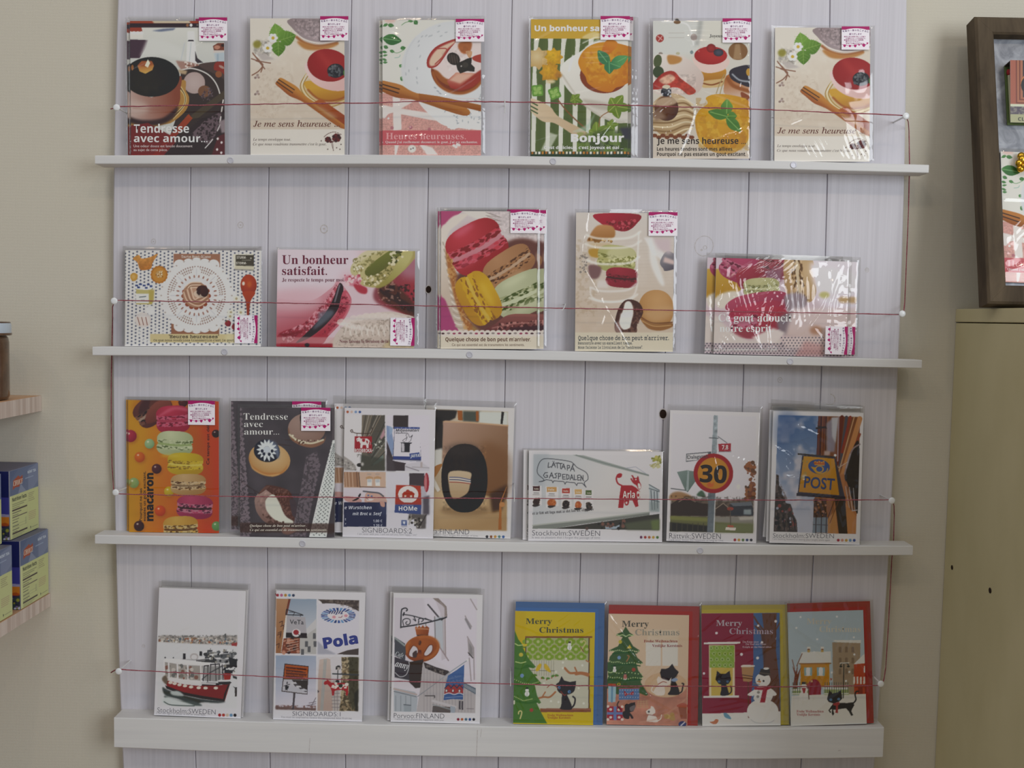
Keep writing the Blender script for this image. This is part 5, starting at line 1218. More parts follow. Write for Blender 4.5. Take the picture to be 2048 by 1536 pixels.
    a.P([(835, 750), (925, 752), (955, 770), (985, 800), (985, 850), (965, 870), (972, 915), (948, 922), (925, 870), (860, 866), (852, 928), (812, 928), (822, 840)], R_); a.L([(840, 752), (810, 735), (798, 700), (808, 672), (830, 664)], 12, R_, 1); a.P([(800, 670), (820, 656), (842, 660), (838, 684), (812, 692)], R_, 1)
    a.P([(925, 690), (915, 672), (928, 672), (940, 690), (960, 690), (965, 676), (975, 690), (978, 712), (992, 745), (990, 775), (972, 782), (958, 755), (936, 730)], R_, 1); a.L([(915, 700), (930, 725), (948, 740)], 12, R_, 1); a.P([(968, 735), (985, 742), (990, 772), (972, 775)], 'd2ccc8', 1); a.E(952, 705, 6, 6, 'd2ccc8'); a.P([(960, 800), (985, 805), (982, 850), (962, 850)], 'd0c8c4', 1); a.E(970, 828, 9, 12, R_); a.P([(862, 868), (898, 868), (890, 905), (868, 905)], R_, 1); a.E(878, 888, 8, 10, 'd2ccc8')
    a.T('Arla', 848, 850, 96, 54, 'e0d8d4', 'sb')
    a.T('Stockholm:SWEDEN', 135, 1145, 534, 40, '53525c', '', rot=.4, off=-.014); a.T('It was so pleasant that I forgot the passage of time.', 135, 1168, 540, 16, '8a8890', '', rot=.3, off=-.01); dots5(a, 993, 1159, 11, 32, ('6c3c5c', 'a83c38', 'b8683c', 'c8a044', '50743c'))


def art_speed_sign(a):
    a.bg(WHITE); a.P([(1240, 185), (1902, 210), (1872, 1128), (1218, 1112)], ('cfccd2', 'd2ced4', 1500, 200, 1500, 900))
    a.P([(1228, 860), (1300, 830), (1400, 850), (1560, 870), (1700, 870), (1880, 850), (1876, 1000), (1224, 1000)], '6a5c50', b=5); a.P([(1226, 820), (1290, 800), (1380, 830), (1400, 870), (1230, 870)], 'a8825c', 1, b=5); a.P([(1430, 830), (1470, 790), (1500, 840)], '4c6450', 1, b=4); a.N([(1228, 830), (1880, 840), (1878, 1000), (1224, 1000)], 22, .5, c='3c342e', lo=.5, hi=.58)
    a.P([(1270, 870), (1350, 842), (1450, 890), (1560, 900), (1560, 990), (1224, 990), (1226, 900)], '3c302a'); a.L([(1290, 880), (1350, 846), (1420, 880)], 7, '8c7464'); a.P([(1580, 930), (1640, 890), (1700, 940), (1700, 990), (1580, 990)], '443832'); a.L([(1580, 935), (1640, 892), (1700, 945)], 6, '9c8c7c'); a.P([(1690, 900), (1850, 880), (1876, 930), (1876, 990), (1700, 990)], '3a3c42'); a.P([(1690, 890), (1860, 880), (1870, 910), (1720, 915)], '6a7078'); a.R(1800, 940, 1860, 980, '94a0a4', b=4)
    a.P([(1222, 990), (1560, 1000), (1876, 1010), (1874, 1128), (1218, 1112)], '6c6c44'); a.P([(1222, 990), (1560, 1010), (1558, 1040), (1222, 1020)], '84864c', b=4); a.P([(1570, 1000), (1876, 1000), (1874, 1060), (1575, 1040)], '8c8880', b=3); a.P([(1760, 1000), (1876, 995), (1876, 1020), (1770, 1025)], 'b8b4ac', b=3); a.P([(1220, 1040), (1530, 1070), (1570, 1090), (1560, 1120), (1218, 1112)], '2e2c28', b=4)
    for k in range(8): a.L([(1232+k*42, 1050), (1230+k*42, 1108)], 6, '4a4438')
    a.R(1575, 1050, 1874, 1120, '757a54', b=10)
    # foliage on the right
    a.S([(1810, 580), (1890, 560), (1890, 650), (1830, 660)], 36, 12, ['8c5234', 'a0643c', '6c4830']); a.S([(1815, 760), (1888, 740), (1884, 860), (1810, 860), (1830, 800)], 50, 12, ['7c4a34', '9c643c', '5c4434']); a.S([(1850, 660), (1888, 650), (1886, 740), (1850, 740)], 14, 9, ['8c5a40'])
    # pole and signs
    a.P([(1565, 198), (1598, 200), (1570, 1120), (1512, 1118)], ('8a949c', '9ca6ac', 1530, 500, 1590, 502)); a.N([(1565, 198), (1598, 200), (1570, 1120), (1512, 1118)], 26, .3); a.P([(1580, 860), (1570, 1120), (1562, 1120), (1572, 860)], 'c8c8cc'); a.P([(1520, 810), (1575, 812), (1560, 1120), (1512, 1118)], '5c646c', a=.75)
    a.L([(1530, 376), (1600, 380)], 7, '5a5e64'); a.L([(1598, 366), (1670, 418)], 6, '6a6e74'); a.P([(1600, 424), (1700, 420), (1700, 482), (1605, 484)], 'b03440'); a.L([(1605, 486), (1700, 486)], 5, '7c8088')
    a.P([(1348, 502), (1545, 484), (1545, 540), (1345, 566)], '54585e'); a.P([(1354, 508), (1520, 493), (1520, 545), (1350, 558)], 'ccc9cc'); a.P([(1275, 645), (1350, 632), (1410, 640), (1420, 720), (1360, 805), (1340, 790)], ('7c8c88', '64746e', 1290, 650, 1400, 760)); a.P([(1358, 630), (1372, 632), (1366, 790), (1346, 800)], '98a4a4'); a.L([(1228, 775), (1345, 790)], 7, '54585a')
    a.E(1562, 656, 156, 156, 'b22c2c', c2='a4242a'); a.E(1562, 656, 124, 124, 'd0912e', c2='c8882a'); a.P([(1510, 745), (1530, 722), (1550, 740), (1565, 720), (1560, 760), (1520, 765)], 'd0682e', 1, b=4)
    a.T('30', 1452, 722, 212, 138, '2c2420', 'sb', rot=3, off=.012)
    a.E(1612, 640, 18, 26, 'c8862c', b=4); a.T('7,8', 1628, 468, 50, 34, 'e4d8d8', 'sb'); a.T('Dalagatan', 1358, 543, 160, 28, '46464c', '', rot=-4, off=.008)
    a.E(1695, 935, 26, 14, 'a04a3c'); a.L([(1695, 940), (1697, 1070)], 7, '5c544c'); a.P([(1660, 1080), (1740, 1085), (1735, 1105), (1655, 1102)], 'd8d0c8'); a.P([(1672, 1062), (1720, 1066), (1722, 1082), (1674, 1080)], 'b8644c'); a.E(1758, 762, 14, 20, 'dcd8d4', b=4)
    a.T('Rättvik:SWEDEN', 1214, 1168, 406, 42, '53525c', '', rot=.8, off=-.014); a.T('I will never forget this happiness as long as I live.', 1212, 1186, 430, 16, '8a8890', '', rot=.8, off=-.01); dots5(a, 1731, 1180, 11, 32, ('a83038', 'c89840', '5c7440', '34406c', '2c2c34'))


def art_post_sign(a):
    a.bg('d3d2d6'); a.P([(252, 226), (996, 242), (955, 1300), (212, 1278)], ('4c6c9c', 'b4b8c8', 350, 260, 480, 1150)); a.N([(252, 226), (640, 234), (600, 1280), (212, 1278)], 130, .8, c='c8c4cc', lo=.5, hi=.75); a.P([(252, 226), (420, 230), (380, 420), (248, 500)], '3c5a90', 1, b=40, a=.6)
    # left dark house row
    a.P([(235, 760), (258, 770), (262, 860), (290, 900), (285, 940), (315, 975), (320, 1020), (365, 1030), (380, 1070), (388, 1120), (420, 1180), (428, 1284), (212, 1278)], '3c3430'); a.N([(235, 760), (300, 900), (420, 1180), (425, 1284), (212, 1278)], 26, .7, c='6a5c58', lo=.55, hi=.62); a.S([(240, 1040), (380, 1060), (400, 1240), (230, 1240)], 26, 12, ['8c4a44', '24201e', '6c6068', '9ca0b0'])
    for k in range(7): a.L([(250+k*24, 1110+k*8), (262+k*24, 1262)], 9, ('241f1d', '54483f')[k % 2])
    # right-hand house fronts
    a.P([(615, 235), (996, 242), (955, 1300), (570, 1290), (580, 1000), (598, 600)], ('7c4a30', 'b4764a', 620, 600, 950, 900)); a.P([(615, 235), (690, 238), (650, 620), (598, 590)], '5c2e22'); 
    for k in range(6): a.L([(628+k*15, 240), (612+k*17, 590)], 7, ('7c4430', '3c241e', '9c6448')[k % 3])
    a.P([(690, 300), (760, 240), (780, 420), (760, 560), (690, 560)], '8a8290', b=6); a.P([(735, 250), (800, 244), (770, 480), (740, 420)], 'b4b4bc', b=4)
    for p, c, wd in (([(830, 244), (790, 660)], '6c2e24', 34), ([(870, 244), (810, 700)], '4c4a58', 26), ([(905, 244), (830, 560)], '943c30', 24), ([(940, 244), (800, 740)], 'c8a078', 10), ([(990, 260), (830, 790)], 'c88c58', 46), ([(990, 400), (900, 620)], '9c4c34', 22), ([(800, 244), (790, 640)], '9c8c94', 12)): a.L(p, wd, c, b=1)
    a.P([(985, 480), (920, 540), (880, 660), (850, 770), (860, 820), (880, 850), (960, 1110), (975, 1000)], '2a2426', 1); a.L([(990, 490), (930, 530), (890, 620), (852, 760)], 14, '8c7c80', 1); a.L([(905, 580), (870, 700)], 14, 'a8a0a8', b=3, a=.7)
    for k in range(6): a.L([(860+k*18, 870+k*4), (900+k*12, 1090)], 6, ('a8a4a8', '3c3638')[k % 2])
    a.L([(910, 1092), (965, 1084)], 9, 'b0acb0')
    a.P([(760, 960), (860, 970), (880, 1298), (800, 1296)], '33291f'); a.P([(800, 760), (850, 760), (860, 960), (820, 960)], 'b47850', b=4); a.P([(860, 1020), (950, 1130), (955, 1290), (880, 1298)], 'c08450'); a.P([(690, 1010), (760, 990), (760, 1100), (700, 1160)], '94603c', b=3); a.P([(700, 1160), (770, 1090), (790, 1296), (700, 1290)], 'b88450', b=2); a.L([(760, 1000), (700, 1160)], 7, '4a2c20'); a.L([(800, 1000), (720, 1200)], 6, '6c4028')
    a.P([(575, 980), (690, 985), (690, 1160), (570, 1150)], '4e3426'); a.S([(580, 990), (690, 995), (690, 1140), (580, 1140)], 26, 9, ['8a5a3c', '2c1e1a', 'a8785c']); a.P([(570, 1150), (700, 1150), (700, 1292), (562, 1290)], '7a8694'); 
    for x in (596, 645, 690): a.L([(x, 1110), (x-4, 1290)], 9, '3a3032')
    a.L([(570, 1215), (700, 1220)], 6, '48444c'); a.L([(600, 345), (680, 335)], 17, '2e2422'); a.L([(610, 325), (690, 345)], 8, '2e2422'); a.R(668, 550, 720, 590, 'b4a09c', b=5); a.E(768, 590, 12, 12, 'dcdce0')
    a.L([(760, 660), (800, 700), (880, 650)], 5, 'c8b8a8')
    # the sign
    a.P([(430, 570), (770, 600), (770, 616), (430, 584)], '3a3434'); a.P([(470, 590), (770, 610), (860, 985), (420, 955), (430, 925)], '3b3a4a'); a.P([(484, 596), (760, 620), (805, 950), (440, 920)], ('d0982e', 'c48a28', 520, 620, 640, 940)); a.P([(420, 930), (860, 962), (862, 984), (418, 956)], '35303a')
    a.E(622, 692, 98, 66, '39508c', rot=6); a.E(622, 692, 90, 60, '3f5894', rot=6); a.E(625, 715, 40, 33, 'd2a23a'); a.E(625, 714, 29, 24, '3f5894'); a.P([(545, 690), (590, 700), (595, 730), (575, 725)], 'd2a23a'); a.L([(575, 715), (600, 745), (650, 752), (690, 735), (700, 710)], 10, 'd2a23a', 1)
    a.P([(572, 655), (590, 640), (606, 650), (622, 636), (640, 650), (660, 642), (676, 662), (670, 678), (582, 672)], 'c4642c'); a.L([(584, 674), (668, 680)], 7, 'd8b04a')
    for k in range(5): a.E(586+k*20, 648+(k % 2)*6, 6, 6, 'd8b04a')
    a.S([(470, 640), (520, 640), (500, 800), (450, 860)], 8, 9, ['b4944c']); a.E(490, 780, 22, 16, 'ccc4b4', b=6)
    a.T('POST', 484, 878, 276, 104, '3a4a78', '', rot=5, off=.02)
    a.T('Stockholm:SWEDEN', 206, 1333, 550, 40, '53525c', '', rot=.6, off=-.014); a.T('I am looking forward to seeing your bright smile again', 204, 1352, 515, 16, '8a8890', '', rot=1.2, off=-.01); dots5(a, 796, 1356, 13, 36, ('a83048', 'c88c7c', 'c8a048', '6c94bc', '3c549c'))
def art_boat(a):
    a.bg('d3d1d6'); a.P([(368, 100), (975, 120), (963, 1010), (362, 990)], ('d2cfd6', 'd0cfd2', 500, 110, 500, 480))
    a.P([(368, 462), (430, 456), (560, 462), (700, 468), (870, 455), (966, 460), (964, 535), (368, 508)], 'a39c98', b=3); a.N([(368, 455), (966, 455), (964, 530), (368, 505)], 12, .9, c='6c6a68', lo=.5, hi=.57); a.N([(368, 470), (966, 470), (964, 535), (368, 510)], 14, .8, c='d0c8c0', lo=.52, hi=.6); a.S([(372, 475), (960, 480), (960, 530), (372, 505)], 60, 6, ['a8684c', 'c4a47c', '5c6c78', 'd8d4d0', '8c6c58']); a.P([(920, 520), (966, 510), (964, 540), (925, 536)], 'a84040'); a.P([(868, 450), (880, 440), (886, 470), (870, 475)], '5c5c5c'); a.L([(410, 540), (470, 540)], 4, 'b8a090')
    a.L([(780, 520), (784, 600)], 4, '8c8c90')
    # ice and other boats
    a.P([(368, 510), (966, 540), (964, 1010), (362, 990)], 'cfcfd2', b=4)
    for k, (x, y, w) in enumerate(((760, 590, 90), (810, 610, 100), (860, 640, 110), (900, 680, 70), (880, 600, 80), (930, 600, 40), (740, 640, 120))):
        a.P([(x-w/2, y), (x+w/2, y-6), (x+w/2-8, y+22), (x-w/2+10, y+26)], ('3a3a3c', '54565a', '8c8c8e')[k % 3], 1); a.L([(x-w/2, y-8), (x+w/2-6, y-12)], 12, 'd8d6d8', b=1); a.L([(x, y-10), (x+4, y-34)], 4, '5a5a60'); a.R(x-20, y-22, x+18, y-8, ('48484c', 'b4b4b4')[k % 2])
    a.S([(700, 560), (964, 570), (964, 760), (860, 760)], 60, 8, ['26262a', 'dcdce0', '5a5c60', '8c8880'])
    a.P([(900, 620), (964, 640), (964, 700), (910, 690)], '2a2a2e'); a.P([(860, 745), (920, 740), (915, 790), (868, 800)], 'a83028'); a.P([(870, 715), (935, 722), (930, 745), (868, 742)], '2c2c30'); a.P([(930, 760), (964, 770), (964, 790), (935, 780)], '3c3c40'); a.P([(930, 735), (964, 745), (964, 760), (930, 755)], 'd8d8da'); a.R(948, 850, 964, 920, '3a3230'); a.P([(930, 840), (964, 860), (964, 875)], '2c2c2e')
    for x in (565, 690): a.R(x-10, 594 if x < 600 else 578, x+10, 640 if x < 600 else 612, '2a282c')
    a.E(640, 618, 32, 26, 'b4aeae'); a.E(640, 622, 22, 18, 'd0ced0'); a.R(655, 640, 705, 664, '3a3638'); a.L([(540, 640), (720, 645)], 7, '9c9a9c', b=1)
    # red boat
    a.P([(405, 645), (430, 632), (560, 640), (720, 660), (855, 670), (860, 686), (700, 690), (560, 684), (408, 660)], 'd9d7d9'); a.L([(408, 660), (560, 684), (705, 690)], 4, '8a8888'); a.P([(412, 662), (560, 684), (706, 690), (692, 840), (560, 820), (440, 800), (420, 760)], 'a09a94'); a.S([(420, 680), (690, 700), (680, 790), (440, 780)], 40, 11, ['7c7870', 'c4beb8', '8a6054', '6a6a68'])
    for x in (412, 446, 512, 590, 690): a.L([(x, 662+(x-412)*.09), (x+4, 800+(x-412)*.1)], 12, 'd8d6d8')
    a.P([(430, 770), (560, 790), (694, 800), (694, 842), (560, 826), (430, 800)], 'd3d0d0'); a.L([(560, 690), (600, 790)], 5, 'b8b0ac')
    for p in ([(715, 690), (708, 800)], [(744, 688), (742, 806)], [(765, 676), (760, 800)], [(800, 672), (806, 800)], [(832, 674), (828, 812)], [(852, 680), (860, 810)], [(720, 688), (750, 686)], [(768, 678), (830, 674)]): a.L(p, 8, '2c2a2e')
    a.P([(716, 700), (760, 690), (840, 690), (850, 790), (800, 806), (716, 800)], '6c6a68', b=3, a=.6); a.L([(700, 790), (760, 740), (850, 690)], 9, '38383a', a=.7)
    a.P([(418, 812), (440, 800), (560, 828), (694, 842), (700, 825), (830, 835), (912, 822), (895, 880), (872, 955), (700, 915), (560, 890), (440, 850)], ('9a2218', '86201a', 600, 830, 640, 930), 0); a.P([(418, 835), (560, 888), (700, 915), (872, 942), (870, 960), (700, 938), (540, 905), (430, 860)], '2c2022'); a.P([(870, 955), (885, 890), (912, 826), (895, 835), (868, 900), (858, 950)], '2c2022'); a.P([(695, 815), (830, 818), (830, 836), (700, 838)], '2a2628'); a.P([(820, 810), (900, 800), (925, 815), (900, 830), (830, 830)], '2c2a2c'); a.L([(830, 802), (905, 800)], 14, 'd2d0d2', 1); a.L([(700, 822), (800, 826)], 10, 'd2d0d2')
    for x, y in ((460, 815), (492, 822), (528, 832), (570, 840), (616, 848), (674, 854), (726, 856), (804, 856)): a.E(x, y, 17, 11, 'd8d0c4')
    a.P([(395, 790), (420, 760), (440, 790), (430, 830)], '6c5c4c', 1, b=3); a.E(420, 625, 6, 6, '3a3a3a'); a.E(482, 626, 5, 5, '3a3a3a')
    # dark open water
    a.P([(400, 850), (440, 870), (540, 905), (700, 940), (870, 958), (820, 970), (700, 965), (640, 985), (520, 940), (420, 910)], '3a403f', 1, b=3); a.P([(410, 915), (520, 950), (640, 960), (700, 990), (600, 985), (480, 975)], '4a5452', 1, b=3); a.P([(430, 925), (520, 950), (640, 990), (480, 985), (400, 965)], 'c6cccc', 1, b=3); a.P([(460, 885), (520, 880), (560, 915), (480, 910)], 'b4bcbc', 1, b=3); a.L([(412, 960), (470, 985), (640, 992)], 8, '54605c', 1)
    a.T('Stockholm:SWEDEN', 360, 1040, 442, 36, '5a5864', '', rot=2.2, off=-.014); a.T('I can see signs of winter in the air these days.', 356, 1052, 372, 15, '8a8890', '', rot=2.2, off=-.01); dots5(a, 833, 1061, 12, 29, ('a82430', 'b8443c', 'c8b8a8', '6c94b8', '22242c'))


def art_signs_one(a):
    a.bg('d2d0d5'); dots5(a, 1272, 152, 11, 30, ('a82a38', 'c0648c', 'c08c34', '6094b8', '34405c'))
    # top left
    a.P([(1262, 178), (1568, 182), (1565, 600), (1258, 592)], ('94a2b4', 'c8c8ce', 1480, 190, 1500, 480)); a.P([(1262, 178), (1360, 180), (1340, 300), (1320, 480), (1300, 592), (1258, 592)], ('b88c68', 'a06c44', 1300, 200, 1290, 590)); a.P([(1355, 180), (1372, 180), (1345, 300), (1330, 300)], '7c4030'); a.P([(1335, 300), (1350, 300), (1318, 585), (1298, 585)], 'd4d0cc'); a.P([(1318, 480), (1440, 470), (1440, 595), (1300, 592)], '8a4a34'); a.S([(1320, 490), (1435, 480), (1435, 590), (1310, 590)], 26, 11, ['3a2420', 'b8785c', '5c3428', 'c89078'])
    for k in range(5): a.L([(1345, 500+k*20), (1430, 485+k*18)], 5, 'c8a898')
    a.P([(1440, 460), (1565, 380), (1565, 600), (1440, 596)], 'b4b2b0'); a.P([(1480, 420), (1565, 330), (1565, 400), (1470, 470)], 'c4c2c4'); 
    for x, y in ((1450, 560), (1500, 540), (1545, 500), (1480, 500), (1540, 440)): a.R(x, y, x+22, y+44, '5c5c60')
    a.L([(1340, 260), (1335, 300), (1465, 304)], 7, '2c2a2e'); a.L([(1345, 262), (1460, 300)], 6, '2c2a2e'); a.L([(1360, 280), (1400, 284), (1390, 300)], 4, '2c2a2e', 1)
    for x in (1390, 1445): a.L([(x, 304), (x, 322)], 4, '3c3a3e')
    a.P([(1340, 308), (1482, 318), (1494, 476), (1338, 470)], 'aaa6ac'); a.P([(1336, 436), (1494, 440), (1496, 478), (1334, 474)], '2c2426'); a.E(1414, 438, 33, 30, 'd6d2d4'); a.E(1412, 434, 21, 20, 'a42c34'); a.L([(1430, 450), (1455, 472)], 6, '3c3438')
    for x, y in ((1300, 360), (1310, 390), (1285, 455), (1290, 440), (1275, 530)): a.L([(x-15, y), (x+10, y-12), (x+5, y+22)], 5, '4a2c24')
    a.T('VeTa', 1364, 370, 106, 34, '4a484e', '', off=.01, rot=2)
    # top right: the bread flag
    a.P([(1578, 184), (1890, 190), (1886, 606), (1574, 600)], 'd0cdd6'); a.P([(1578, 184), (1890, 190), (1889, 275), (1800, 230), (1700, 215), (1600, 215)], '4a403e'); a.N([(1578, 184), (1890, 190), (1889, 275), (1700, 215)], 14, .7, c='7c7068', lo=.52, hi=.6); a.P([(1720, 600), (1800, 570), (1887, 555), (1886, 606)], '4c4240'); a.P([(1576, 500), (1640, 560), (1720, 600), (1574, 600)], 'a8a8b4', b=4)
    n = 26
    for k in range(n):
        t0, t1 = k*6.2832/n, (k+.62)*6.2832/n
        q = lambda r, t: (1732+r*132*math.cos(t), 306+r*58*math.sin(t))
        a.P([q(.62, t0), q(1, t0), q(1, t1), q(.62, t1)], ('3c5ca4', '2c4480', '6c9ccc')[k % 3])
    a.E(1732, 306, 82, 36, 'd8d2d6'); a.E(1700, 318, 14, 11, 'd89aa4'); a.E(1790, 308, 14, 11, 'd89aa4'); a.L([(1710, 298), (1722, 296)], 5, '3c4c84'); a.L([(1750, 294), (1764, 292)], 5, '3c4c84'); a.L([(1735, 320), (1755, 320), (1762, 308)], 4, '8c3c50', 1)
    for k in range(6): a.L([(1664+k*18, 290), (1676+k*18, 272)], 8, '343c6c')
    for x in range(3): pass
    a.T('Pola', 1624, 556, 264, 84, '3a4490', 'sb', rot=-9, off=.03)
    a.P([(1890, 400), (1905, 400), (1905, 540), (1888, 540)], 'd2d0d5'); a.P([(1576, 184), (1600, 200), (1612, 216), (1585, 216)], 'd8d4d8')
    # bottom left: orange sign
    a.P([(1258, 608), (1565, 612), (1562, 1026), (1256, 1018)], ('98a6bc', 'c9c5d0', 1300, 620, 1420, 950)); a.N([(1258, 985), (1562, 990), (1562, 1026), (1256, 1018)], 14, .9, c='7c5c58', lo=.42, hi=.55); a.P([(1256, 995), (1400, 1005), (1562, 1008), (1562, 1026), (1256, 1018)], '6c5450', b=4)
    for p in ([(1490, 990), (1562, 975)], [(1510, 970), (1562, 960)], [(1530, 990), (1562, 930)]): a.L(p, 4, '5c5058')
    a.P([(1392, 890), (1408, 890), (1396, 1020), (1382, 1020)], '4a4248'); a.P([(1325, 670), (1508, 690), (1498, 906), (1302, 882)], '3a2c2a'); a.P([(1330, 678), (1503, 696), (1500, 790), (1320, 784)], 'b85a24'); a.P([(1318, 790), (1498, 796), (1494, 900), (1308, 876)], 'bab8c0')
    a.P([(1380, 794), (1498, 798), (1495, 870), (1440, 845), (1400, 820)], '38302e'); 
    for k in range(6): a.P([(1370+k*20, 812+k*13), (1410+k*18, 810+k*14), (1420+k*16, 826+k*12), (1390+k*18, 836+k*10)], ('c4c2c8', '4a4448')[k % 2])
    a.P([(1338, 822), (1345, 805), (1352, 824)], '26242a'); a.E(1344, 830, 8, 8, 'b4b0b8'); a.P([(1330, 838), (1358, 840), (1354, 860), (1346, 862), (1350, 876), (1340, 870), (1330, 872)], '26242a'); a.L([(1322, 840), (1364, 828)], 5, '26242a')
    for k in range(4): a.L([(1338, 698+k*22), (1490-(k % 2)*30, 714+k*20)], 9, '6c3418', dash=1)
    for k, t in enumerate(('Varoitus: heikkoa', 'jäätä ja kelirikkoa', 'Varning för svag is', 'och menföre')): a.T(t, 1336, 708+k*23, (150, 148, 152, 110)[k], 14, '3c2418', 'sb', rot=5)
    # bottom right: red horse sign
    a.P([(1576, 620), (1886, 622), (1882, 1032), (1572, 1028)], 'ccc8cc'); a.P([(1590, 640), (1650, 630), (1672, 640), (1690, 1030), (1574, 1028), (1580, 760)], ('c4b4ac', 'b09a90', 1600, 660, 1620, 1000)); 
    for k in range(3): a.L([(1626+k*8, 640), (1598+k*8, 1025)], 4, '8fa0a4')
    a.P([(1680, 800), (1740, 790), (1745, 1030), (1690, 1030)], 'b4aca8')
    for k in range(8): a.L([(1684, 820+k*26), (1742, 815+k*27)], 5, '80787a')
    a.L([(1700, 800), (1706, 1028)], 4, '80787a'); a.L([(1722, 800), (1726, 1028)], 4, '80787a')
    a.P([(1755, 622), (1886, 622), (1882, 1032), (1740, 1030), (1765, 800)], '8a785c'); a.P([(1800, 622), (1886, 622), (1884, 960), (1840, 1030), (1800, 900), (1815, 760)], '4a4634', b=4); a.N([(1760, 622), (1815, 622), (1810, 1030), (1742, 1030)], 16, .8, c='c0b090', lo=.5, hi=.58); a.N([(1760, 622), (1880, 622), (1880, 1030), (1742, 1030)], 14, .7, c='38301f', lo=.54, hi=.6); a.P([(1852, 900), (1884, 860), (1882, 1032), (1860, 1030)], '2c2a22', b=3)
    a.L([(1690, 748), (1884, 757)], 10, '3c4044'); a.L([(1730, 690), (1727, 800)], 6, '2c2a2c'); a.R(1714, 690, 1748, 714, '3a3634'); a.E(1731, 708, 14, 14, 'b0a8a4'); a.R(1712, 700, 1725, 716, '2c2a2a'); a.E(1726, 806, 16, 11, '28262a'); a.P([(1722, 686), (1744, 686), (1740, 698), (1726, 698)], '2c2a2c')
    a.P([(1622, 820), (1628, 806), (1645, 800), (1650, 790), (1660, 800), (1680, 815), (1720, 818), (1770, 816), (1805, 820), (1808, 890), (1802, 915), (1790, 912), (1788, 880), (1770, 870), (1720, 872), (1702, 880), (1700, 912), (1686, 914), (1682, 880), (1672, 850), (1650, 828), (1628, 832)], 'b2242c'); a.S([(1680, 818), (1800, 820), (1795, 860), (1690, 860)], 18, 9, ['d8d0c8']); a.P([(1735, 830), (1765, 828), (1760, 850), (1740, 850)], '30362c', 1); a.L([(1680, 850), (1712, 860)], 6, 'd8d0c8'); a.P([(1576, 870), (1588, 882), (1576, 895)], '3a3036')
    a.T('SIGNBOARDS:1', 1385, 1066, 364, 32, '5a5864', '', rot=.8, off=-.014); a.T('You must be surprised to receive this unexpected letter from me.', 1298, 1082, 540, 15, '8a8890', '', rot=1.2, off=-.01)


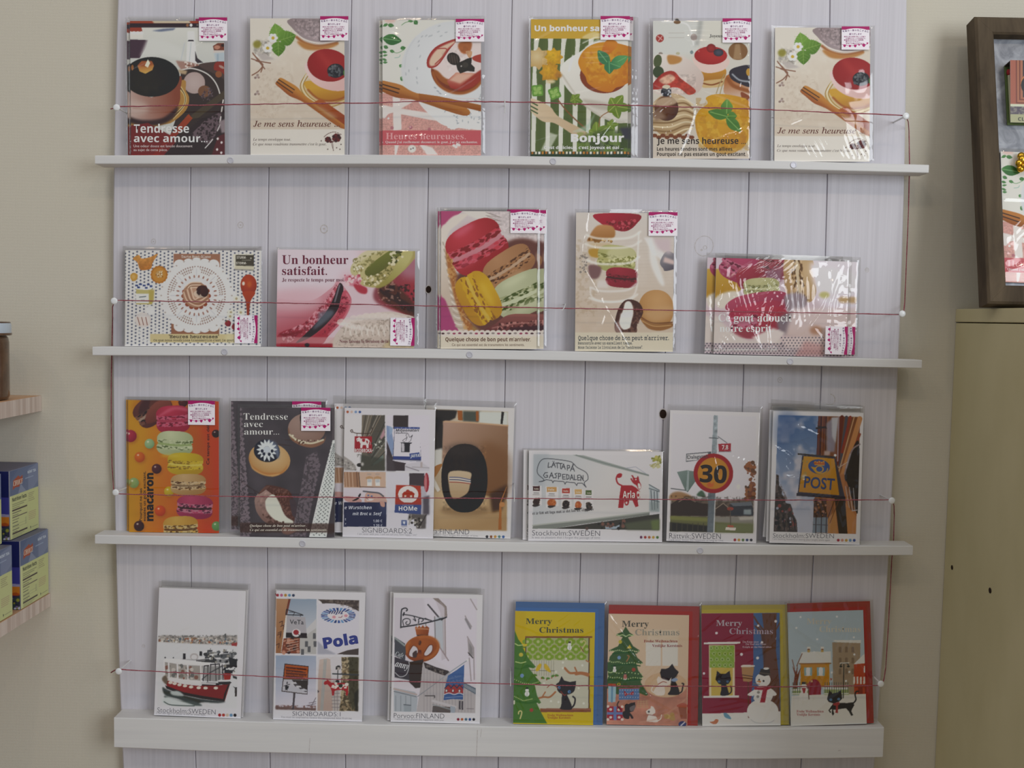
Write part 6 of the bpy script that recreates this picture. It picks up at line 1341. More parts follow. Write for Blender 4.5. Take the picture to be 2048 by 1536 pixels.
def art_pretzel(a):
    a.bg('d2d0d4'); a.P([(195, 180), (850, 190), (838, 1098), (190, 1084)], ('c9c3cc', 'd0cad2', 300, 200, 800, 700))
    a.P([(430, 185), (850, 190), (842, 860), (780, 850), (620, 740), (480, 640)], 'd2ccd6', b=6); a.P([(500, 183), (545, 184), (610, 250), (615, 330), (590, 330), (570, 250)], '8c807c'); a.P([(520, 200), (600, 260), (610, 660), (570, 680), (560, 300)], 'c4bcc4'); a.L([(462, 235), (575, 368)], 13, '4c484c'); a.L([(560, 215), (596, 260), (600, 640)], 8, '9c9090'); a.L([(580, 330), (586, 620)], 7, 'a89c9c'); a.P([(510, 340), (580, 330), (585, 610), (515, 520)], 'b8bcc4', b=4); a.L([(460, 500), (520, 520), (625, 680)], 9, '9c8c90'); a.L([(515, 330), (520, 520)], 7, '7c7476')
    for p in ([(800, 190), (850, 275)], [(758, 325), (800, 430)], [(770, 350), (808, 410)], [(775, 490), (826, 580)], [(780, 500), (790, 640)], [(825, 580), (830, 830)], [(780, 615), (820, 660)], [(790, 660), (805, 840)]): a.L(p, 9, 'a49a9e')
    a.P([(785, 520), (820, 580), (820, 650), (790, 625)], '8a8688', b=3); a.L([(762, 350), (798, 420)], 16, '8a868c', b=2); a.L([(785, 620), (818, 658)], 8, '3c383a')
    # iron bracket
    B = '34343a'
    for p, wd in (([(245, 418), (250, 290), (262, 268), (285, 262), (298, 275), (290, 285)], 10), ([(246, 414), (400, 390), (565, 350), (608, 335)], 11), ([(262, 312), (330, 322), (400, 340), (490, 362)], 8), ([(268, 400), (262, 360), (290, 345), (318, 355), (318, 385), (296, 395), (285, 380), (295, 370)], 7), ([(350, 330), (365, 365), (345, 350)], 7), ([(390, 375), (388, 350), (410, 345), (425, 358), (410, 370)], 7), ([(440, 345), (470, 358)], 10), ([(385, 372), (385, 400)], 5), ([(445, 380), (445, 404)], 5), ([(272, 300), (265, 320)], 12)): a.L(p, wd, B, 1)
    a.P([(545, 345), (612, 333), (570, 362)], B)
    # crown and pretzel
    a.P([(358, 418), (368, 405), (378, 420), (392, 400), (405, 418), (420, 398), (436, 416), (452, 404), (472, 420), (464, 478), (372, 482)], ('b86a3c', '8c4420', 370, 420, 460, 480)); a.L([(362, 425), (470, 430)], 5, 'd8b090', b=1); a.L([(382, 394), (386, 408)], 5, 'dccfc0'); a.L([(440, 394), (440, 408)], 5, 'dccfc0'); a.P([(372, 475), (464, 474), (460, 492), (378, 495)], '4a3430')
    a.E(413, 585, 140, 105, 'b0602c', c2='8a441c', rot=-10, f=(0, -.4)); a.L([(290, 610), (310, 540), (380, 500), (450, 490), (520, 515), (545, 570), (500, 640), (440, 665)], 24, 'bf7038', 1, b=4, a=.7)
    for p in ([(315, 600), (345, 560), (378, 580), (382, 620), (350, 655), (310, 640)], [(430, 620), (470, 560), (498, 560), (495, 605), (460, 640), (432, 640)]): a.P(p, 'c8c2c8', 1); a.L(p+[p[0]], 7, '7a3c1c', 1)
    a.P([(340, 620), (372, 600), (372, 650), (345, 655)], '4a3a3a', 1); a.P([(380, 540), (396, 520), (410, 532), (398, 560)], '5c3420', 1); a.P([(382, 600), (400, 595), (415, 625), (390, 630)], '8a4520', 1); a.E(398, 606, 12, 12, '6a341a'); a.P([(320, 520), (390, 500), (380, 560), (350, 560)], 'a4582a', 1, b=4)
    # shop signs on the left
    a.P([(196, 490), (280, 545), (285, 600), (280, 680), (196, 640)], '4a4c54'); a.L([(200, 500), (275, 560)], 14, '8c9494', dash=1); a.P([(196, 650), (322, 690), (315, 840), (196, 815)], '403c44'); a.P([(318, 690), (425, 670), (412, 895), (360, 900), (310, 850)], '3a302e'); a.L([(200, 775), (240, 808), (290, 790), (312, 720), (310, 690)], 5, 'c8c8cc', 1); a.L([(196, 815), (312, 838)], 5, 'b4b4ba')
    a.T('Café', 200, 640, 66, 34, 'b8bcc0', 'bi', rot=14); a.T('anny', 198, 725, 108, 52, 'd0d0d4', 'bi', rot=14)
    # lower buildings, flag
    a.P([(192, 895), (360, 930), (380, 980), (370, 1088), (190, 1084)], 'aab0b8'); a.L([(192, 905), (370, 950)], 14, 'b8a8a4'); a.L([(192, 925), (370, 968)], 6, '6c7078')
    for k in range(4): a.L([(205+k*40, 960), (205+k*40, 1080)], 6, '8c929a')
    a.P([(270, 1030), (325, 1035), (322, 1086), (270, 1084)], '98a0a8'); a.L([(270, 1030), (325, 1036)], 7, '5c626a')
    a.P([(420, 700), (620, 770), (740, 840), (842, 930), (838, 1098), (370, 1088), (400, 900)], 'b0aaac')
    for k in range(16): a.L([(430+k*25, 740+k*12), (430+k*25, 1090)], 4, '969094')
    a.P([(425, 690), (520, 730), (620, 760), (640, 775), (600, 800), (520, 775), (440, 740)], '40383a'); a.S([(440, 710), (600, 770), (590, 790), (450, 740)], 20, 7, ['6c6460', '2c2628']); a.P([(740, 850), (842, 900), (842, 950), (740, 890)], '5c6a78'); 
    for k in range(9): a.L([(745+k*11, 862+k*6), (745+k*11, 885+k*6)], 5, 'b0b4bc')
    a.L([(550, 840), (640, 770), (775, 678)], 8, '9ca0a8'); a.L([(380, 965), (545, 845)], 7, '8c8c92'); a.E(776, 676, 8, 8, 'd8d8dc')
    a.P([(620, 800), (690, 755), (752, 710), (740, 990), (660, 985), (586, 995), (600, 880)], ('4a6ca4', '3f5f98', 640, 780, 700, 980)); a.P([(600, 890), (635, 868), (660, 885), (690, 868), (712, 885), (738, 870), (742, 940), (590, 945)], 'a83c3c', 0)
    for k in range(3): a.L([(596+k*48, 900), (622+k*45, 872), (648+k*45, 898)], 8, '2f3c5c'); a.R(600+k*52, 908, 618+k*52, 932, '2c2428'); a.R(603+k*52, 911, 615+k*52, 929, 'ccc4c4')
    a.L([(590, 950), (630, 938), (670, 950), (710, 938), (742, 950)], 7, 'ccc8cc', 1); a.T('Gamla Porvoo', 618, 835, 114, 18, '7c94bc', 'i', rot=-14); a.T('Vanha Borgå', 628, 858, 105, 18, '7c94bc', 'i', rot=-8); a.L([(600, 975), (738, 965)], 5, '8ca0c4', dash=1)
    a.P([(500, 1040), (640, 1050), (640, 1095), (495, 1092)], '5c5656'); a.L([(440, 960), (515, 960), (515, 975)], 8, '4c484a'); a.L([(500, 1000), (680, 1050)], 20, 'bcb8bc'); a.L([(500, 1030), (670, 1075)], 8, '8c9094'); a.P([(640, 1040), (680, 1050), (675, 1096), (640, 1094)], '9ca4b0'); a.R(708, 1000, 722, 1070, '4a464c'); a.R(728, 1002, 742, 1072, '4a464c'); a.L([(770, 1062), (825, 1064)], 5, '7c7478')
    a.T('Porvoo:FINLAND', 190, 1136, 402, 38, '53525c', '', rot=.8, off=-.014); a.T('I wished I had shared this happiness with you.', 200, 1152, 390, 16, '8a8890', '', rot=1.2, off=-.01); dots5(a, 702, 1147, 11, 31, ('8c2840', 'b8643c', '4c7088', '34508c', '1f222c'))


def cat_sit(a, x, y, s, flip=1, c='2b2629', tail=1):
    """seated black cat: (x, y) at the middle of its feet, s = height"""
    q = lambda pts: [(x+flip*u*s, y-v*s) for u, v in pts]
    a.P(q([(-.14, 0), (-.12, .25), (-.08, .5), (.02, .56), (.1, .4), (.22, .22), (.3, .1), (.27, 0), (.1, 0), (.08, .1), (.04, 0)]), c, 1)
    if tail: a.L(q([(.24, .06), (.42, .02), (.46, .18), (.4, .34), (.34, .4)]), .06*s, c, 1)
    a.P(q([(-.3, .78), (-.27, .66), (-.12, .52), (.06, .48), (.22, .55), (.31, .7), (.32, .95), (.16, .82), (-.1, .9), (-.19, 1.06), (-.27, .92)]), c, 0)
    a.E(x-flip*.01*s, y-.68*s, .29*s, .19*s, c)


def tree_fir(a, x0, x1, tiers, c='3f6238', d='345430'):
    for (cx, yt, yb, hw) in tiers:
        n = 7
        a.P([(cx, yt), (cx+hw*.35, yb-(yb-yt)*.45), (cx+hw*.75, yb-(yb-yt)*.12), (cx+hw*1.05, yb-2), (cx+hw*.8, yb+10), (cx+hw*.4, yb+2), (cx, yb+14), (cx-hw*.4, yb+2), (cx-hw*.8, yb+10), (cx-hw*1.05, yb-2), (cx-hw*.75, yb-(yb-yt)*.12), (cx-hw*.35, yb-(yb-yt)*.45)], c, 1)
        for k in range(n): a.E(cx-hw*.8+k*hw*1.6/(n-1), yb-12-10*math.sin(k*3.14/(n-1))*-1, 3.5, 3.5, 'c8d09c')


def snowman_tiny(a, x, y, s):
    a.E(x, y, .42*s, .45*s, 'd8d8d4'); a.E(x, y-.62*s, .32*s, .32*s, 'd8d8d4'); a.R(x-.22*s, y-1.15*s, x+.22*s, y-.85*s, '2c3028')
    for k in range(3): a.E(x, y+.2*s-k*.28*s, .06*s, .06*s, '3c4438')


def mc(a, x, y, w1, x2, y2, w2, h, c, c2=None):
    a.T('Merry', x, y, w1, h, c, 'b'); a.T('Christmas', x2, y2, w2, h, c2 or c, 'b')


def art_xmas_window(a):
    a.bg('d5bc1e'); a.P([(1140, 285), (1240, 285), (1240, 480), (1200, 540), (1140, 520)], 'd0b426', b=10)
    a.R(1240, 498, 1745, 1070, 'c0beac'); a.R(1244, 500, 1744, 676, 'a9b07c')
    for j in range(3):
        for i in range(7):
            x, y = 1252+i*86+(43 if j % 2 else 0), 530+j*60
            if x > 1735 or y > 690: continue
            for dx, dy in ((-20, 0), (20, 0), (0, -18), (0, 18)): a.E(min(x+dx, 1722), y+dy, 20, 18, '88a834')
            a.E(x, y, 13, 12, 'b8c084')
    a.R(1240, 676, 1745, 700, 'c0beac'); a.R(1235, 486, 1768, 500, '8a5a3a'); a.R(1236, 500, 1243, 1065, '5c4034'); a.R(1738, 500, 1748, 1065, '5c4034'); a.R(1355, 1060, 1758, 1090, '8a543c'); a.L([(1360, 1066), (1755, 1068)], 6, 'a4705a')
    snowman_tiny(a, 1588, 578, 44); a.L([(1680, 600), (1715, 540), (1700, 520), (1690, 535)], 9, 'c8c080', 1); a.L([(1675, 570), (1700, 610)], 7, '8a5a3a', dash=2)
    # bird cage
    for k in range(10): a.L([(1290+k*19, 680), (1290+k*19, 800)], 3, '8c8c7c')
    a.L([(1280, 757), (1468, 762)], 4, '5c5c4c'); a.P([(1318, 760), (1330, 725), (1350, 704), (1364, 710), (1358, 740), (1340, 762)], 'd8b838', 1); a.P([(1440, 775), (1425, 735), (1400, 706), (1386, 712), (1390, 745), (1412, 764)], 'd8b838', 1)
    for x, y in ((1300, 790), (1360, 812), (1400, 822), (1440, 808), (1470, 795)): a.leaf(x, y, 34, 18, x % 60-20, '5c8a3c'); a.E(x+6, y+10, 5, 5, 'a83c30')
    # branches, snow, cat
    a.L([(1735, 800), (1690, 785), (1640, 778), (1590, 778), (1550, 740)], 18, 'b4764c', 1); a.L([(1650, 778), (1630, 735)], 12, 'b4764c', 1); a.L([(1735, 790), (1680, 780), (1640, 785)], 26, 'b4764c', 1); a.L([(1325, 985), (1380, 970), (1430, 970), (1475, 930)], 14, 'b4764c', 1); a.L([(1370, 970), (1395, 930)], 10, 'b4764c', 1); a.L([(1720, 680), (1740, 690)], 10, 'b4764c')
    for x, y in ((1535, 695), (1535, 740), (1560, 665), (1690, 718), (1480, 770), (1660, 900), (1440, 1003), (1500, 1010), (1700, 1020), (1385, 860)): a.E(x, y, 9, 9, 'd4d4c8')
    a.P([(1480, 868), (1505, 850), (1524, 802), (1545, 838), (1590, 850), (1640, 842), (1636, 890), (1620, 930), (1580, 950), (1530, 945), (1495, 915)], '2b272b', 0); a.E(1560, 900, 72, 52, '2b272b'); a.P([(1530, 940), (1562, 945), (1590, 1000), (1605, 1040), (1600, 1070), (1515, 1066), (1524, 1030)], '2b272b', 1); a.L([(1600, 1060), (1625, 1030), (1632, 985), (1615, 966)], 13, '2b272b', 1); a.L([(1522, 1062), (1526, 1030)], 10, '2b272b')
    a.E(1505, 896, 11, 12, '5c8cc0'); a.E(1586, 928, 12, 13, '5c8cc0'); a.E(1507, 897, 5, 6, '2a3c5c'); a.E(1588, 929, 5, 6, '2a3c5c'); a.L([(1500, 905), (1470, 880), (1440, 870), (1410, 895)], 5, 'a04030', 1); a.L([(1518, 925), (1545, 955), (1560, 950)], 6, 'a04030', 1)
    # fir tree
    a.P([(1152, 440), (1180, 510), (1215, 555), (1245, 568), (1230, 580), (1215, 575), (1260, 660), (1320, 730), (1300, 742), (1262, 735), (1310, 800), (1365, 862), (1340, 870), (1310, 868), (1330, 960), (1362, 1015), (1345, 1024), (1322, 1010), (1360, 1090), (1410, 1180), (1130, 1175)], '4c7a34', 0); a.P([(1150, 730), (1200, 742), (1250, 710), (1300, 728), (1262, 735), (1190, 750), (1150, 745)], '3a6e28', 1); a.P([(1150, 870), (1240, 880), (1340, 862), (1300, 875), (1200, 890)], '3a6e28', 1); a.P([(1150, 990), (1260, 1010), (1320, 995), (1330, 1015), (1240, 1024), (1150, 1005)], '3a6e28', 1)
    for p in ([(1160, 690), (1200, 700), (1240, 690)], [(1150, 830), (1220, 860), (1290, 865), (1340, 850)], [(1150, 965), (1220, 1000), (1290, 985)], [(1155, 545), (1180, 560), (1220, 555)]):
        for k in range(14):
            t = k/13*(len(p)-1); i = min(int(t), len(p)-2); a.E(p[i][0]+(p[i+1][0]-p[i][0])*(t-i), p[i][1]+(p[i+1][1]-p[i][1])*(t-i), 4, 4, 'c4d48c')
    a.E(1202, 633, 17, 16, 'c8bc48'); a.E(1210, 800, 15, 16, '7c9cc8'); a.E(1285, 1074, 15, 15, 'a8483c'); snowman_tiny(a, 1250, 945, 46); a.L([(1195, 1142), (1208, 1095), (1198, 1080), (1184, 1088), (1182, 1104)], 9, 'd8cc8c', 1); a.E(1148, 1012, 7, 18, 'd0d0c0'); a.leaf(1215, 565, 40, 22, -20, 'd8c038')
    mc(a, 1240, 388, 208, 1348, 458, 350, 44, '4a5040'); a.T('Frohe Weihnachten', 1412, 1122, 205, 17, 'b8642c', 'b'); a.T('Vrolijke Kerstmis', 1412, 1142, 185, 17, 'b8642c', 'b')


def art_xmas_tree(a):
    a.bg('d2baa0'); a.R(368, 345, 580, 500, 'd0ccc4'); a.L([(472, 345), (472, 500)], 10, 'd2baa0'); a.R(380, 262, 582, 345, 'd4c8b4', b=4, a=.5)
    a.P([(100, 640), (640, 640), (640, 900), (100, 890)], 'c08470'); a.N([(100, 640), (640, 640), (640, 900), (100, 890)], 60, .15); a.E(500, 625, 140, 84, 'd2b898', c2='cfae8c')
    a.P([(235, 240), (262, 280), (290, 298), (250, 312), (285, 370), (328, 398), (322, 410), (290, 404), (312, 445), (350, 480), (340, 490), (305, 482), (318, 530), (352, 575), (335, 582), (335, 610), (385, 690), (370, 698), (280, 660), (180, 690), (100, 640), (120, 570), (110, 480), (140, 460), (122, 478), (130, 440), (165, 400), (124, 404), (128, 396), (185, 370), (215, 310), (174, 300), (176, 290), (215, 275)], '405f38', 0)
    for p in ([(180, 295), (235, 302), (285, 295)], [(135, 398), (225, 402), (320, 400)], [(130, 470), (220, 482), (340, 482)], [(120, 570), (230, 588), (345, 575)], [(120, 540), (180, 545), (340, 550)]):
        for k in range(16):
            t = k/15*2; i = min(int(t), 1); a.E(p[i][0]+(p[i+1][0]-p[i][0])*(t-i), p[i][1]+(p[i+1][1]-p[i][1])*(t-i)+4*math.sin(k), 4, 4, 'b8cc94')
    for p in ([(150, 420), (230, 412), (310, 414)], [(140, 500), (240, 490), (330, 500)], [(120, 590), (240, 596), (340, 590)]): a.L(p, 8, '265a2e', 1)
    a.E(200, 342, 12, 12, 'c8bc48'); a.E(192, 446, 12, 12, '7c9cc8'); a.P([(242, 385), (262, 360), (275, 385)], 'd0b83c'); a.L([(242, 470), (258, 440), (248, 432)], 8, 'a8784c', 1); a.E(288, 525, 13, 13, 'a84838'); snowman_tiny(a, 162, 530, 28); snowman_tiny(a, 232, 580, 28); a.E(232, 572, 13, 16, 'b04038', a=.6)
    # parcels
    a.P([(120, 630), (172, 630), (168, 738), (120, 738)], '9cbcc8'); a.L([(146, 630), (144, 738)], 12, '6c94b0'); a.R(118, 618, 172, 632, 'b85038'); a.R(190, 645, 325, 724, '5c7cac'); a.L([(190, 650), (325, 646)], 6, 'b84838'); a.P([(225, 665), (250, 685), (285, 668), (285, 692), (252, 690), (230, 700)], 'a83c44', 1)
    for k in range(24): a.E(198+(k % 8)*17, 660+(k//8)*24, 3, 3, 'c4ccd8')
    a.R(112, 768, 215, 858, 'a8243c'); a.R(112, 806, 215, 822, '6c80b4'); a.R(155, 768, 175, 858, '6c80b4'); a.E(190, 622, 12, 10, 'c8b03c'); a.E(190, 622, 6, 5, '405f38')
    for x, y in ((136, 788), (190, 790), (136, 840), (192, 840), (118, 768), (212, 770), (118, 854), (212, 854)): a.E(x, y, 10, 9, 'd8ccc4')
    # cats
    a.P([(462, 545), (470, 520), (500, 520), (520, 512), (543, 486), (560, 516), (586, 540), (570, 570), (540, 600), (500, 598), (470, 580)], '2b2528', 0); a.P([(475, 575), (540, 600), (580, 560), (560, 590), (520, 612)], '5c5456', 1); a.P([(440, 590), (452, 568), (475, 585), (520, 600), (538, 575), (530, 620), (490, 640), (450, 630)], 'd8cec4', 0); a.L([(450, 622), (480, 605), (505, 610)], 5, 'a85c48', 1)
    a.P([(535, 610), (560, 600), (585, 650), (590, 680), (580, 692), (515, 690), (530, 660)], '2b2528', 1); a.L([(580, 685), (605, 670), (612, 640), (618, 620), (608, 616)], 9, '2b2528', 1); a.P([(450, 630), (490, 640), (490, 690), (440, 694), (420, 670)], 'd8cec4', 1); a.P([(535, 595), (560, 580), (580, 590), (560, 605)], '8ca0c0', 1); a.L([(425, 680), (405, 660), (420, 630)], 8, 'd8cec4', 1)
    a.P([(228, 760), (240, 750), (255, 752), (270, 745), (298, 740), (300, 770), (285, 800), (250, 812), (230, 800)], '2b2528', 0); a.P([(222, 800), (260, 808), (280, 830), (286, 846), (274, 848), (262, 830), (255, 850), (225, 845), (215, 820)], '2b2528', 1); a.L([(200, 790), (180, 760), (190, 735)], 7, '2b2528', 1); a.P([(262, 775), (296, 760), (292, 790), (268, 800)], '6a6264', 1)
    a.P([(368, 800), (380, 790), (400, 780), (402, 764), (418, 770), (432, 795), (430, 812), (400, 830), (376, 820)], 'd8d0c8', 0); a.P([(388, 825), (430, 830), (448, 860), (440, 872), (380, 868), (374, 860)], 'd8d0c8', 1); a.L([(445, 865), (466, 850), (472, 825)], 7, 'd8d0c8', 1); a.E(388, 803, 7, 7, '4c4c50'); a.L([(374, 820), (430, 830)], 5, 'a0746c')
    for k in range(4): a.L([(318+k*18, 730), (312+k*22, 780)], 3, 'c4a47c'); a.L([(314, 738+k*12), (386, 732+k*14)], 3, 'c4a47c')
    a.L([(330, 872), (440, 850), (560, 780), (640, 710)], 9, 'd0a088', 1, b=4, a=.6); a.P([(580, 765), (640, 760), (640, 850), (600, 850)], '9c5a44'); a.P([(575, 760), (610, 745), (640, 755), (640, 772), (580, 772)], 'b8604c', 1); a.S([(490, 820), (560, 815), (550, 850), (500, 850)], 12, 10, ['c8a870', 'b8945c']); a.E(610, 885, 26, 20, '3c4474'); a.L([(600, 895), (625, 872)], 8, 'c0bcc4')
    mc(a, 210, 242, 178, 298, 298, 292, 40, '5a564c', '989488'); a.T('Frohe Weihnachten', 356, 345, 222, 17, '94303c', 'b'); a.T('Vrolijke Kerstmis', 410, 375, 198, 17, '94303c', 'b')


def art_xmas_snowman(a):
    a.bg('8e1e40'); a.P([(1080, 150), (1275, 150), (1260, 810), (1060, 810), (1078, 500)], '4c6a9c'); 
    a.P([(1135, 152), (1232, 152), (1228, 400), (1250, 600), (1255, 810), (1190, 810), (1145, 520), (1150, 380), (1128, 290), (1080, 230), (1110, 240), (1150, 280)], '6a4434', 0); a.L([(1082, 175), (1110, 220), (1150, 270)], 12, '6a4434', 1); a.L([(1228, 260), (1260, 200), (1270, 160)], 9, '6a4434', 1); a.P([(1128, 280), (1150, 250), (1160, 420), (1150, 520)], '5c3a2e', b=3)
    for y in (240, 330, 430, 560, 640, 720): a.L([(742, y), (1078, y)], 3, '80183a')
    # window with the cat
    a.R(785, 362, 956, 700, 'd0c0a0'); a.R(790, 366, 952, 512, '8fb040'); 
    for j in range(4):
        for i in range(5):
            x, y = 800+i*37+(18 if j % 2 else 0), 382+j*38
            if x > 946: continue
            a.E(x, y, 13, 13, 'a8bc74'); a.E(x, y, 6, 6, '6c9028')
    for k in range(-3, 5): a.L([(790+max(0, k*38), 366+max(0, -k*38)), (790+min(162, k*38+146), 366+min(146, 146-k*0-max(0, k*38-16)))], 3, 'b4c488', a=.6)
    a.R(788, 512, 954, 698, 'd2b858'); a.R(788, 512, 800, 698, 'dcd0b0'); a.R(942, 512, 954, 698, 'dcd0b0'); a.P([(752, 345), (992, 340), (992, 352), (960, 356), (752, 357)], 'd6d4d0'); a.P([(748, 698), (984, 696), (984, 710), (748, 712)], 'd6d4d0')
    a.P([(828, 590), (834, 560), (838, 532), (862, 552), (895, 552), (922, 532), (926, 560), (932, 592), (915, 618), (880, 630), (848, 618)], '27222a', 0); a.P([(868, 625), (898, 625), (912, 665), (915, 692), (862, 695), (866, 660)], '27222a', 1); a.L([(910, 690), (930, 675), (934, 650), (926, 634)], 8, '27222a', 1); a.E(852, 604, 9, 8, '4c6c94'); a.E(908, 604, 9, 8, '4c6c94')
    # snow ground
    a.P([(735, 815), (900, 812), (1080, 806), (1262, 800), (1262, 910), (735, 915)], 'd3d1ce'); 
    # broom and snowman
    a.L([(1044, 600), (1048, 840)], 9, '6c3a30'); a.P([(1000, 504), (1010, 494), (1080, 496), (1082, 520), (1068, 600), (1050, 606), (1012, 602), (1004, 560)], 'b88c5c', 0); a.P([(1000, 508), (1010, 494), (1082, 496), (1078, 506)], 'd8d0c8', 1); a.L([(1006, 560), (1074, 570)], 5, '4c342c'); a.L([(1008, 578), (1072, 586)], 5, '4c342c')
    a.E(1140, 800, 104, 80, 'd5d3d0'); a.E(1140, 690, 68, 62, 'd8d6d3'); a.P([(1085, 660), (1050, 680), (1040, 692), (1060, 698), (1095, 690)], 'd8d6d3', 1); a.P([(1190, 650), (1220, 670), (1232, 690), (1215, 698), (1185, 690)], 'd8d6d3', 1); a.E(1142, 592, 50, 46, 'd9d7d4'); a.L([(1062, 855), (1100, 876), (1180, 876), (1215, 860)], 5, 'b8b8b8', 1)
    a.P([(1116, 556), (1128, 520), (1185, 518), (1190, 560), (1150, 568)], '34302c', 0); a.L([(1120, 546), (1188, 554)], 7, '5c5448'); a.P([(1145, 516), (1160, 510), (1182, 514), (1175, 524), (1150, 524)], 'd8d6d3', 1); a.E(1116, 592, 6, 6, '2c2a28'); a.E(1146, 600, 7, 7, '2c2a28'); a.P([(1096, 602), (1128, 598), (1126, 612)], 'd08030'); a.L([(1078, 618), (1120, 622)], 4, '9c7868')
    a.P([(1085, 640), (1140, 642), (1190, 630), (1192, 650), (1170, 660), (1155, 742), (1122, 742), (1140, 660), (1085, 658)], 'a82c40', 0); a.E(1112, 675, 10, 9, '8c8884'); a.E(1108, 703, 10, 9, '8c8884'); a.P([(1060, 720), (1085, 690), (1075, 730)], '4c6a9c')
    for x, y, r in ((835, 284, 9), (1000, 424, 10), (1106, 448, 10), (1226, 206, 9), (1264, 370, 8), (1135, 345, 8), (752, 550, 8), (1110, 235, 8)): a.E(x, y, r, r, 'd8d4d8')
    a.P([(790, 870), (815, 866), (830, 852), (848, 858), (838, 880), (815, 885)], 'c87c58', 1); a.P([(882, 812), (900, 812), (925, 835), (930, 852), (900, 845), (886, 832)], '6c9cb8', 1)
    mc(a, 832, 236, 172, 920, 290, 288, 38, 'b0a4ae', 'a898a8'); a.T('Die Katze näset', 1008, 347, 106, 12, 'd0bcc8', ''); a.T('Der Kauf eins Fisiten', 1028, 362, 134, 12, 'd0bcc8', ''); a.T('Knöpfe an das Hemd nähen', 1008, 381, 190, 12, 'd0bcc8', '')


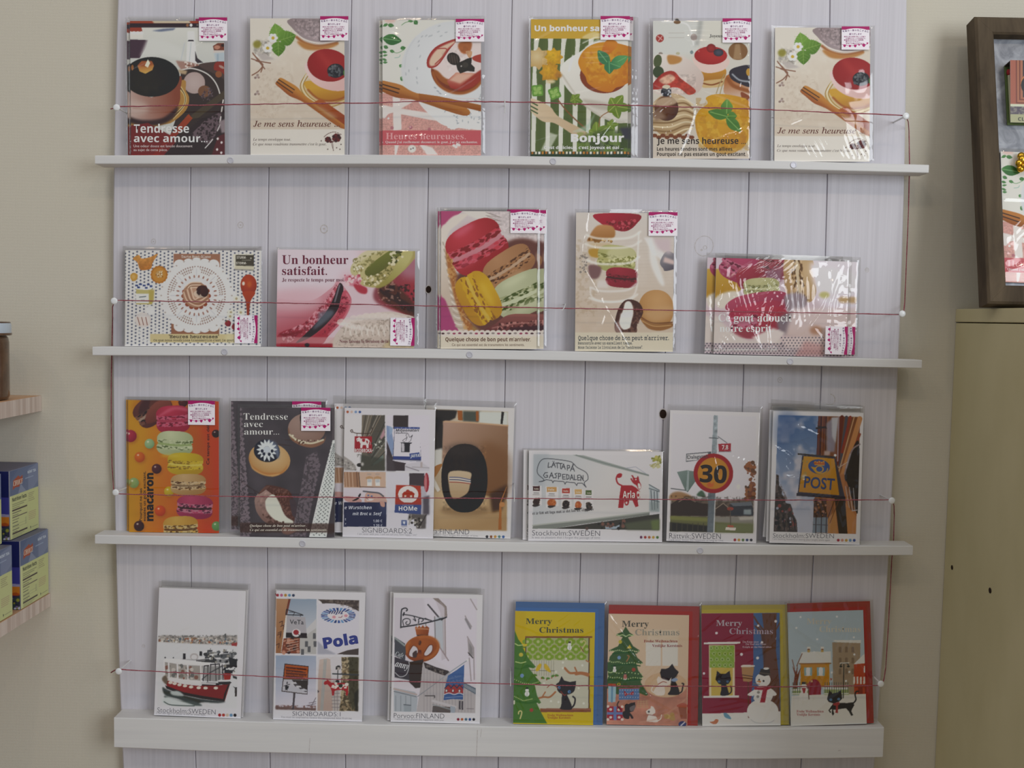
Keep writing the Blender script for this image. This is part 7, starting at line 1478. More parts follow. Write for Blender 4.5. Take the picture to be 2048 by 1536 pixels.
def art_xmas_village(a):
    a.bg(('a8b8c2', 'b0bec6', 1500, 140, 1500, 600))
    a.P([(1600, 345), (1785, 345), (1780, 690), (1605, 690)], 'a08c74'); a.P([(1602, 336), (1620, 330), (1790, 330), (1788, 350), (1640, 345)], 'd0d0cc', 0)
    for j in range(3):
        for i in range(3): a.R(1642+i*42, 380+j*72, 1660+i*42, 412+j*72, '84705c'); a.E(1651+i*42, 380+j*72, 9, 7, '84705c')
    # yellow house
    a.R(1390, 480, 1580, 640, 'cf9228'); a.P([(1396, 408), (1590, 405), (1592, 478), (1380, 486)], 'd2d2ce', 0); a.L([(1382, 486), (1590, 484)], 7, '9c6418')
    for x in (1443, 1533): a.R(x-8, 380, x+9, 410, 'c8a450'); a.P([(x-10, 374), (x+12, 374), (x+12, 390), (x-10, 390)], 'd8d6d0'); a.R(x-7, 388, x+8, 394, '7c3c2c')
    for x in (1440, 1524): a.R(x-26, 510, x+26, 566, '8fb0b8'); a.P([(x-12, 515), (x+12, 515), (x+10, 562), (x-10, 562)], 'e2e0dc', 1); a.P([(x-18, 566), (x, 548), (x+18, 566)], 'e2e0dc')
    a.E(1480, 650, 46, 62, '9c2840'); a.R(1436, 650, 1524, 705, '9c2840'); a.R(1455, 595, 1470, 608, 'd0b080')
    a.P([(1740, 490), (1800, 430), (1845, 400), (1845, 490)], 'd2d2ce'); a.P([(1742, 490), (1845, 480), (1845, 690), (1745, 690)], 'bf4a28'); a.R(1808, 500, 1834, 545, 'd8d8d4'); a.R(1816, 502, 1832, 543, '3c5c50'); a.L([(1750, 640), (1845, 640)], 8, 'a03c24')
    for k in range(5): a.P([(1738+k*22, 572), (1750+k*22, 572), (1750+k*22, 620), (1738+k*22, 620)], 'd8d0c8')
    a.R(1770, 640, 1800, 690, '8c3420'); a.R(1815, 640, 1845, 690, '8c3420')
    a.P([(1340, 640), (1352, 560), (1335, 500), (1360, 540), (1372, 480), (1368, 560), (1395, 500), (1372, 600), (1362, 690), (1338, 690)], '80442c', 0); a.L([(1365, 500), (1400, 420)], 6, '8c6450'); a.L([(1350, 520), (1335, 460)], 6, '8c6450')
    # snow, fences, hedges
    a.P([(1330, 700), (1500, 690), (1700, 688), (1840, 686), (1828, 880), (1320, 900)], 'd4d2cc'); a.R(1336, 650, 1445, 690, 'a0b070', b=3); a.R(1545, 650, 1710, 690, 'a0b070', b=3); a.L([(1336, 660), (1440, 656)], 10, 'd8d8d4', 1); a.L([(1548, 650), (1700, 650)], 12, 'd8d8d4', 1)
    for x in list(range(1340, 1440, 15))+list(range(1552, 1705, 15)): a.L([(x, 610), (x, 686)], 4, '4c5454')
    for x0, x1 in ((1336, 1436), (1548, 1705)): a.L([(x0, 634), (x1, 630)], 6, 'd8d8d4'); a.L([(x0, 684), (x1, 682)], 6, 'd8d8d4')
    a.L([(1676, 490), (1672, 712)], 6, '262a2c'); a.L([(1655, 500), (1660, 486), (1676, 480), (1700, 486), (1706, 500)], 6, '262a2c', 1); a.E(1656, 504, 10, 6, '262a2c'); a.E(1706, 504, 10, 6, '262a2c'); a.L([(1650, 482), (1710, 480)], 6, 'd8d8d4', a=.9)
    # far snowman
    a.E(1412, 700, 32, 32, 'd8d6d2'); a.E(1414, 660, 22, 22, 'd8d6d2'); a.E(1412, 634, 18, 16, 'd8d6d2'); a.R(1400, 606, 1424, 622, '30302c'); a.P([(1398, 645), (1425, 646), (1418, 680), (1408, 680)], 'b03840'); a.L([(1440, 640), (1446, 720)], 5, '5c3a30'); a.E(1440, 626, 10, 10, 'b04838')
    # walking cat
    c = '27252a'
    a.P([(1565, 720), (1572, 690), (1580, 660), (1600, 682), (1635, 676), (1655, 660), (1662, 690), (1665, 716), (1645, 736), (1605, 748), (1575, 738)], c, 0); a.P([(1610, 742), (1650, 745), (1700, 745), (1735, 740), (1745, 760), (1730, 785), (1725, 800), (1738, 826), (1724, 830), (1708, 800), (1690, 780), (1650, 785), (1630, 790), (1605, 790), (1612, 815), (1604, 830), (1596, 815), (1598, 785), (1582, 792), (1592, 805), (1586, 812), (1574, 795), (1590, 770)], c, 0); a.L([(1735, 750), (1755, 725), (1750, 690), (1758, 670), (1772, 668)], 9, c, 1)
    a.E(1590, 724, 10, 9, '5c84ac'); a.E(1642, 720, 10, 9, '5c84ac'); a.P([(1605, 748), (1645, 738), (1650, 752), (1638, 760), (1636, 812), (1620, 810), (1624, 764), (1606, 760)], 'a83c40', 0)
    for x, y in ((1390, 178), (1362, 250), (1500, 325), (1630, 175), (1830, 182), (1742, 312), (1745, 425), (1596, 544), (1712, 540), (1480, 410), (1690, 600)): a.E(x, y, 7, 7, 'd8dce0')
    a.E(1818, 300, 10, 9, 'c8c070')
    a.P([(1585, 580), (1600, 585), (1590, 600)], 'b05840')
    mc(a, 1430, 224, 164, 1514, 276, 272, 38, 'c0bcb0', 'c6c2b6'); a.T('Frohe Weihnachten', 1364, 808, 178, 16, 'b8605c', 'b'); a.T('Vrolijke Kerstmis', 1364, 829, 155, 16, 'b8605c', 'b')


def art_sticker(a):
    """scratch-and-sniff sticker, drawn in units of 1000 across and 880 down"""
    a.bg('d9d3da'); a.R(-10, -10, 1010, 130, 'a82a68'); a.E(520, 370, 640, 300, 'd9d3da'); a.R(-10, 200, 1010, 900, 'd9d3da')
    a.R(0, 120, 1000, 240, 'd9d3da', a=0); P_ = '9c4a78'
    a.L([(20, 690), (150, 700), (260, 740), (400, 730), (560, 690), (700, 680), (860, 700), (960, 620)], 16, 'b05080', 1)
    for x, y, r in ((110, 735, 52), (300, 745, 46), (490, 740, 54), (630, 700, 32), (800, 715, 64), (925, 640, 34)): a.P([(x-r*.8, y-r*.7), (x, y-r), (x+r*.9, y-r*.6), (x+r*.8, y+r*.2), (x+r*.1, y+r), (x-r*.8, y+r*.3)], 'b02c70', 1)
    for k, ch in enumerate('写真の一部分をこすると'): a.T(ch, 40+k*86, 226-52*math.sin((k+.3)*.29), 66 if ch != '一' else 60, 0, '6c4a74', off=.012, rot=-14+k*2.6)
    a.T('香りがします', 270, 318, 450, 0, '7c4878', off=.012)
    for k, (t, x, wd) in enumerate((('●未使用の状態で約１ヶ月香り', 90, 770), ('を保持することが出来ます。', 150, 720), ('●直射日光などに長時間', 90, 690), ('晒さないで下さい。', 150, 520), ('変色する場合があります。', 150, 680))): a.T(t, x, 408+k*66, wd, 0, P_, off=.006)
# ---------------------------------------------------------------- the setting
WALL_Y = 0.012
b = MB()
b.box((-1.6, WALL_Y, 0), (2.4, WALL_Y+0.1, 2.9))
tag(b.obj('wall_back', M['wall']), None, kind='structure')
b = MB()
b.box((-1.6, -3.2, -0.1), (2.4, WALL_Y+0.1, 0))
tag(b.obj('floor', M['floor']), None, kind='structure')


def lens(X, Z):
    """where a point of the board (y = 0) lies in the photograph, its slight bow included"""
    cx, D, yaw, k1, f = .4309, 1.0988, .0014, -.1226, 2071
    x, y = math.cos(yaw)*(X-cx)-math.sin(yaw)*D, math.sin(yaw)*(X-cx)+math.cos(yaw)*D
    y2, z2 = CP*y-SP*Z, SP*y+CP*Z
    u, v = x/y2, z2/y2
    u, v = CR*u+SR*v, -SR*u+CR*v
    q = 1+k1*(u*u+v*v)
    return 1024+f*u*q, 768-f*v*q


# ---------------------------------------------------------------- display board of planks with four card ledges
board = empty('display_board', (0.43, WALL_Y, 1.03), 'wall panel of white painted vertical planks carrying four narrow card ledges', 'display board')
NZ = 16
zs = np.linspace(-0.58, 0.5, NZ)
seams = [[at_y(*lens(k*.085, z), 0.0) for z in zs] for k in range(11)]
b = MB()
for k in range(10):
    ll, rr = seams[k], seams[k+1]
    prof = [(0, 0.0004, 0.0024), (0, 0.0004, 0.0004), (0, 0.0008, 0.0), (1, -0.0015, 0.0), (1, -0.0004, 0.0009), (1, -0.0004, 0.0024)]
    if k == 0:
        prof = [(0, 0.0, WALL_Y-0.0002), (0, 0.0, 0.001), (0, 0.0012, 0.0)]+prof[3:]
    if k == 9:
        prof = prof[:3]+[(1, -0.0012, 0.0), (1, 0.0, 0.001), (1, 0.0, WALL_Y-0.0002)]
    v, f = [], []
    for j in range(NZ):
        for s_, o_, y_ in prof:
            p = (ll, rr)[s_][j]
            v.append((p[0]+o_, y_, p[2]))
    n = len(prof)
    for j in range(NZ-1):
        for i in range(n-1):
            f.append((j*n+i, j*n+i+1, (j+1)*n+i+1, (j+1)*n+i))
    b.add(v, f, 0)
for k in range(1, 10):
    v, f = [], []
    for j in range(NZ):
        p = seams[k][j]
        v += [(p[0]-.0009, .0023, p[2]), (p[0]+.0009, .0023, p[2])]
    b.add(v, [(2*j, 2*j+1, 2*j+3, 2*j+2) for j in range(NZ-1)], 1)


def ring(px, py, r0, r1, mi, rot=0.0, asp=1.0, a0=0, a1=360, n=24, y=-0.00012):
    v, f = [], []
    for k in range(n+1):
        t = math.radians(a0+(a1-a0)*k/n)
        for r in (r0, r1):
            x, z = r*math.cos(t), r*asp*math.sin(t)
            p = at_y(px+x*math.cos(rot)-z*math.sin(rot), py+x*math.sin(rot)+z*math.cos(rot), y)
            v.append(p)
    b.add(v, [(2*k, 2*k+1, 2*k+3, 2*k+2) for k in range(n)], mi)


for px, py, r in ((307, 483, 5), (481, 450, 6), (648, 458, 8), (1734, 540, 4), (287, 1292, 3), (905, 470, 4), (1560, 760, 5)):
    ring(px, py, r*.75, r, 2, asp=1.15)
    ring(px, py, 0.01, r*.3, 2)
for px, py, r in ((1408, 492, 19), (1410, 495, 4), (1403, 500, 2)):
    ring(px, py, r-1.2, r, 2, asp=1.1, rot=.3)
ring(1659, 799, 10, 12, 2, a0=-80, a1=130)
for px, py, r in ((1326, 828, 7), (857, 579, 5.5), (1354, 44, 5)):
    ring(px, py, 0.01, r, 3, asp=1.3)
    ring(px, py, r, r+1.6, 2, asp=1.3)
panel = b.obj('plank_panel', [M['paint'], M['gap'], M['knot'], M['hole']], board, local=False)

LEDGE_D = 0.025
LEDGES = [
    ([(190, 310.8), (480, 309.2), (740, 309.3), (1000, 311.5), (1290, 315.8), (1580, 322), (1858, 329.5)], [(190, 328), (480, 327.6), (740, 328), (1000, 329.5), (1290, 333.5), (1580, 339), (1858, 346)]),
    ([(185, 693.5), (480, 693.8), (860, 698), (1130, 702.8), (1370, 708), (1600, 713.5), (1844, 720)], [(185, 711), (480, 712), (860, 717), (1130, 721.5), (1370, 726.5), (1600, 731), (1844, 737)]),
    ([(190, 1070), (345, 1072.6), (570, 1075.8), (780, 1080), (950, 1083.8), (1190, 1087.3), (1420, 1090), (1630, 1091.2), (1826, 1092)], [(190, 1088), (345, 1091), (570, 1096), (780, 1100), (950, 1103.5), (1190, 1107), (1420, 1110), (1630, 1111.2), (1826, 1111)]),
    ([(228, 1435.5), (400, 1440.5), (635, 1447), (870, 1452), (1110, 1455), (1300, 1457), (1500, 1458), (1665, 1457), (1768, 1455)], [(228, 1495), (400, 1502), (635, 1508), (870, 1512.5), (1110, 1516), (1300, 1518), (1500, 1518.5), (1665, 1517), (1768, 1515)])]
LTOP = []
SCREWS = {0: [(461, 321), (1106, 323), (1587, 330)], 1: [(449, 704), (939, 709.5), (1580, 723)], 2: [(605, 1087), (1400, 1101)], 3: []}
for r, (top, bot) in enumerate(LEDGES):
    T_ = [at_y(x, y, -LEDGE_D) for x, y in top]
    B_ = [at_y(x, y, -LEDGE_D) for x, y in bot]
    LTOP.append((np.array([p[0] for p in T_]), np.array([p[2] for p in T_])))
    v, f = [], []
    e = 0.0007
    for p, q in zip(T_, B_):
        x = p[0]
        v += [(x, -0.0001, p[2]), (x, -LEDGE_D+e, p[2]), (x, -LEDGE_D, p[2]-e), (x, -LEDGE_D, q[2]+e), (x, -LEDGE_D+e, q[2]), (x, -0.0001, q[2])]
    n = 6
    for j in range(len(T_)-1):
        for i in range(n):
            f.append((j*n+i, (j+1)*n+i, (j+1)*n+(i+1) % n, j*n+(i+1) % n))
    f += [tuple(range(n)), tuple((len(T_)-1)*n+i for i in range(n-1, -1, -1))]
    b = MB()
    b.add(v, f)
    if r == 3:                      # splits in the paint of the lowest ledge
        for x, y0, y1, wd in ((955, 1460, 1512, 1.2), (620, 1476, 1507, 1.0), (963, 1458, 1474, 0.9), (1680, 1500, 1502, 5)):
            pp = [at_y(x-wd/2, y0, -LEDGE_D-.00008), at_y(x+wd/2, y0, -LEDGE_D-.00008), at_y(x+wd/2-2, y1, -LEDGE_D-.00008), at_y(x-wd/2-2, y1, -LEDGE_D-.00008)]
            b.add(pp, [(3, 2, 1, 0)], 1)
    lo = b.obj('ledge', [M['ledge'], M['knot']], board, local=False)
    for px, py in SCREWS[r]:
        p = at_y(px, py, -LEDGE_D)
        b = MB()
        b.lathe([(.0034, 0.0), (.0034, -.0004), (.0030, -.0008), (.0024, -.0008), (.0022, -.0004), (.0004, -.0004)], 20, (p[0]-board.location[0], -LEDGE_D-board.location[1], p[2]-board.location[2]), axis='y')
        b.obj('screw', M['screw'], lo)


def ledge_z(r, X):
    return float(np.interp(X, *LTOP[r]))


# ---------------------------------------------------------------- cards in their clear sleeves
FILM_RNG = np.random.RandomState(7)


def film_mesh(name, w, h, t, l, r, tp, strong, puff=0.0):
    """clear bag: a wrinkled front sheet and a flat back sheet"""
    R = FILM_RNG
    nx, ny = 92, 120
    x0, x1, z0, z1 = -w/2-l, w/2+r, 0.0011, h+tp
    xs, zz = np.linspace(x0, x1, nx), np.linspace(z0, z1, ny)
    X, Z = np.meshgrid(xs, zz)
    d = np.minimum(np.minimum(X-x0, x1-X), np.minimum(Z-z0, z1-Z))
    lim = np.clip(d/0.004, 0, 1)
    def field(n):
        g = R.rand(n+2, n+2)
        a, c = np.linspace(0, n-.01, ny), np.linspace(0, n-.01, nx)
        i, j = a.astype(int), c.astype(int)
        fa, fc = (a-i)[:, None], c-j
        fa, fc = fa*fa*(3-2*fa), fc*fc*(3-2*fc)
        return (g[i][:, j]*(1-fc)+g[i][:, j+1]*fc)*(1-fa)+(g[i+1][:, j]*(1-fc)+g[i+1][:, j+1]*fc)*fa-.5
    hgt = 0.0007*field(3)+0.0005*np.abs(field(7))+strong*(0.0003*field(12)+0.0004*np.abs(field(6)+.4*field(14)))
    for _ in range(int(1+6*strong)):          # creases
        a_, cx_, cz_ = R.rand()*3.14, (R.rand()-.5)*w, h*(.08+.84*R.rand())
        q = (X-cx_)*math.cos(a_)+(Z-cz_)*math.sin(a_)
        p_ = -(X-cx_)*math.sin(a_)+(Z-cz_)*math.cos(a_)
        q = q+8*p_*p_*(R.rand()-.5)
        hgt = hgt+min(1.6, .5+strong)*0.0006*np.exp(-(q/0.0017)**2-(p_/(.012+.03*R.rand()))**2)
    for _ in range(int(5*strong)):            # bursts of fine ripples
        cx_, cz_, a_, lm = (R.rand()-.5)*w, h*(.05+.9*R.rand()), R.rand()*3.14, .0042+.002*R.rand()
        rr = (X-cx_)**2+(Z-cz_)**2
        q = (X-cx_)*math.cos(a_)+(Z-cz_)*math.sin(a_)+12*rr*(R.rand()-.5)
        hgt = hgt+0.00028*min(1.5, .6+strong*.6)*np.cos(6.283*q/lm)*np.exp(-rr/(.008+.008*R.rand())**2)
    if strong > .6:                           # crumpled right-hand edge
        hgt = hgt+.0007*np.abs(field(24))*np.clip((X-.30*w)/(.12*w), 0, 1)
    bulge = puff*np.clip(1-(2*(X-.1*w)/(x1-x0)*.95)**2, 0, 1)**.7*np.clip(1-((Z-h*.45)/(h*.62))**2, 0, 1)**.7
    front = -(t/2+0.0003)*np.minimum(1, lim*1.3+.15)-np.clip(hgt*(1+200*puff), -.0004, .0011+puff*.4)*lim-bulge*lim
    front = np.maximum(front, -(t/2+0.0014+puff*1.4))
    inside = (X > -w/2-.0004) & (X < w/2+.0004) & (Z < h+.0004)
    front = np.where(inside, np.minimum(front, -(t/2+0.0003)), front)
    V = np.stack([X, front, Z], -1).reshape(-1, 3)
    idx = np.arange(nx*ny).reshape(ny, nx)
    Q = np.stack([idx[:-1, :-1], idx[:-1, 1:], idx[1:, 1:], idx[1:, :-1]], -1).reshape(-1, 4)
    e = .0015
    bx, bz = [x0, -w/2-e, w/2+e, x1], [z0, .002, h+e, z1]
    bx = [bx[0], max(bx[1], x0+1e-4), min(bx[2], x1-1e-4), bx[3]]
    Vb = np.array([(x, (t/2+.0003 if 0 < i < 3 and j < 3 else 0.0004), z) for j, z in enumerate(bz) for i, x in enumerate(bx)])
    Qb = np.array([(4*j+i, 4*j+4+i, 4*j+5+i, 4*j+1+i) for j in range(3) for i in range(3)])+len(V)
    V, Q = np.concatenate([V, Vb]), np.concatenate([Q, Qb])
    me = bpy.data.meshes.new(name)
    me.vertices.add(len(V))
    me.vertices.foreach_set('co', V.astype(np.float32).ravel())
    me.loops.add(Q.size)
    me.loops.foreach_set('vertex_index', Q.astype(np.int32).ravel())
    me.polygons.add(len(Q))
    me.polygons.foreach_set('loop_start', (np.arange(len(Q))*4).astype(np.int32))
    me.update(calc_edges=True)
    me.polygons.foreach_set('use_smooth', np.ones(len(Q), dtype=bool))
    me.materials.append(M['film'])
    return me


ST = Art((0, 0, .174), [(0, 0), (174, 0), (174, 153), (0, 153)], 3)
art_sticker(ST)
STICKER_W, STICKER_H = 0.031, 0.0273
sticker_mesh = face_mesh('scent_sticker', ST, STICKER_W, STICKER_H, 0.0002, M['print'])
STICKER_LABEL = 'white and magenta sticker of tiny Japanese writing'
CARD_T = 0.0012


def child(name, me, parent, loc=(0, 0, 0), rot=(0, 0, 0), scale=(1, 1, 1), label=None):
    o = bpy.data.objects.new(name, me)
    COL.objects.link(o)
    o.parent = parent
    o.location, o.rotation_euler, o.scale = loc, rot, scale
    if label:
        o['label'] = label
    return o


def fit_rect(quad_px, row, yb, yt):
    """best rectangle through four photo pixels on a plane leaning from y=-yb (foot) to y=-yt (head); its foot is set on the ledge"""
    bc = (np.array(quad_px[2])+np.array(quad_px[3]))/2
    tc = (np.array(quad_px[0])+np.array(quad_px[1]))/2
    pb, pt = at_y(bc[0], bc[1], -yb), at_y(tc[0], tc[1], -yt)
    N = np.cross(np.array([1.0, 0, 0]), pt-pb)
    N = np.array([0, N[1], N[2]])
    N /= np.linalg.norm(N)
    def hit(p):
        d = ray(*p)
        return CAM+d*(np.dot(pb-CAM, N)/np.dot(d, N))
    A = [hit(p) for p in quad_px]
    u = (A[1]-A[0])+(A[2]-A[3])
    u /= np.linalg.norm(u)
    up = np.cross(u, N)
    if up[2] < 0:
        up = -up
    out = np.cross(u, up)          # towards the viewer (-y)
    if out[1] > 0:
        out = -out
    w = (np.linalg.norm(A[1]-A[0])+np.linalg.norm(A[2]-A[3]))/2
    h = (np.dot(A[0]-A[3], up)+np.dot(A[1]-A[2], up))/2
    foot = (A[2]+A[3])/2
    low = min(foot[2]-u[2]*w/2-ledge_z(row, foot[0]-w/2), foot[2]+u[2]*w/2-ledge_z(row, foot[0]+w/2))
    dz = 0.0004-low
    foot = foot+up*dz/up[2]
    h -= dz/up[2]
    return foot, u, up, out, w, h


def matrix(foot, u, up, out):
    mt = Matrix.Identity(4)
    for i in range(3):
        mt[i][0], mt[i][1], mt[i][2], mt[i][3] = u[i], -out[i], up[i], foot[i]
    return mt


def card(name, label, cat, group, row, crop, quad, art_fn, yb=.017, yt=.0095, sleeve=(30, 30, 30), copies=(), sticker=None, strong=0.4,
         envelope=None, seed=1, base=None, rear_plain=False):
    x0, y0, k = crop
    qp = [(x0+x*k, y0+y*k) for x, y in quad]
    foot, u, up, out, w, h = fit_rect(qp, row, yb, yt)
    corners = [to_px(foot+u*sx*w/2+up*sz*h) for sx, sz in ((-1, 1), (1, 1), (1, 0), (-1, 0))]
    art = Art(crop, corners, seed)
    t = CARD_T
    sc = (1, 1, 1)
    if base:
        me, fm, sc = base[0], base[1], (w/base[2], 1, h/base[3])
    else:
        art_fn(art)
        me = face_mesh(name+'_print', art, w, h, t, M['print'])
    me_rear = me
    if rear_plain:
        art.texts = []
        me_rear = face_mesh(name+'_print', art, w, h, t, M['print'])
    mm = k/F_PX*CAM_D              # metres per crop unit
    l, tp, r = (s*mm for s in sleeve)
    puff = .0026 if strong > 2 else 0.0
    fm = fm if base else film_mesh('plastic_sleeve', w, h, t, l, r, tp, strong, puff)
    fm_rear = film_mesh('plastic_sleeve', w, h, t, l, r, tp, 1.0) if puff else fm
    items = [(0, 0, 0, 0, label)]+[tuple(c) for c in copies]
    for n, (dx, dy, dep, tilt, lab) in enumerate(items):
        root = empty(name, (0, 0, 0), lab, cat, group)
        f2 = foot+u*(dx*mm)-out*dep
        if n:
            lw = min(ledge_z(row, f2[0]-w/2), ledge_z(row, f2[0]+w/2))+.0006+abs(math.sin(math.radians(tilt)))*(w/2+.030)+abs(u[2])*w/2
            f2 = f2+up*((max(lw, foot[2]-dy*mm if dy < 0 else lw)-f2[2])/up[2])
        ma = matrix(f2, u, up, out)
        if tilt:
            ma = ma @ Matrix.Rotation(math.radians(tilt), 4, 'Y')
        root.matrix_world = ma
        child('card_stock' if not envelope else 'folded_card', me_rear if n else me, root, scale=sc)
        if envelope and n == 0:
            el, et, er, ecol, elab = envelope
            b = MB()
            b.box((-w/2-el*mm, t/2+.0002, 0.0002), (w/2+er*mm, t/2+.0011, h+et*mm))
            ob = b.obj('envelope', ENV[ecol], root)
            ob['label'] = elab
        child('plastic_sleeve', fm_rear if n else fm, root, scale=sc)
        if sticker:
            sx, sy, sw, sh, rot = sticker
            uu, vv = happly(art.inv, sx+sw/2, sy+sh/2)
            sd = t/2+.0017+(puff*1.5 if not n else 0)
            cx, cz = (uu/art.W-.5)*w, (1-vv/art.H)*h
            if rot:
                o = child('scent_sticker', sticker_mesh, root, (cx-sw*mm/2, -sd, cz), (0, math.radians(90), 0), (sh*mm/STICKER_W, 1, sw*mm/STICKER_H))
            else:
                o = child('scent_sticker', sticker_mesh, root, (cx, -sd, cz-sh*mm/2), (0, 0, 0), (sw*mm/STICKER_W, 1, sh*mm/STICKER_H))
            o['label'] = STICKER_LABEL
    return me, fm, w, h


ENV = {c: new_mat(n, h_, 0.5, 0.25) for c, n, h_ in (('blue', 'blue_envelope_paper', '4a76b4'), ('red', 'red_envelope_paper', 'b02c26'), ('yellow', 'yellow_envelope_paper', 'c4b23c'))}
GC, PC = 'greeting card', 'postcard'
D2 = 0.0036
card('greeting_card', 'dark chocolate cake card with bold white words Tendresse avec amour, front of its pair', GC, 'top ledge cards', 0, K1, [(178, 88), (924, 88), (903, 1134), (172, 1134)], art_chocolate, yb=.018, yt=.0125,
     sleeve=(15, 40, 28), sticker=(710, 68, 215, 177, 0), copies=[(-34, 0, D2, 0, 'duplicate chocolate cake card peeking out left behind its front copy')], seed=11)
sens = card('greeting_card', 'card of a red topped dessert and cursive words, right of the chocolate cake card', GC, 'top ledge cards', 0, K1, [(1140, 68), (1880, 68), (1850, 1134), (1107, 1134)], art_sens,
     sleeve=(25, 20, 35), sticker=(1662, 58, 215, 185, 0), seed=12)
tart_me, tart_film, tart_w, tart_h = card('greeting_card', 'fruit tartlet and doily card with pink Heures heureuses band, front copy on the top ledge', GC, 'top ledge cards', 0, K2, [(178, 72), (890, 72), (868, 1036), (165, 1036)], art_tartlet,
     sleeve=(20, 30, 28), sticker=(692, 72, 198, 158, 0), strong=.8, copies=[(-26, 0, D2, 0, 'second copy of the tartlet card showing as a sliver along its left edge, top ledge')], seed=13)
card('greeting_card', 'card with yellow header, green stripes and an orange dessert reading Bonjour', GC, 'top ledge cards', 0, K2, [(1243, 68), (1936, 70), (1925, 1045), (1222, 1042)], art_bonjour,
     sleeve=(15, 25, 48), sticker=(1730, 52, 204, 165, 0), strong=.7, copies=[(26, 0, D2, 0, 'duplicate of the green striped orange dessert card showing at its right edge')], seed=14)
card('greeting_card', 'card crowded with mont blanc, strawberries and a yellow mint dessert, on the top ledge', GC, 'top ledge cards', 0, K3, [(98, 78), (757, 72), (747, 1020), (88, 1016)], art_sweets,
     sleeve=(25, 20, 12), sticker=(563, 65, 190, 160, 0), strong=.9, seed=15)
card('greeting_card', 'red topped dessert and cursive words card standing last on the right of the top ledge', GC, 'top ledge cards', 0, K3, [(912, 122), (1560, 122), (1566, 1030), (915, 1026)], None,
     sticker=(1374, 120, 184, 153, 0), base=sens)
G2 = 'second ledge cards'
card('greeting_card', 'landscape card of a cake on a white doily over navy polka dots with red spoon', GC, G2, 1, K4, [(112, 322), (980, 324), (965, 935), (98, 932)], art_doily,
     sleeve=(18, 28, 5), sticker=(803, 740, 144, 176, 90), copies=[(-12, 0, D2, 0, 'duplicate polka dot doily card just showing behind the left edge of the first')], seed=21)
card('greeting_card', 'landscape card of pink and green macarons reading Un bonheur satisfait', GC, G2, 1, K4, [(1072, 316), (1953, 328), (1945, 942), (1065, 932)], art_bonheur,
     sleeve=(8, 15, 28), sticker=(1797, 756, 153, 176, 90), strong=.7, seed=22)
card('greeting_card', 'card of pink, yellow and green macarons in a basket, front of three copies', GC, G2, 1, K5, [(133, 88), (876, 88), (862, 1158), (122, 1152)], art_basket, yb=.0210, yt=.0145,
     sleeve=(15, 30, 22), sticker=(663, 78, 216, 178, 0), copies=[(-26, 0, D2, 0, 'rearmost left sliver of the basket of macarons card, with pink left edge'), (54, 0, 2*D2, 0, 'copy of the basket of macarons card showing as a strip on the right side')], seed=23)
card('greeting_card', 'card of macarons in a glass jar and a bitten macaron, shiny right edge', GC, G2, 1, K5, [(1172, 98), (1942, 102), (1908, 1170), (1165, 1162)], art_glass_jar,
     sleeve=(8, 28, 24), sticker=(1728, 98, 218, 180, 0), strong=.8, seed=24)
card('greeting_card', 'landscape macaron card in badly wrinkled shiny cellophane, white words, front of its stack', GC, G2, 1, K6, [(238, 140), (1325, 182), (1318, 958), (232, 936)], art_adoucit, yb=.0210, yt=.0150,
     sleeve=(8, 40, 26), sticker=(1136, 712, 178, 225, 90), strong=2.2, copies=[(-66, 0, D2, 0, 'left rear copy of the wrinkled landscape macaron card, yellow strip at its left'), (88, 0, 2*D2, 0, 'right rear copy of the wrinkled landscape macaron card with second pink sticker')], seed=25)
G3 = 'third ledge cards'
card('greeting_card', 'orange card with a leaning pile of macarons and the word macaron', GC, G3, 2, K7, [(235, 86), (1000, 96), (1022, 1232), (245, 1220)], art_macaron_pile, yb=.008, yt=.0065,
     sleeve=(10, 28, 30), sticker=(758, 92, 228, 204, 0), strong=.25, copies=[(-28, 0, D2, 0, 'second orange macaron pile card, a thin orange strip behind the first')], seed=31)
card('greeting_card', 'dark grey lace card with macarons reading Tendresse avec amour, front of two', GC, G3, 2, K7, [(1180, 148), (1976, 150), (2008, 1256), (1190, 1246)], art_lace, yb=.0220, yt=.0175,
     sleeve=(20, 26, 12), sticker=(1722, 150, 246, 196, 0), strong=.8, copies=[(-82, -48, D2, 0, 'rear dark grey lace card standing higher to the left of its copy')], seed=32, rear_plain=True)
card('postcard', 'postcard of four shop sign photographs titled SIGNBOARDS:2, front copy', PC, G3, 2, K8, [(188, 165), (1043, 180), (1048, 1388), (215, 1366)], art_signs_two, yb=.0155, yt=.0108,
     sleeve=(15, 75, 8), strong=.5, copies=[(-100, -34, D2, 0, 'rear copy of the SIGNBOARDS:2 postcard, half hidden behind the dark lace card')], seed=33)
card('postcard', 'postcard of a dark round cushion on a tan chair titled FINLAND', PC, G3, 2, K8, [(952, 142), (1795, 166), (1765, 1416), (955, 1388)], art_cushion_chair, yb=.0085, yt=.004,
     sleeve=(10, 58, 18), strong=.25, seed=34)
card('postcard', 'landscape postcard of a white lorry with a red cow emblem, front copy', PC, G3, 2, K9, [(112, 475), (1165, 487), (1158, 1198), (103, 1188)], art_lorry,
     sleeve=(14, 12, 12), strong=.3, copies=[(-42, 0, D2, 0, 'rear copy of the white lorry postcard showing along the left edge')], seed=35)
card('postcard', 'postcard of a round orange 30 speed limit sign', PC, G3, 2, K9, [(1217, 158), (1928, 178), (1897, 1220), (1192, 1200)], art_speed_sign,
     sleeve=(20, 46, 20), strong=.3, seed=36)
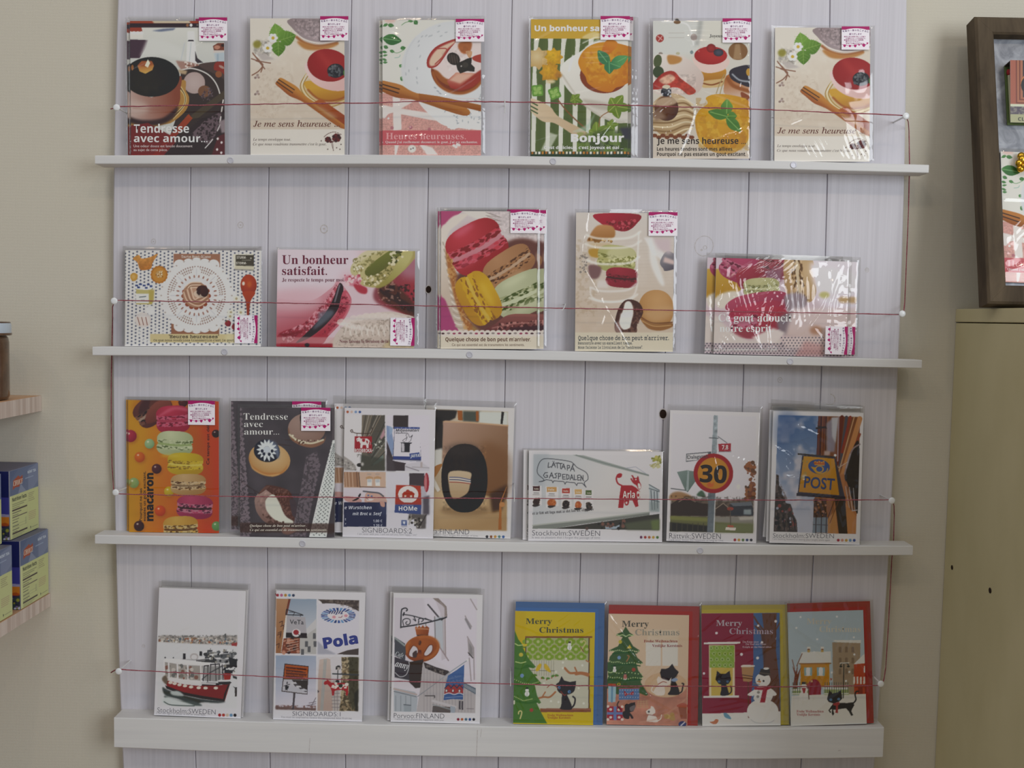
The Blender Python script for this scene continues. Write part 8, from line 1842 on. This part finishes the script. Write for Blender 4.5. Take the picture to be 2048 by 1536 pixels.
card('postcard', 'postcard of a yellow POST sign under blue sky, front of its stack', PC, G3, 2, K10, [(222, 190), (1035, 207), (990, 1402), (172, 1382)], art_post_sign, yb=.0215, yt=.0155,
     sleeve=(14, 62, 10), strong=.9, copies=[(-22, -6, D2, 0, 'second copy of the yellow POST sign postcard, a white edge behind the front one'), (-44, 0, 2*D2+.0012, 2.6, 'tilted rearmost copy of the yellow POST sign postcard, corner sticking out low on the left')], seed=37)
G4 = 'bottom ledge cards'
card('postcard', 'postcard of a red hulled boat moored in snowy ice, front copy', PC, G4, 3, K11, [(343, 95), (1000, 118), (992, 1102), (335, 1070)], art_boat, yb=.018,
     sleeve=(6, 48, 14), strong=.25, copies=[(12, 0, D2, 0, 'rear copy of the red boat postcard, seen as a thin white right edge')], seed=41)
card('postcard', 'postcard of four sign photographs titled SIGNBOARDS:1, front copy', PC, G4, 3, K11, [(1240, 115), (1920, 132), (1910, 1122), (1240, 1104)], art_signs_one, yb=.018,
     sleeve=(6, 44, 8), strong=.25, copies=[(-12, 0, D2, 0, 'rear copy of the SIGNBOARDS:1 postcard, a thin white left edge')], seed=42)
card('postcard', 'postcard of a hanging bakery pretzel sign with a crown, front copy', PC, G4, 3, K12, [(175, 143), (885, 156), (873, 1190), (165, 1170)], art_pretzel, yb=.018,
     sleeve=(16, 48, 14), strong=.3, copies=[(-28, 0, D2, 0, 'rear copy of the pretzel sign postcard showing along its left edge')], seed=43)
XC = 'Christmas card'
card('christmas_card', 'yellow Merry Christmas card of a black cat at a window, with blue envelope', XC, G4, 3, K12, [(1150, 285), (1788, 297), (1775, 1180), (1140, 1168)], art_xmas_window, yb=.018,
     sleeve=(20, 88, 92), strong=.9, envelope=(-4, 72, 76, 'blue', 'blue paper envelope'), seed=44)
card('christmas_card', 'beige Merry Christmas card of a decorated fir and cats, with red envelope', XC, G4, 3, K13, [(130, 155), (668, 168), (638, 893), (112, 886)], art_xmas_tree, yb=.018,
     sleeve=(15, 84, 86), strong=1.0, envelope=(-3, 58, 72, 'red', 'red paper envelope'), seed=45)
card('christmas_card', 'crimson Merry Christmas card of a snowman and window cat, with yellow envelope', XC, G4, 3, K13, [(757, 152), (1275, 152), (1258, 897), (742, 905)], art_xmas_snowman, yb=.018,
     sleeve=(15, 80, 70), strong=1.0, envelope=(-2, 52, 60, 'yellow', 'yellow paper envelope'), seed=46)
card('christmas_card', 'pale blue Merry Christmas card of a snowy village and walking cat, with red envelope', XC, G4, 3, K13, [(1355, 143), (1853, 133), (1828, 877), (1325, 897)], art_xmas_village, yb=.018,
     sleeve=(15, 68, 70), strong=.9, envelope=(-3, 56, 50, 'red', 'red paper envelope'), seed=47)

# ---------------------------------------------------------------- push pins, wire nails and the red thread
STR_Y = -0.031


def pin(px, py, label):
    p = at_y(px, py, -0.034)
    rt = empty('push_pin', (p[0], 0, p[2]), label, 'push pin', 'thread pins')
    b = MB()
    b.lathe([(.0008, -.0348), (.0026, -.0347), (.0035, -.0340), (.0035, -.0334), (.0026, -.0326), (.0014, -.0320)], 20, axis='y')
    b.obj('pin_head', M['pin'], rt, smooth=True)
    b = MB()
    b.tube([(0, -.0322, 0), (0, 0.0005, 0)], .0009, 8)
    b.obj('pin_shaft', M['steel'], rt)


for (px, py), lab in (((233, 215), 'white push pin at the left end of the thread over the top ledge cards'), ((228, 602), 'white push pin at the left edge of the board above the second ledge'),
                      ((231, 985), 'white push pin left of the orange macaron pile card'), ((237, 1343), 'white push pin left of the boat postcard near the board edge'),
                      ((1812, 232), 'white push pin at the right end of the thread over the top ledge cards'), ((1804.6, 627.6), 'white push pin right of the wrinkled shiny card on the second ledge'),
                      ((1784, 1001.5), 'white push pin right of the yellow POST sign postcard'), ((1762, 1368), 'white push pin right of the snowy village card on the bottom ledge')):
    pin(px, py, lab)


def wire_nail(pts, label):
    b = MB()
    a0 = at_y(*pts[0], -.031)
    P_ = [at_y(x, y, STR_Y-.0012) for x, y in pts]
    m_ = P_[0]
    rt = empty('wire_nail', (m_[0], 0, m_[2]), label, 'nail', 'wire nails holding the thread')
    b.tube([(m_[0], 0.0005, m_[2]), (m_[0], -.028, m_[2])]+P_, .00055, 6)
    b.obj('bent_wire', M['steel'], rt, local=False)


wire_nail([(1009.5, 199), (1010, 213), (1009.5, 226)], 'thin bent wire nail on the thread between the tartlet card and the striped card')
wire_nail([(1131, 608), (1128, 616), (1124, 621)], 'thin wire nail on the thread left of the glass jar card')
wire_nail([(1028.4, 977), (1028.6, 990), (1028.4, 1003)], 'thin wire nail on the thread between the cushion postcard and the lorry postcard')
wire_nail([(1021, 1357), (1021, 1364), (1021, 1372)], 'thin wire nail on the thread just left of the yellow Christmas card')
H = lambda pts: [at_y(x, y, STR_Y) for x, y in pts]
Vv = lambda pts, dx: [at_y(x+dx, y, 0.0045) for x, y in pts]
path = H([(221, 218), (227, 217), (233, 213.5), (240, 213.5), (350, 211), (504, 208.5), (620, 207), (740, 206), (834, 202.5), (920, 203), (1009, 203.7), (1062, 204.5), (1146, 208), (1290, 211.5), (1420, 215.5), (1529, 219), (1660, 225), (1778, 229.5), (1806, 231)])
path += [at_y(1813, 236, -.032), at_y(1816.5, 243, -.018)]+Vv([(1816, 262), (1817, 330), (1815, 420), (1811, 520), (1807.5, 605)], 2)+[at_y(1808, 620, -.02), at_y(1806, 631, -.032)]
path += H([(1799.7, 629.4), (1712, 627.5), (1541, 624.3), (1370, 621), (1250, 618.5), (1124, 616.5), (995, 614), (850, 611.7), (700, 608.6), (564, 606), (345, 602.6), (234, 600.6)])
path += [at_y(228, 606, -.033), at_y(225, 614, -.018)]+Vv([(226, 640), (225, 690), (223.5, 760), (223.5, 850), (225, 930), (227, 962)], -1)+[at_y(227, 976, -.02), at_y(230, 987, -.033)]
path += H([(240, 988), (270, 988.8), (453, 992.6), (560, 993.6), (680, 994.6), (860, 996), (1060, 997), (1258, 998.4), (1400, 999.4), (1550, 1000.2), (1660, 1000), (1778, 999.8)])
path += [at_y(1786, 1003, -.033), at_y(1788, 1012, -.018)]+Vv([(1787, 1030), (1785.5, 1085), (1782, 1120), (1776, 1240), (1770, 1335)], 1.5)+[at_y(1768, 1358, -.02), at_y(1764, 1371, -.033)]
path += H([(1755, 1370.5), (1640, 1372.5), (1573, 1373.5), (1400, 1372.6), (1230, 1371.8), (1112, 1370.6), (1021, 1368), (891, 1364.8), (740, 1361.2), (600, 1356), (483, 1350.8), (325, 1343.6), (244, 1339)])+[at_y(236, 1338, -.033), at_y(229, 1341, -.03), at_y(222, 1345, -.026)]
dense, rg = [], random.Random(5)
for a_, c_ in zip(path[:-1], path[1:]):
    n = max(1, int(np.linalg.norm(c_-a_)/0.006))
    for k in range(n):
        dense.append(a_+(c_-a_)*k/n+np.array([0, 0, rg.uniform(-.00022, .00022)]))
dense.append(path[-1])
b = MB()
b.tube(dense, [.00056*(0.8+.4*rg.random()) for _ in dense], 6)
tag(b.obj('thread', M['thread'], smooth=True), 'one red cotton thread zigzagging between the pins across all four rows of cards', 'thread')

# ---------------------------------------------------------------- wooden wall shelves at the left with a jar and cartons


def wall_shelf(px, py, px2, py2, thick_px, label):
    c = at_y(px, py, WALL_Y)
    X, Z = c[0], c[2]
    th = thick_px/F_PX*(CAM_D+WALL_Y)
    rt = empty('wall_shelf', (X-.2, WALL_Y, Z-th), label, 'wall shelf', 'wooden shelves on the left wall part')
    b = MB()
    x0, y0, y1 = X-.42, WALL_Y-.17, WALL_Y-.0003
    v = [(x0, y0, Z-th), (X, y0, Z-th), (X, y1, Z-th), (x0, y1, Z-th), (x0, y0, Z), (X, y0, Z), (X, y1, Z), (x0, y1, Z)]
    b.add(v, [(0, 3, 2, 1), (4, 5, 6, 7), (0, 1, 5, 4), (2, 3, 7, 6), (3, 0, 4, 7)], 0)
    b.add(v, [(1, 2, 6, 5)], 1)
    b.obj('shelf_board', [M['wood'], M['endgrain']], rt, local=False)
    return X, Z


UX, UZ = wall_shelf(83, 791, 0, 812, 31, 'upper pale wooden wall shelf at the left edge holding a brown jar')
LX, LZ = wall_shelf(101, 1186, 0, 1247, 27, 'lower pale wooden wall shelf at the left edge holding blue tea cartons')
# jar
jy = -0.055
edge = at_y(12.5, 760, jy)
R_ = .033
jc = (edge[0]-R_, jy, UZ+.0003)
jar = empty('jar', jc, 'brown filled jar with white banded lid on the upper wooden shelf', 'jar')
b = MB()
b.lathe([(.029, 0), (.0315, .001), (.033, .004), (.033, .058), (.0322, .063), (.030, .0655)], 48)
b.obj('jar_body', M['jar'], jar, smooth=True)
b = MB()
b.lathe([(.0335, .0656), (.0348, .0662), (.0352, .068), (.0352, .0765), (.034, .0785), (.03, .079)], 48)
lid = b.obj('lid', M['lid'], jar, smooth=True)
lid['label'] = 'white lid with a darker rim'
b = MB()
b.lathe([(.0354, .0655), (.0357, .0662), (.0357, .0674), (.0354, .068)], 48)
b.lathe([(.0340, .0778), (.0346, .0782), (.0340, .0792), (.02, .0794)], 48)
b.obj('lid_rim', M['jar'], lid, smooth=True)
b = MB()
v, f = [], []
for k in range(25):
    t = math.radians(-150+k*115/24)
    v += [(.0333*math.cos(t), .0333*math.sin(t), .010), (.0333*math.cos(t), .0333*math.sin(t), .043)]
b.add(v, [(2*k, 2*k+2, 2*k+3, 2*k+1) for k in range(24)])
lb = b.obj('paper_label', M['label'], jar, smooth=True)
lb['label'] = 'cream paper label'


# cartons
def carton_side(a):
    """nutrition side of a tea carton in units of 1000 across, 1120 down"""
    a.bg('b4b884'); a.P([(-5, -5), (1005, -5), (1005, 405), (-5, 415)], ('4f5c7c', '66708a', 100, 60, 900, 380)); a.P([(300, -5), (620, -5), (330, 410), (-5, 412), (-5, 200)], '5c6884', a=.6); a.P([(640, 60), (1005, -5), (1005, 300), (800, 405), (640, 405)], '78809a', a=.6); a.P([(380, 260), (560, 405), (280, 410)], '8a90a4', a=.6)
    a.P([(120, 170), (300, 110), (360, 150), (440, 120), (450, 230), (350, 260), (330, 300), (200, 290), (100, 320)], '9c4a38'); a.T('CHOICE', 120, 262, 320, 82, 'd8c8b8', 'bi'); a.T('MINT TEA', 620, 130, 300, 44, 'c0c8d4', 'sb'); a.L([(540, 200), (820, 196)], 16, '8894ac')
    a.R(-5, 412, 60, 1125, 'c0c490'); a.T('Nutrition Facts', 80, 512, 490, 62, '33353a', 'sb')
    for y, x1, w_, c in ((560, 560, 10, '6c7058'), (590, 480, 10, '6c7058'), (625, 330, 10, '6c7058'), (660, 580, 24, '3a2c34'), (705, 380, 12, '4c4448'), (745, 280, 12, '6c7058'), (775, 580, 14, '4a3c44'), (820, 300, 10, '5c5c50'), (865, 260, 12, '4c4c48'), (905, 560, 5, '8a8c70'), (925, 290, 12, '4c4c48'), (950, 560, 5, '8a8c70'), (980, 300, 12, '4c4c48'), (1015, 240, 10, '6c7058'), (1040, 580, 24, '3a2c34'), (1075, 480, 8, '7c7c64'), (1100, 400, 8, '7c7c64')): a.L([(85, y), (x1, y)], w_, c, dash=None)
    for y in (470, 500, 530, 562, 595): a.L([(640, y), (860-(y % 7)*14, y)], 11, '8a8468')
    for y in (790, 820, 850, 880, 912): a.L([(640, y), (900-(y % 5)*16, y)], 11, 'a08c74')
    a.L([(600, 430), (600, 1060)], 4, '9a9c78'); a.P([(690, 1030), (730, 1050), (700, 1085)], '4c5048'); a.L([(760, 1060), (960, 1058)], 12, '8a8c6c'); a.P([(520, 840), (560, 840), (560, 960), (520, 960)], '8a8c70', a=.5)


def carton_front(a):
    """front of a tea carton in units of 1900 across, 1120 down"""
    a.bg('222a58'); a.R(-5, 420, 1905, 700, '3f3f84'); a.L([(0, 420), (1900, 420)], 8, '1c2450'); a.P([(-5, 700), (200, 680), (500, 715), (900, 690), (1300, 720), (1600, 690), (1905, 700), (1905, 760), (-5, 760)], '8a84a0'); a.R(-5, 745, 1905, 900, 'a85028'); a.N([(0, 740), (1900, 740), (1900, 900), (0, 900)], 120, .8, c='c88030', lo=.48, hi=.56)
    a.R(-5, 890, 1905, 1125, '3a2c4c'); a.N([(0, 880), (1900, 880), (1900, 1120), (0, 1120)], 80, .8, c='33443c', lo=.48, hi=.56); a.S([(0, 900), (1900, 900), (1900, 1120), (0, 1120)], 160, 20, ['a8a8bc', '6c5c84', '8c8c3c', '28203c'])
    a.T('ORGANIC', 700, 250, 1010, 150, 'c8cce0', 'sb'); a.T('PEPPERMINT TEA', 620, 400, 1090, 90, '8c94b4', 'sb')


def carton_make():
    d, h = .0635, .0715
    A1 = Art((0, 0, .15), [(0, 0), (150, 0), (150, 168), (0, 168)], 5)
    carton_side(A1)
    A2 = Art((0, 0, .11), [(0, 0), (209, 0), (209, 123), (0, 123)], 6)
    carton_front(A2)
    return d, h, face_mesh('side_panel', A1, d-.0008, h-.0008, .0002, M['carton']), face_mesh('front_panel', A2, .12-.0008, h-.0008, .0002, M['carton'])


CD, CH, side_me, front_me = carton_make()
M['cartonboard'] = new_mat('blue_grey_cartonboard', '6a6a80', .5, .3)


def carton(X, y_back, z, label):
    rt = empty('tea_carton', (X-.06, y_back-CD/2, z), label, 'carton', 'tea cartons on the lower shelf')
    b = MB()
    b.box((-.06, -CD/2, 0), (.06, CD/2, CH), bev=.0012)
    b.obj('carton_body', M['cartonboard'], rt)
    child('side_panel', side_me, rt, (.0601, 0, .0004), (0, 0, math.radians(90)), label='yellow green nutrition panel under a blue band')
    child('front_panel', front_me, rt, (0, -CD/2-.0001, .0004), label='dark blue front with orange landscape')
    return rt


xa = at_y(100.6, 1184, WALL_Y)[0]-.001
xb_ = at_y(79, 1049, WALL_Y)[0]
carton(xa, WALL_Y-.002, LZ+.0003, 'tea carton standing on the lower shelf against the wall, under another')
carton(xa-.0005, WALL_Y-.002-CD-.016, LZ+.0003, 'nearer tea carton on the lower shelf, cut by the left picture edge')
carton(xb_, WALL_Y-.002, LZ+CH+.0008, 'tea carton stacked on top, against the wall, with whole panel visible')
carton(xb_-.001, WALL_Y-.002-CD-.015, LZ+CH+.0008, 'nearer tea carton of the upper layer, barely showing at the left edge')

# ---------------------------------------------------------------- cream cabinet at the right
cp = at_y(1911, 618, WALL_Y)
CX, CZ = cp[0], cp[2]
cab = empty('cabinet', (CX+.3, -.2, 0), 'tall cream painted cabinet seen side on at the right edge, carrying the dark frame', 'cabinet')
b = MB()
b.box((CX+.0006, -.46, 0.0), (CX+.62, WALL_Y-.0005, CZ-.0147), bev=.0015)
for px, py, r in ((1904, 1135, .0016), (1980, 1181, .0018)):
    q = at_x(px, py, CX+.0004)
    v = [(CX+.0003, q[1]+r*1.6*math.cos(t), q[2]+r*1.6*math.sin(t)) for t in np.linspace(0, 6.28, 14)[:-1]]
    b.add(v, [tuple(range(13))], 1)
b.obj('side_panel', [M['cabinet'], M['hole']], cab, local=False)
b = MB()
b.box((CX, -.462, CZ-.0138), (CX+.622, WALL_Y-.0005, CZ), bev=.001)
b.obj('top_board', M['cabinet'], cab, local=False)

# ---------------------------------------------------------------- dark framed zinc memo board leaning on the wall, standing on the cabinet
pbl = at_y(1960, 613, -.070)
ptl = at_y(1931, 52, WALL_Y-.022)
FH = math.hypot(ptl[2]-CZ, ptl[1]-pbl[1])
lean = math.atan2(ptl[1]-pbl[1], ptl[2]-CZ)
FX = (pbl[0]+ptl[0])/2
fr = empty('memo_board', (FX, pbl[1], CZ+.0006), 'dark wood framed zinc memo board leaning on the wall above the cabinet', 'memo board')
fr.rotation_euler = (-lean, 0, 0)
fm_ = Matrix.Translation((FX, pbl[1], CZ+.0006)) @ Matrix.Rotation(-lean, 4, 'X')
FW, RW, RD = .44, .0185, .020


def rail(p0, p1, q1, q0):
    """mitred bar: outer edge p0-p1, inner edge q0-q1, as (u, v); front bevelled"""
    b = MB()
    def mixp(p, q, t):
        return (p[0]+(q[0]-p[0])*t, p[1]+(q[1]-p[1])*t)
    secs = []
    for o, i in ((p0, q0), (p1, q1)):
        secs.append([(*o, 0), (*o, -RD+.002), (*mixp(o, i, .12), -RD), (*mixp(o, i, .9), -RD), (*i, -RD+.0018), (*i, 0)])
    v = [(x, d, y) for s_ in secs for x, y, d in s_]
    f = [(i, (i+1) % 6, 6+(i+1) % 6, 6+i) for i in range(6)]+[tuple(range(5, -1, -1)), tuple(range(6, 12))]
    b.add(v, f)
    return b.obj('frame_rail', M['framewood'], fr)


g_ = .0001
rail((0, 0), (0, FH), (RW, FH-RW), (RW, RW))
rail((FW, FH), (FW, 0), (FW-RW, RW), (FW-RW, FH-RW))
rail((g_, FH), (FW-g_, FH), (FW-RW-g_, FH-RW), (RW+g_, FH-RW))
rail((FW-g_, 0), (g_, 0), (RW+g_, RW), (FW-RW-g_, RW))
b = MB()
b.box((RW-.002, -.008, RW-.002), (FW-RW+.002, -.006, FH-RW+.002))
b.obj('zinc_sheet', M['zinc'], fr)
inv = fm_.inverted()


def on_sheet(px, py, d):
    """frame coordinates (u, v) of a photo pixel on the plane d in front of the frame's back"""
    o = inv @ Vector(CAM)
    q = inv.to_3x3() @ Vector(ray(px, py))
    t = (-d-o[1])/q[1]
    return o[0]+q[0]*t, o[2]+q[2]*t


# card on the memo board: another copy of the tartlet card
u0, v0 = on_sheet(1999.5, 566, .0100)
u1, v1 = on_sheet(2004.5, 305, .0100)
hh = v1-v0
kk = hh/tart_h
mc_root = empty('greeting_card', (0, 0, 0), 'tartlet card with pink Heures heureuses band pinned on the zinc memo board', GC)
mc_root.matrix_world = fm_ @ Matrix.Translation((u0+.0046+tart_w*kk/2, -.0100, v0)) @ Matrix.Rotation(math.radians(1.0), 4, 'Y')
child('card_stock', tart_me, mc_root, scale=(kk, 1, kk))
child('plastic_sleeve', film_mesh('plastic_sleeve', tart_w*kk, tart_h*kk, CARD_T, .0012, .003, .004, .6), mc_root)
# gold magnet
gu, gv = on_sheet(2049, 323, .018)
gm = MB()
rg = random.Random(3)
bmx = bmesh.new()
for k in range(9):
    t = k*2.4
    r = .0011+.0052*math.sqrt(k/9)
    mt = Matrix.Translation((r*math.cos(t), -.0015-.004*(1-k/9), r*1.25*math.sin(t))) @ Matrix.Diagonal((.0034+.0008*rg.random(), .003, .0036+.001*rg.random(), 1))
    bmesh.ops.create_icosphere(bmx, subdivisions=3, radius=1.0, matrix=mt)
me = bpy.data.meshes.new('gold_magnet')
bmx.to_mesh(me)
bmx.free()
me.materials.append(M['gold'])
me.polygons.foreach_set('use_smooth', np.ones(len(me.polygons), dtype=bool))
og = bpy.data.objects.new('gold_magnet', me)
COL.objects.link(og)
og.matrix_world = fm_ @ Matrix.Translation((gu, -.0125, gv))
tag(og, 'shiny gold cluster shaped magnet pressing the card to the zinc board', 'magnet')


# matchbook
def art_match(a):
    """front of the matchbook, 1000 across, 1250 down"""
    a.bg('9c5a48'); a.R(110, -5, 1005, 870, '703a30'); a.R(135, -5, 1005, 845, 'a0664c'); a.R(175, -5, 1005, 800, '683428'); a.R(200, -5, 1005, 780, 'a0664c'); a.R(250, -5, 1005, 745, '24262c'); a.E(640, 480, 440, 300, 'b8703c'); a.E(640, 500, 430, 290, '1c1c24'); a.E(600, 540, 250, 200, 'b98a34', c2='a06a28'); a.E(600, 560, 120, 100, '8a4a30', b=20)
    a.T('Paris', 310, 88, 560, 70, 'c4ccd4', 'bi'); a.R(-5, 880, 1005, 940, 'b8bca4'); a.R(-5, 930, 1005, 1090, '4c4450'); a.N([(0, 930), (1000, 930), (1000, 1090), (0, 1090)], 30, .6, c='8a8878', lo=.5, hi=.6); a.R(-5, 1085, 1005, 1255, '9a9a78'); a.T('CLOSE COVER', 150, 1215, 760, 70, '3c3c34', 'sb')


A3 = Art((0, 0, .1), [(0, 0), (100, 0), (100, 125), (0, 125)], 8)
art_match(A3)
mu0, mv0 = on_sheet(2023, 243, .018)
mu1, mv1 = on_sheet(2022, 118, .024)
MH = mv1-mv0
MW = MH*.8
mb_root = empty('matchbook', (0, 0, 0), 'open matchbook with salmon border and dark picture magneted on the zinc board', 'matchbook')
mb_root.matrix_world = fm_ @ Matrix.Translation((mu0+MW/2, -.0084, mv0))
tl, tb = .0130, .0072
ang = math.atan2(tl-tb, MH)
cov = face_mesh('front_cover', A3, MW, MH/math.cos(ang), .0006, M['carton'])
child('front_cover', cov, mb_root, (0, -tb, 0), (ang, 0, 0))
M['greencard'] = new_mat('green_matchbook_card', '66784a', .6, .2)
M['darkcard'] = new_mat('dark_matchbook_flap', '4c4440', .6, .2)
M['matchred'] = new_mat('red_match_head', 'a83438', .6, .2)
M['matchstick'] = new_mat('pale_match_stick', 'c8c4a4', .7, .2)
b = MB()
b.box((-MW/2, -.0012, 0), (MW/2, -.0002, MH))
b.obj('back_cover', M['greencard'], mb_root)
b = MB()
b.box((-MW/2, -tl+.001, MH-.0012), (MW/2, -.0014, MH-.0002))
b.obj('top_flap', M['darkcard'], mb_root)
for k in range(5):
    x = -MW/2+.0024+k*.008
    b = MB()
    b.tube([(x, -.0042, .004), (x, -.0042, MH-.012)], .0012, 8)
    st = b.obj('match', M['matchstick'], mb_root)
    b = MB()
    b.lathe([(.0006, MH-.0122), (.0019, MH-.0105), (.0022, MH-.0085), (.0016, MH-.0062), (.0004, MH-.0054)], 12, (x, -.0042, 0))
    b.obj('match_head', M['matchred'], st, smooth=True)
bpy.context.view_layer.update()
